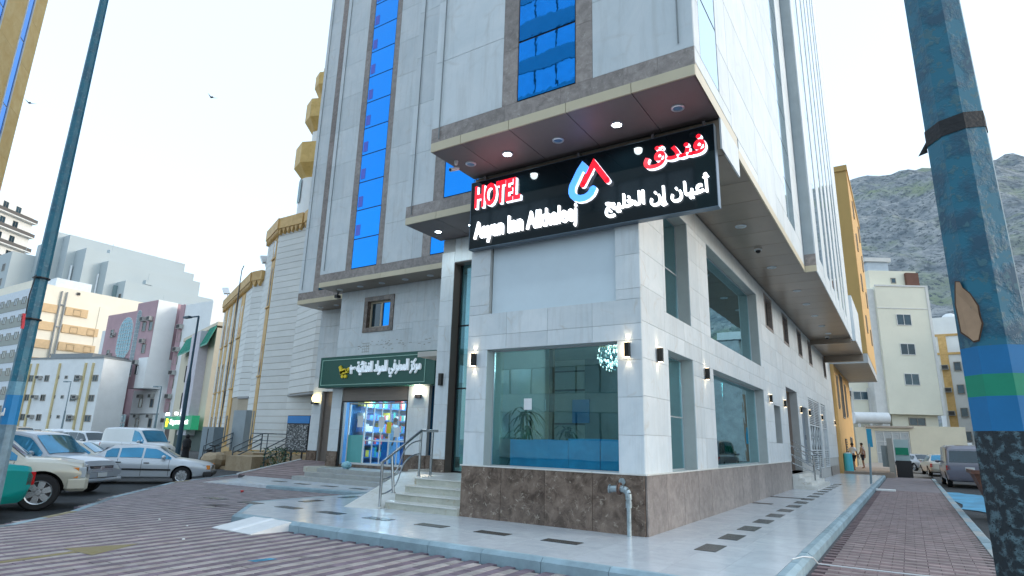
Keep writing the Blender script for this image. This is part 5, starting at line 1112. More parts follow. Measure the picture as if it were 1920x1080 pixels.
mb = MB(); FG_.box(mb, 2.5, 5.0, .02, .06, -.3, 1.4); mb.build('garage_door', mat('grey_shutter', (.3, .31, .32), .6), b)
mb = MB(); FG_.box(mb, 0, 7.7, .0, .1, 3.65, 3.8); mb.build('ledge', GREYC, b)
for z in (15.4, 12.2, 9.0, 5.8, 2.6): acu(F3, b, .4, z, 1.0, .6)
for z in (13.6, 10.4, 7.2, 4.0): fwin(F3, b, .35, z, .9, 1.3, mull=0)
MB().box(-83.6, 44.8, -.3, -82.3, 44.86, 2.6).build('garage_door', mat('brown_shutter', (.16, .13, .12), .6), b)
# ---- beige building with green roofs and a green shop sign
BG = mat('beige_render', (.64, .57, .44), .75, 0, .05, scale=.6); GRF = mat('green_roof_tile', (.01, .28, .20), .45, 0, .15, scale=4); LIL = mat('lilac_white_wall', (.58, .55, .60), .7)
b = thing('apartment_building', 'small beige building with bright green canopies and barred windows by the lamp', 'building', (-66, 37, -.34))
p0, p1 = (-73.6, 40.0), (-58.5, 35.0); F = Fac(p0, p1); q = lambda u, v: (F.P(u, v, 0).x, F.P(u, v, 0).y)
body([q(0, 0), q(F.L, 0), q(F.L, -14), q(0, -14)], -.34, 12.0, BG, b)
mb = MB(); F.box(mb, 9.0, 13.2, 0, .9, 1.2, 11.9); mb.build('pale_bay', LIL, b); mb = MB(); F.box(mb, -.1, F.L+.1, -14, .05, 12.2, 12.6); mb.build('cornice', BG, b)
for u0, u1 in ((2.2, 8.8), (13.3, 15.8)):
    m_ = MB(); vs = [F.P(u0, .05, 12.2), F.P(u1, .05, 12.2), F.P(u1+.2, .8, 10.3), F.P(u0-.2, .8, 10.3)]; m_.add(vs+[v-Vector((0, 0, .15)) for v in vs], [(0, 1, 2, 3), (7, 6, 5, 4), (0, 4, 5, 1), (1, 5, 6, 2), (2, 6, 7, 3), (3, 7, 4, 0)]); o = m_.build('canopy', GRF, b)
    k = MB(); n_ = int((u1-u0)/.45)
    for i in range(n_+1):
        u = u0+(u1-u0)*i/n_; a_, c_ = F.P(u, .08, 12.23), F.P(u, .8, 10.35); k.cone(a_, c_, .05, .05, 6)
    k.build('tile_rib', GRF, o)
for z, h_ in ((7.0, 2.0), (3.9, 2.0)):
    for u in (4.0,):
        o = fwin(F, b, u, z, 3.0, h_, gl=FG); k = MB()
        for i in range(7): F.box(k, u+.2+i*.4, u+.24+i*.4, .08, .12, z+.1, z+h_-.1)
        k.build('window_bars', BLACK, o)
o = fwin(F, b, 4.0, 9.0-.9, 3.0, .7)
mb = MB(); F.box(mb, 3.6, 16, .02, .06, -.3, 1.7); mb.build('shop_opening', mat('dim_shop', (.05, .08, .07), .6), b)
sg = thing('shop_sign', 'small lit green supermarket sign on the far beige building', 'sign', tuple(F.P(10, 1, 2.2)))
mb = MB(); F.box(mb, 3.2, 16.4, .5, 1.2, 1.75, 3.1); mb.build('panel', mat('lit_green_panel', (.01, .25, .12), .5, emit=(.01, .35, .16), estr=.12), sg)
tx = text_mesh('Supermarket', 8.6, .72, 0, 0, 0, .05, lit('white_sign_light', (1, 1, 1), .9), sg, 'lettering', .02)
Mx = Matrix.Translation(F.P(6.6, 1.25, 2.1)-Vector(ROOT[sg.name])) @ Matrix.Rotation(math.atan2(F.u.y, F.u.x), 4, 'Z'); 
tx.data.transform(Matrix.Translation(Vector(ROOT[sg.name]))); tx.data.transform(Mx)
mb = MB(); F.box(mb, 4.1, 4.9, 1.2, 1.26, 2.0, 2.9); F.box(mb, 4.6, 5.4, 1.2, 1.26, 2.4, 2.6); mb.build('yellow_emblem', lit('yellow_sign_light', (1, .75, .02), 1.0), sg)
for u in (5.0, 9.5): mb = MB(); F.box(mb, u, u+.25, 1.2, 1.5, 3.25, 3.5); mb.build('spot', lit('spot_glow', (.9, .97, 1), 6), sg)

# ================================================================== LIBRARY / MOSQUE with white courses
CRS = mat('white_split_block', (.72, .73, .71), .7, 0, .06, scale=.6, rand=.05); GAP = mat('course_joint', (.46, .39, .30), .9); OCH = marble('ochre_stone', (.54, .33, .11), (.70, .46, .19), (.36, .22, .09), .6, 2.0, .08, .3); GOLD = marble('gold_stone', (.60, .38, .11), (.76, .52, .18), (.30, .2, .08), .6, 1.5, .1, .3)
LB = thing('white_block_building', 'white building of stepped ribbed walls with ochre window strips and an ochre parapet', 'building', (-33, 24, -.34))
def courses(F, u0, u1, z0, z1, root, pitch=.415, nm='stone_course', split=None):
    z = z0
    while z < z1-.05:
        mb = MB(); F.box(mb, u0, u1, -.03, .0, z, min(z+pitch-.022, z1)); CL.append((mb, F.P((u0+u1)/2, 0, z))); z += pitch
CL = []
F0 = (-34.7, 24.22); A_ = (-37.75, 25.55); B_ = (-39.0, 25.55); C_ = (-50.1, 30.43); E2 = (-31.9, 24.22); E1 = (-28.44, 23.0); E0 = (-24, 23.0)
core = [C_, B_, A_, F0, E2, E1, E0, (-23.8, 27), (-40, 40), (-50, 40)]
def inset(poly, d=.05): return poly
zt1, zt2 = 15.9, 13.0
body([(p[0], p[1]+.05) for p in [A_, F0, E2, (-24, 24.3), (-24, 32), (-36, 32)]], -.34, zt1, GAP, LB)
body([(p[0]+.02, p[1]+.05) for p in [C_, B_, A_, (-36, 30), (-44, 38)]], -.34, zt2, GAP, LB)
body([(-31.9, 24.3), (-28.46, 23.06), (-24, 23.06), (-24, 24.4)], 3.95, zt1, GAP, LB)
body([(-28.3, 23.6), (-24, 23.6), (-24, 24.4), (-28.3, 24.4)], -.34, 3.95, GAP, LB)
Fa = Fac(A_, F0); Fb_ = Fac(F0, E2); Fc = Fac(E2, E1); Fd = Fac(E1, E0); Fl = Fac(C_, B_); Fm = Fac(B_, A_); Fu = Fac((-31.9, 24.22), (-28.3, 24.22)); Fv = Fac((-28.3, 23.55), (-24, 23.55))
LA = Fa.L; LL = Fl.L
courses(Fa, 0, LA-1.25, .6, zt1-1.0, LB); courses(Fa, LA-.28, LA, .6, zt1-1.0, LB)
courses(Fb_, 0, Fb_.L, .6, zt1-1.0, LB); courses(Fc, 0, Fc.L, 4.0, zt1-1.0, LB); courses(Fd, 0, Fd.L, 4.0, zt1-1.0, LB); courses(Fu, 0, Fu.L, .6, 4.0, LB); courses(Fv, 0, Fv.L, .6, 4.0, LB)
courses(Fm, 0, Fm.L, 4.05, zt2-.75, LB)
sl = [LL-3.7, LL-2.3, LL-6.6, LL-5.3, LL-9.0, LL-7.8, LL-11.2, LL-10.0]
sl = sorted(sl); prev = 0
for i in range(0, len(sl), 2): courses(Fl, prev, sl[i], .6, zt2-.75, LB); prev = sl[i+1]
courses(Fl, prev, LL, 4.05, zt2-.75, LB)
CL.sort(key=lambda t: (t[1]-EYE).length)
for mb_, c_ in CL[:300]: mb_.build('stone_course', CRS, LB)
rest = MB()
for mb_, c_ in CL[300:]: rest.add(mb_.v, mb_.f)
if rest.v: tag(rest.build('stone_course_field', CRS, LB), kind='stuff')
MB().prism([(-39.0, 25.5), (-37.8, 25.5), (-37.8, 25.9), (-39.0, 25.9)], 3.9, 4.05).build('overhang_soffit', mat('overhang_grey', (.34, .35, .36), .7), LB)
MB().prism([(-31.9, 24.2), (-28.45, 23.0), (-24, 23.0), (-24, 24.3), (-31.9, 24.3)], 3.85, 3.95).build('overhang_soffit', mat('overhang_grey', (.34, .35, .36), .7), LB)
def strip(F, u0, u1, zt_, wins):
    mb = MB(); F.box(mb, u0, u1, -.06, .04, .6, zt_); o = mb.build('ochre_strip', OCH, LB)
    for z0_, z1_ in wins:
        g = MB(); F.box(g, u0+.28*(u1-u0), u1-.28*(u1-u0), .03, .045, z0_, z1_); g.build('pane', FG, o)
        s_ = MB(); F.box(s_, u0, u1, .04, .12, z0_-.12, z0_-.02); s_.build('sill', OCH, o)
strip(Fa, LA-1.23, LA-.30, zt1-1.0, ((9.9, 12.6), (5.3, 7.4), (.95, 3.0), (13.3, 14.6)))
for i in range(0, len(sl), 2): strip(Fl, sl[i]+.02, sl[i+1]-.02, zt2-.8, ((8.6, 11.0), (4.8, 7.0), (1.0, 2.8)))
def parapet(F, u0, u1, zt_, h_=.75):
    mb = MB(); F.box(mb, u0, u1, -.3, .25, zt_-h_, zt_); o = mb.build('parapet', OCH, LB); k = MB(); n_ = max(2, int((u1-u0)/.42)); 
    for i in range(n_):
        a = u0+(u1-u0)*i/n_; w_ = (u1-u0)/n_; vs = [F.P(a+.03, .2, zt_-h_), F.P(a+w_-.03, .2, zt_-h_), F.P(a+w_/2, .2, zt_-h_-.42)]; k.add(vs+[v-F.n*.2 for v in vs], [(0, 1, 2), (5, 4, 3), (0, 3, 4, 1), (1, 4, 5, 2), (2, 5, 3, 0)])
    k.build('pendant_trim', OCH, o)
parapet(Fa, 0, LA+.25, zt1); parapet(Fb_, 0, Fb_.L-.25, zt1); parapet(Fc, 0, Fc.L, zt1); parapet(Fl, 0, LL, zt2, .7); parapet(Fm, .1, Fm.L, zt2, .7)
mb = MB(); Fc.box(mb, Fc.L-.9, Fc.L-.45, 0, .3, 11.6, 12.4); mb.add([Fc.P(Fc.L-.9, .3, 11.6), Fc.P(Fc.L-.45, .3, 11.6), Fc.P(Fc.L-.67, .15, 10.9), Fc.P(Fc.L-.9, 0, 11.6), Fc.P(Fc.L-.45, 0, 11.6)], [(0, 1, 2), (0, 2, 3), (1, 4, 2)]); mb.build('ochre_corbel', OCH, LB)
mb = MB(); Fa.box(mb, 0, LA, -.02, .1, -.3, .6); Fb_.box(mb, .1, Fb_.L, -.02, .1, -.3, .6); Fl.box(mb, 0, LL, -.02, .1, -.3, .6); Fu.box(mb, 0, 3.6, -.02, .1, -.3, .6); mb.build('ochre_base', OCH, LB)
# blue disc sign, dark doors, AC box
mb = MB(); Fv.box(mb, .3, 2.0, .02, .06, .6, 2.9); mb.build('dark_door', mat('dark_opening', (.03, .03, .035), .6), LB)
mb = MB(); Fu.box(mb, 2.6, 3.5, .02, .06, .6, 3.1); mb.build('dark_door', mat('dark_opening', (.03, .03, .035), .6), LB)
# drain pipe and cable
MB().tube([Fl.P(LL-4.0, .3, .6), Fl.P(LL-4.0, .3, 12.9), Fl.P(LL-3.9, .3, 14.0), Fl.P(LL-3.2, .3, 14.2)], .035, 6).build('drain_pipe', mat('dark_pipe', (.07, .08, .09), .5), LB); MB().tube([Fl.P(LL-4.5, .3, .6), Fl.P(LL-3.6, .2, 7.0), Fl.P(LL-3.9, .3, 12.9)], .02, 6).build('cable', BLACK, LB)
for (x_, y_, z_), (dx, dy), lb in (((-38.0, 25.9, 13.0), (-.5, -.25), 'square floodlight on a short mast on the lower ochre parapet'), ((-49.8, 30.6, 13.0), (-.9, -.3), 'square floodlight at the far left end of the ochre parapet')):
    t = thing('floodlight', lb, 'floodlight', (x_, y_, z_)); MB().tube([Vector((x_, y_, z_)), Vector((x_+dx*.4, y_+dy*.4, z_+.6))], .05, 6).build('mast', ALU, t); m_ = MB().box(-.35, -.25, -.08, .35, .25, .08); m_.xf(Matrix.Translation((x_+dx*.6, y_+dy*.6, z_+.95)) @ Matrix.Rotation(R(55), 4, 'Y') @ Matrix.Rotation(R(20), 4, 'X')); m_.build('lamp_head', ALU, t)
# minaret
MN = thing('minaret', 'white minaret with three gold stone balconies behind the hotel', 'minaret', (-38.0, 30.6, 0))
mx_, my_ = -37.8, 29.5
for r_, z0_, z1_ in ((1.55, 0, 21.2), (1.05, 21.2, 26.4), (.7, 26.4, 31)): MB().cone((mx_, my_, z0_), (mx_, my_, z1_), r_, r_, 24).build('shaft', WH, MN, smooth=True)
for r_, z0_, h_ in ((2.15, 22.3, 1.75), (1.75, 26.5, 1.6), (1.3, 29.7, 1.1)):
    m_ = MB(); m_.lathe((mx_, my_, 0), [(r_*.62, z0_-1.0), (r_, z0_), (r_, z0_+h_), (r_*.92, z0_+h_), (r_*.92, z0_+.3), (.5, z0_+.3)], 8); m_.build('balcony', GOLD, MN)
m_ = MB(); 
for a in (-1.9, -.9, -2.9):
    c_ = Vector((mx_+1.57*math.cos(a), my_+1.57*math.sin(a), 19.2)); t_ = Vector((-math.sin(a), math.cos(a), 0)); o_ = Vector((math.cos(a), math.sin(a), 0))*.03; pts = [c_-t_*.3, c_+t_*.3]+[c_+t_*.3*math.cos(k)+Vector((0, 0, 1.7+.35*math.sin(k))) for k in [math.pi*i/6 for i in range(7)]]; m_.add([p+o_ for p in pts], [tuple(range(len(pts)))])
m_.build('arched_slit', mat('green_slit_glass', (.01, .10, .10), .2), MN)
MB().lathe((mx_, my_, 31), [(.8, 0), (.75, .6), (.4, 1.3), (.05, 1.9)], 16).build('dome', GOLD, MN, smooth=True)
# library steps with railings
t = thing('stone_steps', 'ochre stone steps and side blocks in front of the white block building', 'steps', (-31, 20.5, -.3))
SO = marble('sand_stone', (.34, .25, .15), (.46, .36, .24), (.28, .18, .1), .7, 2.5, .1, .4)
dS = Vector((.916, -.402, 0)); nS = Vector((.402, .916, 0))*1.0
def pz(a, b_, z): v = Vector((-30.6, 20.0, 0))+Vector((1, 0, 0))*a+Vector((-.1, 1, 0))*b_; return Vector((v.x, v.y, z))
def sbox(a0, a1, b0, b1, z0, z1, nm_, mt):
    mb = MB(); mb.add([pz(a0, b0, z0), pz(a1, b0, z0), pz(a1, b1, z0), pz(a0, b1, z0), pz(a0, b0, z1), pz(a1, b0, z1), pz(a1, b1, z1), pz(a0, b1, z1)], [(0,3,2,1),(4,5,6,7),(0,1,5,4),(1,2,6,5),(2,3,7,6),(3,0,4,7)]); mb.build(nm_, mt, t)
for k in range(5): sbox(-2.6, .2, .0+.35*k, 3.6, -.3+.17*k, -.13+.17*k-.002, 'step', SO)
for k in range(5): sbox(2.4, 6.0, .3+.35*k, 3.6, -.3+.17*k, -.13+.17*k-.002, 'step', SO)
sbox(.2, 2.4, -.3, 3.6, -.3, .45, 'side_block', SO); sbox(6.0, 7.5, .5, 3.6, -.3, .5, 'side_block', SO)
rl = thing('handrail', 'grey tube railings on the ochre steps of the white block building', 'railing', (-31, 20.5, -.3))
DG = mat('dark_grey_tube', (.10, .13, .15), .4, .5)
def rail(a, b0, b1, z0, z1, zflat=None):
    m_ = MB()
    for dz in (1.0, .72, .45): m_.tube([pz(a, b0, z0+dz), pz(a, b1, z1+dz)]+([pz(a, b1+1.0, z1+dz)] if dz == 1.0 else []), .03, 6)
    m_.cone(pz(a, b0, z0), pz(a, b0, z0+1.0), .035, .035, 6); m_.cone(pz(a, b1, z1), pz(a, b1, z1+1.0), .035, .035, 6); m_.build('railing_panel', DG, rl)
for a, b_ in ((-2.6, .1), (.15, .1), (2.5, .4), (6.0, .5)): rail(a, b_, b_+1.8, -.15, .6)
m_ = MB(); m_.tube([pz(-2.6, 3.2, 1.6), pz(6.0, 3.2, 1.6)], .03, 6).tube([pz(-2.6, 3.2, 1.2), pz(6.0, 3.2, 1.2)], .02, 6)
for a in (-1, 1.2, 3.2, 4.6): m_.cone(pz(a, 3.2, .5), pz(a, 3.2, 1.6), .03, .03, 6)
m_.build('back_rail', DG, rl)
t = thing('advert_board', 'blue headed advertising board with a scribbled poster on two dark legs', 'sign', (-25.9, 20.5, -.2))
PO = bpy.data.materials.new('scribbled_poster'); PO.use_nodes = True; n = PO.node_tree.nodes; l = PO.node_tree.links
wv = n.new('ShaderNodeTexNoise'); wv.inputs['Scale'].default_value = 4.5; wv.inputs['Detail'].default_value = 5; wv.inputs['Distortion'].default_value = 3.5; tc_ = n.new('ShaderNodeTexCoord'); l.new(tc_.outputs['Object'], wv.inputs['Vector']); cr_ = n.new('ShaderNodeValToRGB'); cr_.color_ramp.elements[0].position = .53; cr_.color_ramp.elements[0].color = (.05, .055, .06, 1); cr_.color_ramp.elements[1].position = .57; cr_.color_ramp.elements[1].color = (.45, .47, .48, 1); l.new(wv.outputs[0], cr_.inputs[0]); l.new(cr_.outputs[0], n['Principled BSDF'].inputs['Base Color'])
MB().box(-26.75, 20.5, .75, -25.0, 20.6, 2.55).build('frame', BLACK, t); MB().box(-26.66, 20.47, .85, -25.1, 20.5, 2.1).build('poster', PO, t); MB().box(-26.72, 20.46, 2.16, -25.03, 20.5, 2.52).build('header', mat('bright_blue_header', (.01, .22, .6), .4), t)
for x_ in (-26.75, -25.08): MB().box(x_, 20.52, -.3, x_+.08, 20.6, .75).build('leg', BLACK, t)
for x_ in (-26.3, -25.5): MB().box(x_, 20.53, .1, x_+.07, 20.59, .75).build('leg', BLACK, t)
t = thing('ac_unit', 'grey condenser unit on the wall above the advertising board', 'air conditioner', (-26, 22.9, 2.9)); MB().box(-27.6, 22.9, 2.75, -26.3, 23.5, 3.7).build('case', ACM, t); MB().box(-27.5, 22.88, 2.83, -26.4, 22.9, 3.62).build('grille', GRLD, t)
# bush by the steps
random.seed(4); t = thing('bush', 'sparse dark bush beside the shop ramp', 'bush', (-24.6, 18.6, -.05)); m_ = MB(); s_ = MB()
for i in range(9):
    a = random.uniform(0, 6.28); e_ = Vector((-24.6+math.cos(a)*random.uniform(.2, .8), 18.6+math.sin(a)*.4, random.uniform(.4, 1.0))); s_.cone((-24.6, 18.6, -.05), e_, .02, .008, 5)
for i in range(260):
    c_ = Vector((-24.6+random.gauss(0, .45), 18.6+random.gauss(0, .3), random.uniform(.0, 1.0))); a = Vector((random.uniform(-1, 1), random.uniform(-1, 1), random.uniform(-.3, 1))).normalized()*.09; b2 = a.orthogonal().normalized()*.03; m_.add([c_-a, c_+b2, c_+a, c_-b2], [(0, 1, 2, 3)])
s_.build('stem', mat('plant_stem', (.12, .14, .05), .7), t); tag(m_.build('foliage', mat('dark_leaf', (.02, .075, .035), .4, 0, .4), t), kind='stuff')
# cabinet + bollards + motorcycle near lamp
t = thing('utility_cabinet', 'grey blue street cabinet behind the white saloon bonnet', 'cabinet', (-34.5, 21.2, -.3)); MB().box(-35.1, 21.0, -.3, -33.9, 21.6, 1.9).build('case', mat('cabinet_grey', (.22, .28, .32), .5), t); MB().box(-34.52, 20.98, -.2, -34.48, 21.0, 1.8).build('door_seam', BLACK, t)
t = thing('utility_cabinet', 'taller pale cabinet with posters right of the street lamp', 'cabinet', (-33.2, 21.8, -.3)); MB().box(-33.6, 21.9, .6, -32.4, 22.3, 2.9).build('case', mat('cabinet_pale', (.30, .36, .40), .5), t); MB().box(-33.2, 22.0, -.3, -32.8, 22.2, .6).build('leg', BLACK, t)
t = thing('boulder', 'ochre rock beside the utility cabinets', 'rock', (-31.8, 19.9, -.3)); m_ = MB().sphere((-31.8, 19.9, .05), .75, .6, .55, 10, 7)
for v in m_.v: v += Vector((math.sin(v.z*5), math.cos(v.x*4), math.sin(v.x*6+v.y)))*.07
m_.build('stone', SO, t)
t = thing('motorcycle', 'dark motorcycle parked between the cabinet and the railings', 'motorcycle', (-33, 20.4, -.3)); 
for x_ in (-33.6, -32.4): MB().lathe((x_, 20.4, .0), [(.22, -.05), (.30, -.04), (.32, 0), (.30, .04), (.22, .05)], 18, 'y').build('wheel', RUBBER, t)
MB().tube([Vector((-33.6, 20.4, 0)), Vector((-33.3, 20.4, .5)), Vector((-32.6, 20.4, .55)), Vector((-32.4, 20.4, 0))], .05, 6).box(-33.2, 20.3, .15, -32.8, 20.5, .5).build('frame', BLACK, t); MB().box(-33.5, 20.3, .55, -32.95, 20.5, .66).build('seat', BLACK, t); MB().tube([Vector((-32.4, 20.4, 0)), Vector((-32.65, 20.4, .85)), Vector((-32.7, 20.1, .9))], .03, 6).tube([Vector((-32.65, 20.4, .85)), Vector((-32.7, 20.7, .9))], .03, 6).build('fork', BLACK, t)

# ================================================================== ORANGE TOWER top left, buildings right
b = thing('orange_stone_tower', 'tall orange stone tower with blue window strips at the top left corner', 'building', (-36, 5, -.34))
ORS = marble('orange_stone', (.78, .48, .16), (.88, .62, .27), (.6, .36, .12), .8, 1.1, .05, .4)
c0 = Vector((-35.5, 9.35, 0)); dv = Vector((.819, -.574, 0)); nv = Vector((.574, .819, 0))
F = Fac((c0.x, c0.y), (c0.x+dv.x*26, c0.y+dv.y*26))
pts = [c0, c0+dv*9, c0+dv*9-Vector((.574, .819, 0))*12, c0-Vector((.574, .819, 0))*12]
F.n = (EYE-F.p).normalized() if False else F.n
mb = MB(); F.box(mb, .03, 6.5, -4, -.04, -.34, 45); mb.build('core', mat('backing_wall', (.42, .43, .42), .6), b)
z = -.3; cl = []
OPS = [(1.35, 2.05), (4.0, 5.6)]
while z < 45:
    for u0, u1 in ((0, 1.33), (2.07, 3.98)): 
        mb = MB(); F.box(mb, u0+.005, u1-.005, -.04, .0, z+.005, z+2.395); mb.build('stone_panel', ORS, b)
    z += 2.4
for u0, u1 in OPS:
    mb = MB(); F.box(mb, u0, u1, -.06, -.03, 9.2 if u0 < 2 else 8, 45); F.box(mb, u0-.02, u0+.05, -.06, .03, 9.2, 45); F.box(mb, u1-.05, u1+.02, -.06, .03, 9.2, 45); F.box(mb, u0, u1, -.06, .03, 9.1, 9.2); o = mb.build('window_strip', WPLAST, b); z = 9.2
    while z < 44: g = MB(); F.box(g, u0+.05, u1-.05, -.028, -.01, z+.03, z+3.5); g.build('pane', BLUEG, o); z += 3.55
mb = MB(); F.box(mb, 1.3, 2.1, -.05, 0, -.3, 9.1); F.box(mb, 5.62, 6.5, -.05, .0, -.3, 45); mb.build('lower_panel', ORS, b)
# yellow building beyond the hotel on the right street
YB = mat('ochre_yellow_render', (.52, .34, .12), .7, 0, .05, scale=.5); YB2 = mat('orange_render', (.62, .38, .14), .7, 0, .05, scale=.5)
b = thing('yellow_building', 'tall ochre yellow building with an overhang just beyond the hotel', 'building', (-3, 50, -.3))
MB().box(-9, 44.55, 7.6, -1.60, 58, 20.3).build('upper_wall', YB, b); MB().box(-1.60, 44.56, 7.6, -1.56, 58, 20.3).build('side_wall', YB2, b)
MB().box(-9, 44.55, -.3, -3.6, 57, 7.0).build('lower_wall', YB2, b); MB().box(-9, 44.56, 7.0, -1.58, 58, 7.6).build('overhang', mat('pale_overhang', (.42, .45, .46), .6), b); MB().box(-9, 44.45, 20.3, -1.5, 58.1, 20.7).build('coping', YB, b)
F = Fac((-1.555, 44.6), (-1.555, 58)); 
for z in (9.5, 12.5, 15.5, 18): 
    for u in (3.2, 9.4): fwin(F, b, u, z, .7, 1.2, mull=0)
F = Fac((-3.6, 44.6), (-3.6, 57)); fwin(F, b, 3.6, 3.7, 1.7, 3.0); fwin(F, b, 7.0, 3.9, .9, 2.4); fwin(F, b, 1.0, 4.2, .8, 2.2); fwin(F, b, 7.6, .1, 1.6, 2.4)
o = MB(); F.box(o, 3.2, 4.4, .0, .05, .9, 2.3); o.build('vent_grille', GRLD, b)
for i in range(8): k = MB(); F.box(k, 3.2, 4.4, .05, .09, 1.0+i*.16, 1.07+i*.16); k.build('slat', YB, b)
# cream building with three windows
CB = mat('cream_yellow_wall', (.74, .72, .60), .75, 0, .05, scale=.4); CBW = mat('pale_white_trim', (.62, .62, .6), .6)
b = thing('apartment_building', 'narrow cream building with three blue grey windows facing down the side street', 'building', (1, 84, 0))
p0, p1 = (-1.35, 82.0), (3.95, 85.4); F = Fac(p0, p1); q = lambda u, v: (F.P(u, v, 0).x, F.P(u, v, 0).y)
body([q(0, 0), q(F.L, 0), q(F.L, -12), q(0, -12)], 5.6, 20.6, CB, b); body([q(.6, -.8), q(F.L-.4, -.8), q(F.L-.4, -12), q(.6, -12)], -.3, 5.6, CB, b, 'lower_wall')
body([q(-1.3, -.3), q(0, -.3), q(0, -12), q(-1.3, -12)], -.3, 20.3, CBW, b, 'side_pier'); body([q(-4.5, -1.5), q(-1.3, -1.5), q(-1.3, -9), q(-4.5, -9)], -.3, 9.6, CB, b, 'annex')
for z in (15.9, 12.4, 8.9): fwin(F, b, 2.1, z, 1.75, 1.35, frame=CBW, gl=mat('blue_grey_glass', (.03, .13, .18), .1, .2, .2)) if False else fwin(F, b, 2.1, z, 1.75, 1.35, frame=CBW, gl=FG)
mb = MB(); F.box(mb, 0, F.L, -.1, .08, 20.6, 20.8); F.box(mb, 0, F.L, 0, .05, 17.9, 18.0); F.box(mb, F.L-.3, F.L, 0, .06, 5.6, 20.6); mb.build('trim', CBW, b)
body([q(.4, -1.5), q(6.2, -1.5), q(6.2, -8), q(.4, -8)], 20.6, 23.0, CB, b, 'roof_room'); body([q(.2, -1.6), q(3.4, -1.6), q(3.4, -6), q(.2, -6)], 24.2, 24.7, CBW, b, 'roof_canopy'); body([q(.5, -1.8), q(3.1, -1.8), q(3.1, -6), q(.5, -6)], 23.0, 24.2, mat('pale_blue_room', (.45, .52, .58), .7), b, 'roof_hut')
F2 = Fac(q(.4, -1.48), q(6.2, -1.48)); fwin(F2, b, 2.6, 21.4, .6, .7, mull=0); mb = MB(); F2.box(mb, 4.3, 5.8, .02, .4, 20.9, 22.7); mb.build('wooden_screen', mat('wood_screen', (.15, .07, .05), .8), b)
for u in (0.0, ): 
    F4 = Fac(q(-4.5, -1.48), q(-1.3, -1.48)); fwin(F4, b, 1.3, 7.2, 1.8, 1.0, frame=CBW); acu(F4, b, .0, 7.5, .9, .7); mb = MB(); F4.box(mb, .95, 1.15, 0, .2, 4.7, 8.6); F4.box(mb, 3.0, 3.2, 0, .2, 4.7, 8.6); mb.build('pipe_cover', CBW, b)
F5 = Fac(q(.6, -.78), q(F.L-.4, -.78)); fwin(F5, b, 1.9, 4.4, 1.9, .9)
# white houses and slum blocks right of it
b = thing('white_house', 'white and ochre house with rooftop domes right of the cream building', 'building', (10, 100, 0))
MB().box(4.6, 99, -.3, 16, 112, 19.3).build('wall', WH, b); MB().box(4.6, 98.9, 16.7, 16, 99, 17.0).build('ledge', OCH, b); MB().box(4.9, 98.9, 0, 5.8, 99, 16.7).build('ochre_pier', OCH, b); MB().box(4.6, 98.88, 14.2, 16, 99, 14.5).build('ledge', OCH, b)
for x_ in (6.8, 9.3): MB().sphere((x_, 103, 19.6), 1.0, 1.0, .9, 14, 8).build('dome', WPLAST, b, smooth=True)
F = Fac((4.6, 98.88), (16, 98.88))
for z in (12.0, 9.0, 6.0, 3.0): fwin(F, b, 1.6, z, .8, 1.2, mull=0); acu(F, b, .2, z+.2, .8, .6)
b = thing('old_apartment_block', 'narrow grey white block with drain pipes and a tin roof behind the right pole', 'building', (11, 92, 0)); GW2 = mat('stained_white_wall', (.42, .45, .47), .8, 0, .25, scale=.9); RW = mat('rusty_brown_wall', (.28, .19, .14), .85, 0, .2, scale=1)
F = Fac((8.2, 109), (9.6, 84)); q = lambda u, v: (F.P(u, v, 0).x, F.P(u, v, 0).y)
body([q(0, 0), q(F.L, 0), q(F.L, -9), q(0, -9)], -.3, 15.4, GW2, b); mb = MB(); F.box(mb, -.3, F.L, -9, .5, 15.4, 15.6); mb.build('tin_roof', mat('dark_tin', (.08, .09, .1), .6), b)
for u in (2, 6.5, 11, 15.5, 20): mb = MB(); F.box(mb, u, u+.25, 0, .25, 0, 15.2); mb.build('drain_pipe', mat('teal_grey_pipe', (.22, .33, .38), .6), b)
for z in (12.2, 9.0, 5.8, 2.6):
    for u in (3.3, 8.0, 12.6, 17.4): fwin(F, b, u, z, 1.3, 1.3, mull=0); acu(F, b, u+1.5, z+.1, 1.0, .7)
mb = MB(); F.box(mb, 13, F.L+.05, 0, .3, -.3, 8.2); mb.build('brown_annex', RW, b)
# compound wall with gate, water tank on it
b = thing('compound_wall', 'cream compound wall with a patterned pale metal gate across the end of the street', 'wall', (0, 80, -.3))
p0, p1 = (-4.7, 78.2), (5.4, 83.2); F = Fac(p0, p1); CW = mat('cream_compound_wall', (.66, .60, .46), .8, 0, .06, scale=.6)
for u0, u1, z0, z1 in ((0, 1.9, -.3, 4.0), (1.9, 5.5, 3.65, 4.0), (5.5, F.L, -.3, 4.25)): mb = MB(); F.box(mb, u0, u1, -.3, 0, z0, z1); mb.build('wall', CW, b)
mb = MB(); F.box(mb, 1.0, 5.9, -.35, .25, 4.0, 4.18); mb.build('lintel', mat('tan_lintel', (.4, .33, .27), .7), b)
mb = MB(); F.box(mb, 1.9, 5.5, -.2, -.12, -.2, 3.65); g = mb.build('gate', mat('pale_gate', (.42, .44, .44), .5), b); k = MB()
for i in range(5): F.box(k, 1.95+i*.86, 2.03+i*.86, -.12, -.06, -.2, 3.6)
for z in (.1, 1.3, 2.5, 3.5): F.box(k, 1.95, 5.45, -.12, -.07, z, z+.07)
for i in range(4):
    for j in range(3):
        c_ = F.P(2.42+i*.86, -.1, .75+j*1.15); k.lathe(c_, [(.22, -.02), (.26, -.02), (.26, .02), (.22, .02)], 10, 'y')
k.build('gate_pattern', CBW, g)
mb = MB(); F.box(mb, F.L+.05, F.L+.5, -.2, -.1, 1.9, 2.6); mb.build('wall_plate', WPLAST, b)
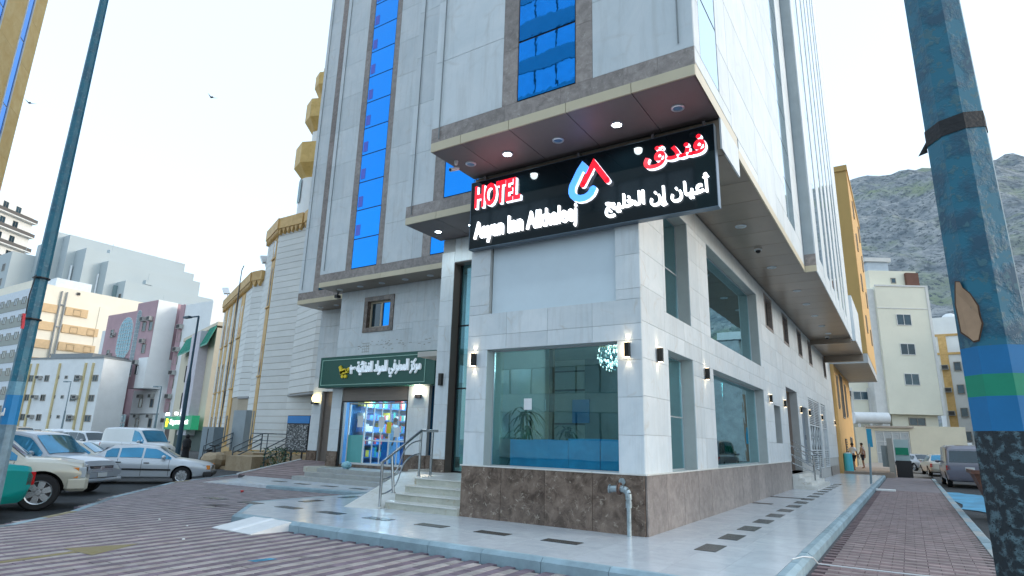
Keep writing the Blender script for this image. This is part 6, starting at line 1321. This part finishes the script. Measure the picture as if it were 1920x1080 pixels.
t = thing('water_tank', 'long white cylindrical water tank lying behind the compound wall', 'tank', (-3.0, 79.5, 4.2)); a0, a1 = Vector((-4.9, 79.4, 5.05)), Vector((-1.6, 81.0, 5.05)); MB().cone(a0, a1, .65, .65, 20).build('tank_body', WPLAST, t, smooth=True)
d_ = (a1-a0).normalized()
for k_ in (.15, .5, .85): c_ = a0.lerp(a1, k_); MB().box(c_.x-.12, c_.y-.3, 3.9, c_.x+.12, c_.y+.3, 4.45).build('cradle', WPLAST, t)
# raised pavement at the street end
struct(MB().box(-3.7, 44.6, -.3, -.9, 77, .28), 'far_pavement', mat('dusty_pavement', (.33, .27, .22), .85, 0, .1)); 
t = thing('street_cabinet', 'grey slab cabinet with a green and blue poster and black box at the pavement end', 'cabinet', (-.6, 46, -.1)); MB().box(-1.15, 45.6, -.1, -.85, 47.2, 2.35).build('slab', mat('concrete_slab', (.32, .31, .28), .7), t); MB().box(-.8, 46.9, 1.0, .0, 47.0, 2.3).build('poster_board', mat('pale_poster', (.42, .55, .56), .5), t); MB().box(-.75, 46.86, 1.35, -.05, 46.9, 1.8).build('poster_band', B2, t); MB().box(-.8, 46.6, -.1, .05, 47.0, 1.0).build('black_box', BLACK, t); MB().box(-1.5, 46.0, .6, -1.16, 46.1, 1.9).build('side_board', mat('grey_board', (.25, .30, .32), .6), t)
t = thing('sign_post', 'slim sign post with a narrow blue plate standing on the platform kerb', 'sign', (-1.6, 32.6, .15)); MB().cone((-1.6, 32.6, .15), (-1.5, 32.6, 1.9), .045, .045, 8).build('post', mat('grey_post', (.18, .26, .3), .5), t); MB().box(-1.56, 32.57, 1.75, -1.36, 32.6, 2.55).build('blue_plate', mat('blue_plate', (.01, .28, .45), .4), t)
t = thing('water_cooler', 'pale cyan drum against the yellow wall beyond the hotel', 'drum', (-3.3, 44.8, .28)); MB().cone((-3.35, 45.2, .28), (-3.35, 45.2, 1.35), .28, .25, 14).build('drum_body', mat('cyan_plastic', (.08, .5, .6), .4), t, smooth=True); MB().cone((-3.35, 45.2, 1.35), (-3.35, 45.2, 1.42), .18, .18, 14).build('lid', WPLAST, t)
tag(MB().box(-1.35, 30.2, .0, -.65, 30.9, .05).build('scrap_board', WPLAST, None, loc=(-1, 30.5, 0)), 'white scrap board lying on the brick pavement against the kerb', 'board')
ls = MB(); random.seed(8); NX, NY = 10, 8; vs = []
for i in range(NX+1):
    for j in range(NY+1): vs.append((1.22+3.1*i/NX+random.uniform(-.12, .12), 24.5+9.5*j/NY-(i*.25)+random.uniform(-.3, .3), -.112+random.uniform(0, .03)))
ls.add(vs, [(i*(NY+1)+j, (i+1)*(NY+1)+j, (i+1)*(NY+1)+j+1, i*(NY+1)+j+1) for i in range(NX) for j in range(NY)])
tag(ls.build('plastic_sheet', mat('bright_blue_sheet', (.02, .30, .55), .5, 0, .4, scale=1.5, col2=(.05, .42, .68)), None), 'crumpled bright blue plastic sheet lying on the side street', 'plastic sheet')
# brown waste container behind the pole
t = thing('waste_container', 'brown open top waste container partly behind the right lamp post', 'bin', (2.2, 21.6, -.12)); WB = mat('rusty_brown_bin', (.13, .055, .035), .6, 0, .25, scale=5)
bb = [(1.78, 21.0), (2.9, 21.0), (2.9, 22.2), (1.78, 22.2)]; tt_ = [(1.38, 20.85), (3.1, 20.85), (3.1, 22.5), (1.38, 22.5)]
MB().add([(x_, y_, -.02) for x_, y_ in bb]+[(x_, y_, 1.10) for x_, y_ in tt_], [(3, 2, 1, 0), (0, 1, 5, 4), (1, 2, 6, 5), (2, 3, 7, 6), (3, 0, 4, 7)]).build('bin_body', WB, t); MB().box(1.33, 20.8, 1.08, 3.15, 20.9, 1.18).box(1.33, 20.9, 1.08, 1.43, 22.55, 1.18).box(3.05, 20.9, 1.08, 3.15, 22.55, 1.18).build('rim', WB, t)
for x_, y_ in ((1.85, 21.1), (2.8, 21.1), (1.85, 22.1)): MB().cone((x_-.03, y_, -.06), (x_+.03, y_, -.06), .06, .06, 10).build('castor', RUBBER, t)
# building across the side street (seen in the reflections)
b = thing('reflected_house', 'plain cream house across the side street seen in the show window reflections', 'building', (14, 40, 0)); MB().box(14, 24, -.3, 22, 56, 9.2).build('wall', mat('cream_render', (.76, .71, .60), .75), b); F = Fac((13.99, 24), (13.99, 56))
for z in (5.6, 2.2):
    for i in range(8): fwin(F, b, 2+i*3.8, z, 1.6, 1.3)
    for i in range(0, 8, 2): acu(F, b, 3.9+i*3.8, z, .9, .6)
b = thing('reflected_tower', 'tall banded office tower behind the photographer seen only as a reflection in the blue glass', 'building', (-22, -26, 0))
MB().box(-33, -36, -.3, -11, -21.1, 46).build('core', mat('teal_tower_wall', (.16, .30, .34), .5), b)
fl = MB(); wn = MB(); mu_ = MB()
for k in range(13):
    z = 1.5+k*3.5; fl.box(-33.05, -21.1, z-1.2, -10.95, -20.95, z+.2); wn.box(-33, -21.1, z+.25, -11, -21.02, z+2.25)
    for i in range(12): mu_.box(-33+i*2.0-.05, -21.02, z+.25, -33+i*2.0+.05, -20.96, z+2.25)
fl.build('floor_band', mat('pale_band_wall', (.5, .55, .56), .6), b); wn.build('ribbon_window', mat('sky_ribbon_glass', (.75, .82, .86), .08, .85, .1), b); mu_.build('mullion', BLACKF, b)
# ================================================================== MOUNTAIN
from mathutils import noise
vs = []; fs = []; NX, NY = 200, 90
def ridge(x): return 1.0+.03*noise.noise(Vector((x*.012, 3, 0)))+.012*noise.noise(Vector((x*.05, 7, 0)))
for j in range(NY+1):
    v = j/NY
    for i in range(NX+1):
        x = -170+i*900/NX; y = 165+v*330+ (x*.15 if x > 0 else 0); h_ = 190*min(1, (v*1.14))**.86*ridge(x) if v < .88 else 190*ridge(x)*(1-(v-.88)*.6)
        h_ += (9*noise.noise(Vector((x*.012, y*.012, 0)))+8*noise.noise(Vector((x*.035, y*.035, 2)))+4*noise.noise(Vector((x*.09, y*.09, 5)))+2*noise.noise(Vector((x*.2, y*.2, 5))))*min(1, v*4)*(1 if v < .82 else .45)
        vs.append((x, y, h_-8))
for j in range(NY):
    for i in range(NX): a = j*(NX+1)+i; fs.append((a, a+1, a+NX+2, a+NX+1))
MT = bpy.data.materials.new('scrubby_hillside'); MT.use_nodes = True; n = MT.node_tree.nodes; l = MT.node_tree.links; p = n['Principled BSDF']; p.inputs['Roughness'].default_value = 1; p.inputs['Specular IOR Level'].default_value = .1
tc_ = n.new('ShaderNodeTexCoord'); 
def NZ(s_, d_=10): z_ = n.new('ShaderNodeTexNoise'); z_.inputs['Scale'].default_value = s_; z_.inputs['Detail'].default_value = d_; z_.inputs['Roughness'].default_value = .7; l.new(tc_.outputs['Object'], z_.inputs['Vector']); return z_
def MR(src, a, b_): r_ = n.new('ShaderNodeMapRange'); r_.inputs[1].default_value = a; r_.inputs[2].default_value = b_; l.new(src, r_.inputs[0]); return r_.outputs[0]
def MXc(f, a, b_):
    x_ = n.new('ShaderNodeMix'); x_.data_type = 'RGBA'; l.new(f, x_.inputs[0])
    for k_, s_ in ((6, a), (7, b_)):
        if isinstance(s_, tuple): x_.inputs[k_].default_value = (*s_, 1)
        else: l.new(s_, x_.inputs[k_])
    return x_.outputs[2]
c1 = MXc(MR(NZ(.12).outputs[0], .38, .62), (.17, .20, .225), (.40, .41, .41)); c2 = MXc(MR(NZ(.035, 6).outputs[0], .5, .68), c1, (.26, .31, .20)); c3 = MXc(MR(NZ(.5, 6).outputs[0], .52, .60), c2, (.12, .145, .16)); l.new(c3, p.inputs['Base Color'])
bp = n.new('ShaderNodeBump'); bp.inputs['Strength'].default_value = 1; bp.inputs['Distance'].default_value = 2; l.new(NZ(.2).outputs[0], bp.inputs['Height']); l.new(bp.outputs[0], p.inputs['Normal'])
mb = MB(); mb.v = [Vector(v) for v in vs]; mb.f = fs; mb.m = [0]*len(fs); struct(mb, 'rocky_hill', MT)
# birds
for x_, y_, z_, lb in ((-70.1, 19.0, 32.9, 'tiny dark bird in the sky above the far left tower'), (-54.7, 28.6, 33.9, 'tiny dark bird in the open sky left of the hotel')):
    t = MB().sphere((x_, y_, z_), .22, .12, .07, 8, 5).add([(x_, y_, z_), (x_-.12, y_+.1, z_+.0), (x_+.2, y_+.55, z_+.12), (x_-.12, y_-.1, z_), (x_+.2, y_-.55, z_+.12)], [(0, 1, 2), (0, 4, 3)]); tag(t.build('bird', BLACK, None, loc=(x_, y_, z_)), lb, 'bird')
# litter on the pavers
random.seed(21)
for x_, y_, s_, mt_, lb in ((-9.6, 5.7, .03, WPLAST, 'small white scrap of paper on the pavers before the slab ramp'), (-12.0, 6.6, .03, WPLAST, 'white crumb of litter on the middle of the striped pavers'), (-10.9, 6.5, .025, WPLAST, 'small pale litter flake near the slab ramp'), (-16.0, 11.0, .07, mat('red_litter', (.5, .03, .03), .5), 'tiny red scrap beside the far platform edge'), (-10.4, 3.5, .07, mat('red_litter', (.5, .03, .03), .5), 'red crumpled wrapper at the lower left of the pavers')):
    t = MB().sphere((x_, y_, .015+s_*.3), s_, s_*.7, s_*.4, 7, 4)
    for v in t.v: v += Vector((random.uniform(-1, 1), random.uniform(-1, 1), random.uniform(-.4, .4)))*s_*.25
    tag(t.build('litter', mt_, None, loc=(x_, y_, .0)), lb, 'litter')
t = MB(); t.tube([Vector((-1.52, 9.6, .16)), Vector((-1.42, 9.9, .165)), Vector((-1.33, 10.15, .13)), Vector((-1.29, 10.37, .02)), Vector((-.9, 10.42, .012)), Vector((-.3, 10.45, .012)), Vector((.25, 10.5, .012))], .009, 6); tag(t.build('loose_cord', WPLAST, None, loc=(-1.3, 10.3, 0)), 'thin white cord lying over the kerb and across the brick strip', 'cord')
# ================================================================== VEHICLES
CG = mat('car_glass', (.03, .20, .34), .03, .55, .2, rand=.1, spec=.9); CGD = mat('dark_car_glass', (.01, .03, .045), .03, .3, .2, spec=.9); RIM = mat('alloy_rim', (.5, .52, .55), .25, .8, .1); WELL = mat('wheel_well', (.006, .006, .007), .9)
CHR = mat('chrome', (.7, .73, .76), .12, 1., 0); HL = mat('headlight_glass', (.5, .56, .6), .08, .3, .1); AMB = mat('amber_lens', (.7, .22, .02), .25); TLR = mat('red_lens', (.5, .01, .01), .2); PLT = mat('number_plate', (.65, .67, .68), .5)
# stations: x, z_low, z_belt, z_top, half width at belt, half width at top
SEDAN = [(-2.30, .42, .80, .84, .76, .62), (-2.22, .30, .88, .93, .82, .70), (-1.62, .22, .93, .97, .85, .74), (-1.05, .20, .91, 1.36, .86, .58), (-.2, .20, .90, 1.41, .87, .58), (.42, .20, .88, 1.36, .87, .56), (1.12, .20, .87, .93, .86, .74), (1.7, .20, .80, .86, .86, .74), (2.18, .26, .70, .76, .83, .70), (2.33, .34, .62, .66, .78, .64)]
SUV = [(-2.38, .55, 1.05, 1.12, .84, .74), (-2.30, .42, 1.1, 1.64, .90, .70), (-2.05, .36, 1.1, 1.80, .91, .72), (-1.0, .34, 1.10, 1.84, .92, .73), (.1, .34, 1.08, 1.82, .92, .72), (.55, .34, 1.08, 1.74, .92, .70), (1.25, .34, 1.07, 1.14, .91, .80), (1.8, .36, 1.0, 1.10, .90, .78), (2.25, .40, .88, .98, .86, .72), (2.42, .50, .70, .76, .80, .66)]
BIG = [(-2.55, .60, 1.15, 1.2, .92, .84), (-2.50, .48, 1.2, 1.8, .98, .80), (-2.2, .42, 1.2, 1.90, .99, .82), (-1.0, .40, 1.18, 1.93, 1.0, .82), (.25, .40, 1.15, 1.90, 1.0, .80), (.60, .40, 1.14, 1.82, 1.0, .78), (1.35, .40, 1.13, 1.21, 1.0, .90), (2.0, .42, 1.10, 1.19, .99, .88), (2.48, .46, 1.0, 1.10, .95, .82), (2.60, .55, .80, .88, .90, .76)]
VAN = [(-2.42, .45, 1.05, 1.12, .86, .80), (-2.36, .34, 1.1, 1.80, .90, .78), (-2.2, .30, 1.1, 1.93, .91, .80), (-1.0, .28, 1.1, 1.98, .92, .82), (.5, .28, 1.08, 1.96, .92, .80), (1.0, .28, 1.06, 1.85, .92, .76), (1.75, .30, 1.02, 1.10, .90, .74), (2.2, .36, .88, .95, .84, .70), (2.35, .45, .7, .76, .78, .64)]
def lerp_st(S_, x):
    for a, b in zip(S_, S_[1:]):
        if a[0] <= x <= b[0]: t = (x-a[0])/(b[0]-a[0]); return [a[i]+(b[i]-a[i])*t for i in range(6)]
    return list(S_[0] if x < S_[0][0] else S_[-1])
def sect(s):
    x, zl, zb, zt, wb, wt = s; mid = (zl+zb)/2
    h_ = [(0, zl), (wb-.16, zl), (wb-.05, zl+.07), (wb-.01, mid-.06), (wb+.015, mid+.12), (wb, zb-.06), (wb-.045, zb), (wt+.02, max(zt-.09, zb+.012)), (wt-.05, zt-.025), (wt*.55, zt), (0, zt+.008)]
    return [(x, y, z) for y, z in h_]+[(x, -y, z) for y, z in h_[-2:0:-1]]
def car(name, label, cat, loc, ang, S_, paint, wheels=(-1.35, 1.38), wr=.32, glassm=None, front='sedan', belt=.07, pillars=(), group=None, plate_front=True, stripe=False, cargo=False, rim_spokes=5, tail=True, detail=True, scale=1.0):
    t = thing(name, label, cat, loc, ang, group); glassm = glassm or CG
    if scale != 1: t.scale = (scale,)*3
    xs = []
    for a, b in zip(S_, S_[1:]):
        n_ = max(1, int(round((b[0]-a[0])/.22))); xs += [a[0]+(b[0]-a[0])*i/n_ for i in range(n_)]
    xs.append(S_[-1][0]); mb = MB(); secs = [sect(lerp_st(S_, x)) for x in xs]; n = len(secs[0])
    for s in secs: mb.v += [Vector(p) for p in s]
    for k in range(len(secs)-1):
        for i in range(n): mb.f.append((k*n+i, k*n+(i+1) % n, (k+1)*n+(i+1) % n, (k+1)*n+i))
    mb.f += [tuple(range(n))[::-1], tuple(range((len(secs)-1)*n, len(secs)*n))]; mb.m = [0]*len(mb.f)
    bo = mb.build('body', [paint, WELL], None, local=True, smooth=False)
    W_ = max(s[4] for s in S_)
    cm = MB()
    for wx in wheels:
        for sd_ in (-1, 1): cm.cone((wx, sd_*(W_-.30), wr), (wx, sd_*(W_+.15), wr), wr*1.19, wr*1.19, 28, 1)
    co = cm.build('cutter', [paint, WELL], None, local=True); md = bo.modifiers.new('b', 'BOOLEAN'); md.operation = 'DIFFERENCE'; md.object = co; md.solver = 'EXACT'
    bpy.context.view_layer.update(); me = bpy.data.meshes.new_from_object(bo.evaluated_get(bpy.context.evaluated_depsgraph_get())); bpy.data.objects.remove(bo); bpy.data.objects.remove(co)
    me.polygons.foreach_set('use_smooth', [True]*len(me.polygons)); me.set_sharp_from_angle(angle=R(32)); bo = bpy.data.objects.new('body', me); COL.objects.link(bo); bo.parent = t; ROOT[bo.name] = Vector((0, 0, 0))
    def side(x, tt, sd_, off=.014):
        x_, zl, zb, zt, wb, wt = lerp_st(S_, x); y0, z0 = wb-.045, zb; y1, z1 = wt+.02, max(zt-.09, zb+.012); return Vector((x, sd_*(y0+(y1-y0)*tt+off), z0+(z1-z0)*tt+off*.35))
    # cabin extents
    cab = [s for s in S_ if s[3]-s[2] > .3]; xr, xf_ = cab[0][0], cab[-1][0]; i0 = S_.index(cab[0]); i1 = S_.index(cab[-1]); xr0, xf0 = S_[i0-1][0], S_[i1+1][0]
    xa, xb = xr+(.06 if xr-xr0 > .3 else .12), xf_+(xf0-xf_)*.80
    def seg_top(x): 
        if x > xf_-.05: return max(.0, (xf0-x)/(xf0-xf_))
        return 1
    pl_ = sorted([xa-(.25 if xr-xr0 > .3 else 0)]+list(pillars)+[xb])
    for sd_ in (-1, 1):
        if cargo: pl2 = [(pl_[-2], pl_[-1])]
        else: pl2 = list(zip(pl_, pl_[1:]))
        for a, b in pl2:
            a += .035; b -= .035; g = MB(); N = 8; lo = []; hi = []
            for i in range(N+1):
                x = a+(b-a)*i/N; lo.append(side(x, .10, sd_)); 
                tmax = .93
                if x > xf_: tmax = .93
                hi.append(side(x, tmax, sd_))
            g.v = lo+hi; g.f = [(i, i+1, N+2+i, N+1+i) for i in range(N)]; g.m = [0]*N; g.build('side_window', glassm, t, local=True)
    def screen(xlo, xhi, nm_, mg=.07):
        g = MB(); N = 6; rows = []
        for j in range(5):
            tt = mg+(1-2*mg)*j/4; x = xlo+(xhi-xlo)*tt; s = lerp_st(S_, x); d = 1 if xlo > xhi else -1
            rows.append([Vector((x+d*.008, (k/N*2-1)*(s[5]-.065), s[3]+.010*(1-abs(k/N*2-1)**2)-(.018*abs(k/N*2-1)**2)+.012)) for k in range(N+1)])
        g.v = [p for r_ in rows for p in r_]; g.f = [(j*(N+1)+k, j*(N+1)+k+1, (j+1)*(N+1)+k+1, (j+1)*(N+1)+k) for j in range(4) for k in range(N)]; g.m = [0]*len(g.f); g.build(nm_, glassm, t, local=True, smooth=True)
    screen(xf0, xf_, 'windscreen')
    if xr-xr0 > .3: screen(xr0, xr, 'rear_window')
    else:
        s0, s1 = S_[0], S_[1]; g = MB(); xr_ = S_[1][0]-.015; x2_ = S_[2][0]; zlo, zhi = S_[1][2]-.02, S_[2][3]-.14
        g.add([(S_[0][0]-.010, -S_[0][5]+.04, S_[0][3]+.05), (S_[0][0]-.010, S_[0][5]-.04, S_[0][3]+.05), (S_[1][0]-.014, S_[1][5]-.07, S_[1][3]-.09), (S_[1][0]-.014, -S_[1][5]+.07, S_[1][3]-.09)], [(0, 1, 2, 3)]).build('rear_window', CGD, t, local=True)
    # wheels
    for wx in wheels:
        for sd_ in (-1, 1):
            ty = MB(); o_ = sd_*(W_-.13); prof = [(wr*.62, -.10), (wr*.90, -.11), (wr, -.07), (wr, .07), (wr*.90, .11), (wr*.62, .10)]; ty.lathe((wx, o_, wr), prof, 28, 'y'); wo = ty.build('wheel', RUBBER, t, smooth=True, local=True); ROOT[wo.name] = Vector((0, 0, 0))
            rm = MB(); ro = o_+sd_*.085; rm.lathe((wx, o_, wr), [(wr*.55, sd_*.03), (wr*.60, sd_*.10), (wr*.655, sd_*.105), (wr*.66, sd_*.08)], 28, 'y')
            for k in range(rim_spokes):
                a = 2*math.pi*k/rim_spokes+.3; d = Vector((math.cos(a), 0, math.sin(a))); q_ = Vector((-d.z, 0, d.x)); c0_ = Vector((wx, ro, wr)); w0, w1 = wr*.13, wr*.17; vs = [c0_+q_*w0, c0_-q_*w0, c0_+d*wr*.6-q_*w1, c0_+d*wr*.6+q_*w1]; yy = Vector((0, -sd_*.03, 0)); rm.add(vs+[v+yy for v in vs], [(0, 1, 2, 3), (7, 6, 5, 4), (0, 4, 5, 1), (1, 5, 6, 2), (2, 6, 7, 3), (3, 7, 4, 0)])
            rm.cone((wx, ro-sd_*.02, wr), (wx, ro+sd_*.02, wr), wr*.17, wr*.14, 14); rm.build('rim', RIM, wo, smooth=True, local=True); MB().lathe((wx, o_+sd_*.04, wr), [(0, 0), (wr*.6, 0)], 20, 'y').build('brake_disc', mat('brake_dark', (.03, .03, .035), .6), wo, local=True)
    fx, rx = S_[-1][0], S_[0][0]; sF, sR = S_[-2], S_[1]; zf = S_[-1][1]
    if not detail: return t
    # lights, grille, bumpers, plates
    hz0, hz1 = sF[2]-.19, sF[2]-.01; x0 = sF[0]-.12
    for sd_ in (-1, 1):
        y0 = sF[4]-.34; k = MB()
        if front == 'big':
            k.box(fx-.30, sd_*(sF[4]+.006), hz0-.06, fx-.02, sd_*(sF[4]-.28), hz1-.0); k.build('headlight', HL, t, local=True, bevel=.012); MB().box(fx-.31, sd_*(sF[4]+.012), hz0-.07, fx-.17, sd_*(sF[4]-.04), hz1+.0).build('indicator', AMB, t, local=True, bevel=.008)
        else:
            k.add([(fx-.05, sd_*(y0-.02), hz0), (fx-.12, sd_*(sF[4]-.02), hz0+.02), (sF[0]-.14, sd_*(sF[4]+.012), hz0+.06), (sF[0]-.14, sd_*(sF[4]+.012), hz1), (fx-.14, sd_*(sF[4]-.04), hz1), (fx-.10, sd_*(y0-.02), hz1-.02), (fx-.35, sd_*(y0), hz0), (fx-.35, sd_*(y0), hz1-.02)], [(0, 1, 4, 5), (1, 2, 3, 4), (0, 5, 7, 6)]); k.build('headlight', HL, t, local=True)
            if front == 'old': MB().box(fx-.16, sd_*(sF[4]+.008), hz0+.03, fx-.03, sd_*(sF[4]-.06), hz1-.0).build('indicator', AMB, t, local=True)
        if tail:
            zt_ = sR[2]; MB().box(rx-.0, sd_*(sR[4]+.008), zt_-.30, rx+.20, sd_*(sR[4]-.16), zt_-.08).build('tail_light', TLR, t, local=True, bevel=.01)
        # mirror
        ms = side(xf0-.42, .1, sd_, .0); MB().sphere((ms.x, ms.y+sd_*.12, ms.z+.07), .08, .12, .075, 10, 6).build('mirror', paint, t, smooth=True, local=True)
        # door lines, handles
        dl = MB(); px = list(pillars)[-1] if pillars else 0
        for xx in ([px, xf0-.22] if not cargo else [pl_[-2], xf0-.2])+([pillars[0]] if len(pillars) > 1 else []):
            s = lerp_st(S_, xx); vs = []
            for yy, zz in [(s[4]-.045, s[2]), (s[4], s[2]-.06), (s[4]+.015, (s[1]+s[2])/2+.12), (s[4]-.01, (s[1]+s[2])/2-.06), (s[4]-.04, s[1]+.10)]:
                vs += [(xx-.006, sd_*(yy+.003), zz), (xx+.006, sd_*(yy+.003), zz)]
            dl.add(vs, [(2*i, 2*i+1, 2*i+3, 2*i+2) for i in range(4)])
        dl.build('door_seam', WELL, t, local=True)
        for xx in ([px+.16, px-.75] if len(pillars) else []):
            s = lerp_st(S_, xx); MB().box(xx-.09, sd_*(s[4]-.01), s[2]-.15, xx+.09, sd_*(s[4]+.03), s[2]-.115).build('door_handle', BLACK if stripe else paint, t, local=True)
        if stripe:
            k = MB(); a0 = wheels[0]+wr*1.22; a1 = wheels[1]-wr*1.22; N = 10; vs = []
            for i in range(N+1):
                x = a0+(a1-a0)*i/N; s = lerp_st(S_, x); zz = (s[1]+s[2])/2-.02; vs += [(x, sd_*(s[4]+.018), zz-.03), (x, sd_*(s[4]+.022), zz+.03)]
            k.add(vs, [(2*i, 2*i+2, 2*i+3, 2*i+1) for i in range(N)]); k.build('side_stripe', BLACK, t, local=True)
    if front == 'suv':
        g = MB(); g.box(fx-.10, -.46, hz0-.06, fx-.005, .46, hz1-.03).build('grille', BLACK, t, local=True, bevel=.01)
        for i in range(4): MB().box(fx-.06, -.44+.02*i, hz0-.03+i*.045, fx+.012, .44-.02*i, hz0-.012+i*.045).build('grille_bar', CHR, t, local=True)
        MB().box(fx-.02, -.08, hz0+.03, fx+.02, .08, hz0+.13).build('emblem', CHR, t, local=True, bevel=.02)
        MB().box(fx-.14, -.55, zf-.10+.02, fx-.005, .55, zf+.06).build('lower_intake', BLACK, t, local=True)
        k = MB().box(fx-.30, -sF[4]-.01, zf-.14, fx+.04, sF[4]+.01, zf-.02); k.build('bumper', paint, t, local=True, bevel=.04)
        for sd_ in (-1, 1): MB().tube([Vector((fx-.01, sd_*.60, zf-.08)), Vector((fx-.04, sd_*.74, zf+.03)), Vector((fx-.12, sd_*.82, zf+.16))], .018, 6).build('chrome_trim', CHR, t, local=True)
    elif front == 'big':
        MB().box(fx-.42, -sF[4]-.03, zf-.12, fx+.06, sF[4]+.03, zf+.22).build('bumper', paint, t, local=True, bevel=.07); MB().box(fx-.1, -.55, hz0-.05, fx+.0, .55, hz1).build('grille', BLACK, t, local=True)
    elif front == 'old':
        MB().box(fx-.25, -sF[4]-.02, zf-.06, fx+.08, sF[4]+.02, zf+.12).build('bumper', BLACK, t, local=True, bevel=.03); MB().box(fx-.08, -.45, hz0+.02, fx+.0, .45, hz1-.02).build('grille', BLACK, t, local=True); MB().box(rx-.08, -sR[4]-.01, S_[0][1]-.04, rx+.25, sR[4]+.01, S_[0][1]+.14).build('bumper', BLACK, t, local=True, bevel=.03)
    else:
        MB().box(fx-.08, -.4, hz0-.02, fx+.005, .4, hz1-.05).build('grille', BLACK, t, local=True)
    if plate_front: MB().box(fx+.02, -.17, zf+.02, fx+.05, .17, zf+.14).build('number_plate', PLT, t, local=True)
    MB().box(rx-.02, -.18, S_[0][2]-.22 if S_ is VAN else S_[0][2]-.20, rx+.0, .18, S_[0][2]-.08).build('number_plate', PLT, t, local=True)
    return t
def paint(name, c, r_=.28): return mat(name, c, r_, .15, .03, coat=.6)
PWH = paint('white_paint', (.58, .62, .66)); PSL = paint('silver_paint', (.36, .39, .43)); PBE = paint('champagne_paint', (.50, .48, .40)); PTE = paint('teal_paint', (.004, .36, .33)); PMW = paint('pearl_paint', (.55, .55, .50))
RZ = -.30
car('parked_suv', 'large champagne suv with its front wheel turned towards the kerb at the left edge', 'car', (-19.25, 5.55, RZ), R(66), BIG, PBE, (-1.5, 1.70), .42, front='big', pillars=(-1.2, .0), rim_spokes=6)
car('parked_suv', 'silver suv with a chrome bar grille parked between the champagne suv and the white saloon', 'car', (-23.05, 8.4, RZ), R(27), SUV, PSL, (-1.42, 1.42), .38, front='suv', pillars=(-1.25, -.1), rim_spokes=5)
car('parked_saloon', 'old white saloon with a black side strip parked nose to the kerb', 'car', (-24.55, 12.65, RZ), R(53), SEDAN, PWH, (-1.30, 1.36), .31, front='old', pillars=(-.78, .0), stripe=True, rim_spokes=8, plate_front=False)
gc = car('parked_saloon', 'teal green saloon with a red tail lamp cut off by the lower left corner', 'car', (-18.7, 3.95, RZ-.05), R(205), SEDAN, PTE, (-1.30, 1.36), .31, pillars=(-.78, .0), scale=1.28)
car('parked_saloon', 'white modern saloon mostly hidden behind the old white saloon', 'car', (-30.5, 12.6, RZ), R(45), SEDAN, PMW, (-1.30, 1.36), .31, pillars=(-.78, .0))
car('parked_van', 'white panel van parked behind the old white saloon', 'van', (-44.0, 22.0, RZ-.1), R(8), VAN, PWH, (-1.45, 1.5), .34, pillars=(-.3, .55), cargo=True, scale=1.1)
car('parked_suv', 'white suv beyond the silver suv, left of the white panel van', 'car', (-52.5, 22.5, RZ-.1), R(8), SUV, PWH, (-1.42, 1.42), .38, glassm=CGD, pillars=(-1.25, -.1))
car('parked_suv', 'small looking white suv far off in front of the low white block', 'car', (-63.5, 24.5, RZ-.1), R(172), SUV, PWH, (-1.42, 1.42), .38, glassm=CGD, pillars=(-1.25, -.1), scale=1.05)
car('parked_saloon', 'dark green saloon far off between the two white suvs', 'car', (-58.5, 24.5, RZ-.1), R(10), SEDAN, paint('dark_green_paint', (.02, .07, .07)), (-1.30, 1.36), .31, glassm=CGD, pillars=(-.78, .0), detail=False)
car('parked_suv', 'tan roofed vehicle far off before the shops of the low white block', 'car', (-72.0, 24.8, RZ), R(15), SUV, paint('tan_paint', (.35, .25, .14)), (-1.42, 1.42), .38, glassm=CGD, pillars=(-1.25, -.1), detail=False, scale=1.05)
car('parked_minivan', 'silver minivan seen from the rear beside the right hand pavement', 'van', (2.35, 41.0, -.12), R(92), VAN, paint('plum_silver_paint', (.20, .20, .25)), (-1.45, 1.5), .34, glassm=CGD, pillars=(-1.3, -.1, .75), scale=1.06)
car('parked_saloon', 'white saloon seen from the rear beyond the silver minivan', 'car', (1.75, 56.5, -.12), R(97), SEDAN, PMW, (-1.30, 1.36), .31, pillars=(-.78, .0), scale=1.1)
car('parked_saloon', 'silver saloon standing crosswise before the compound wall gate', 'car', (.3, 68.0, -.12), R(120), SEDAN, PSL, (-1.30, 1.36), .31, glassm=CGD, pillars=(-.78, .0), scale=1.05)
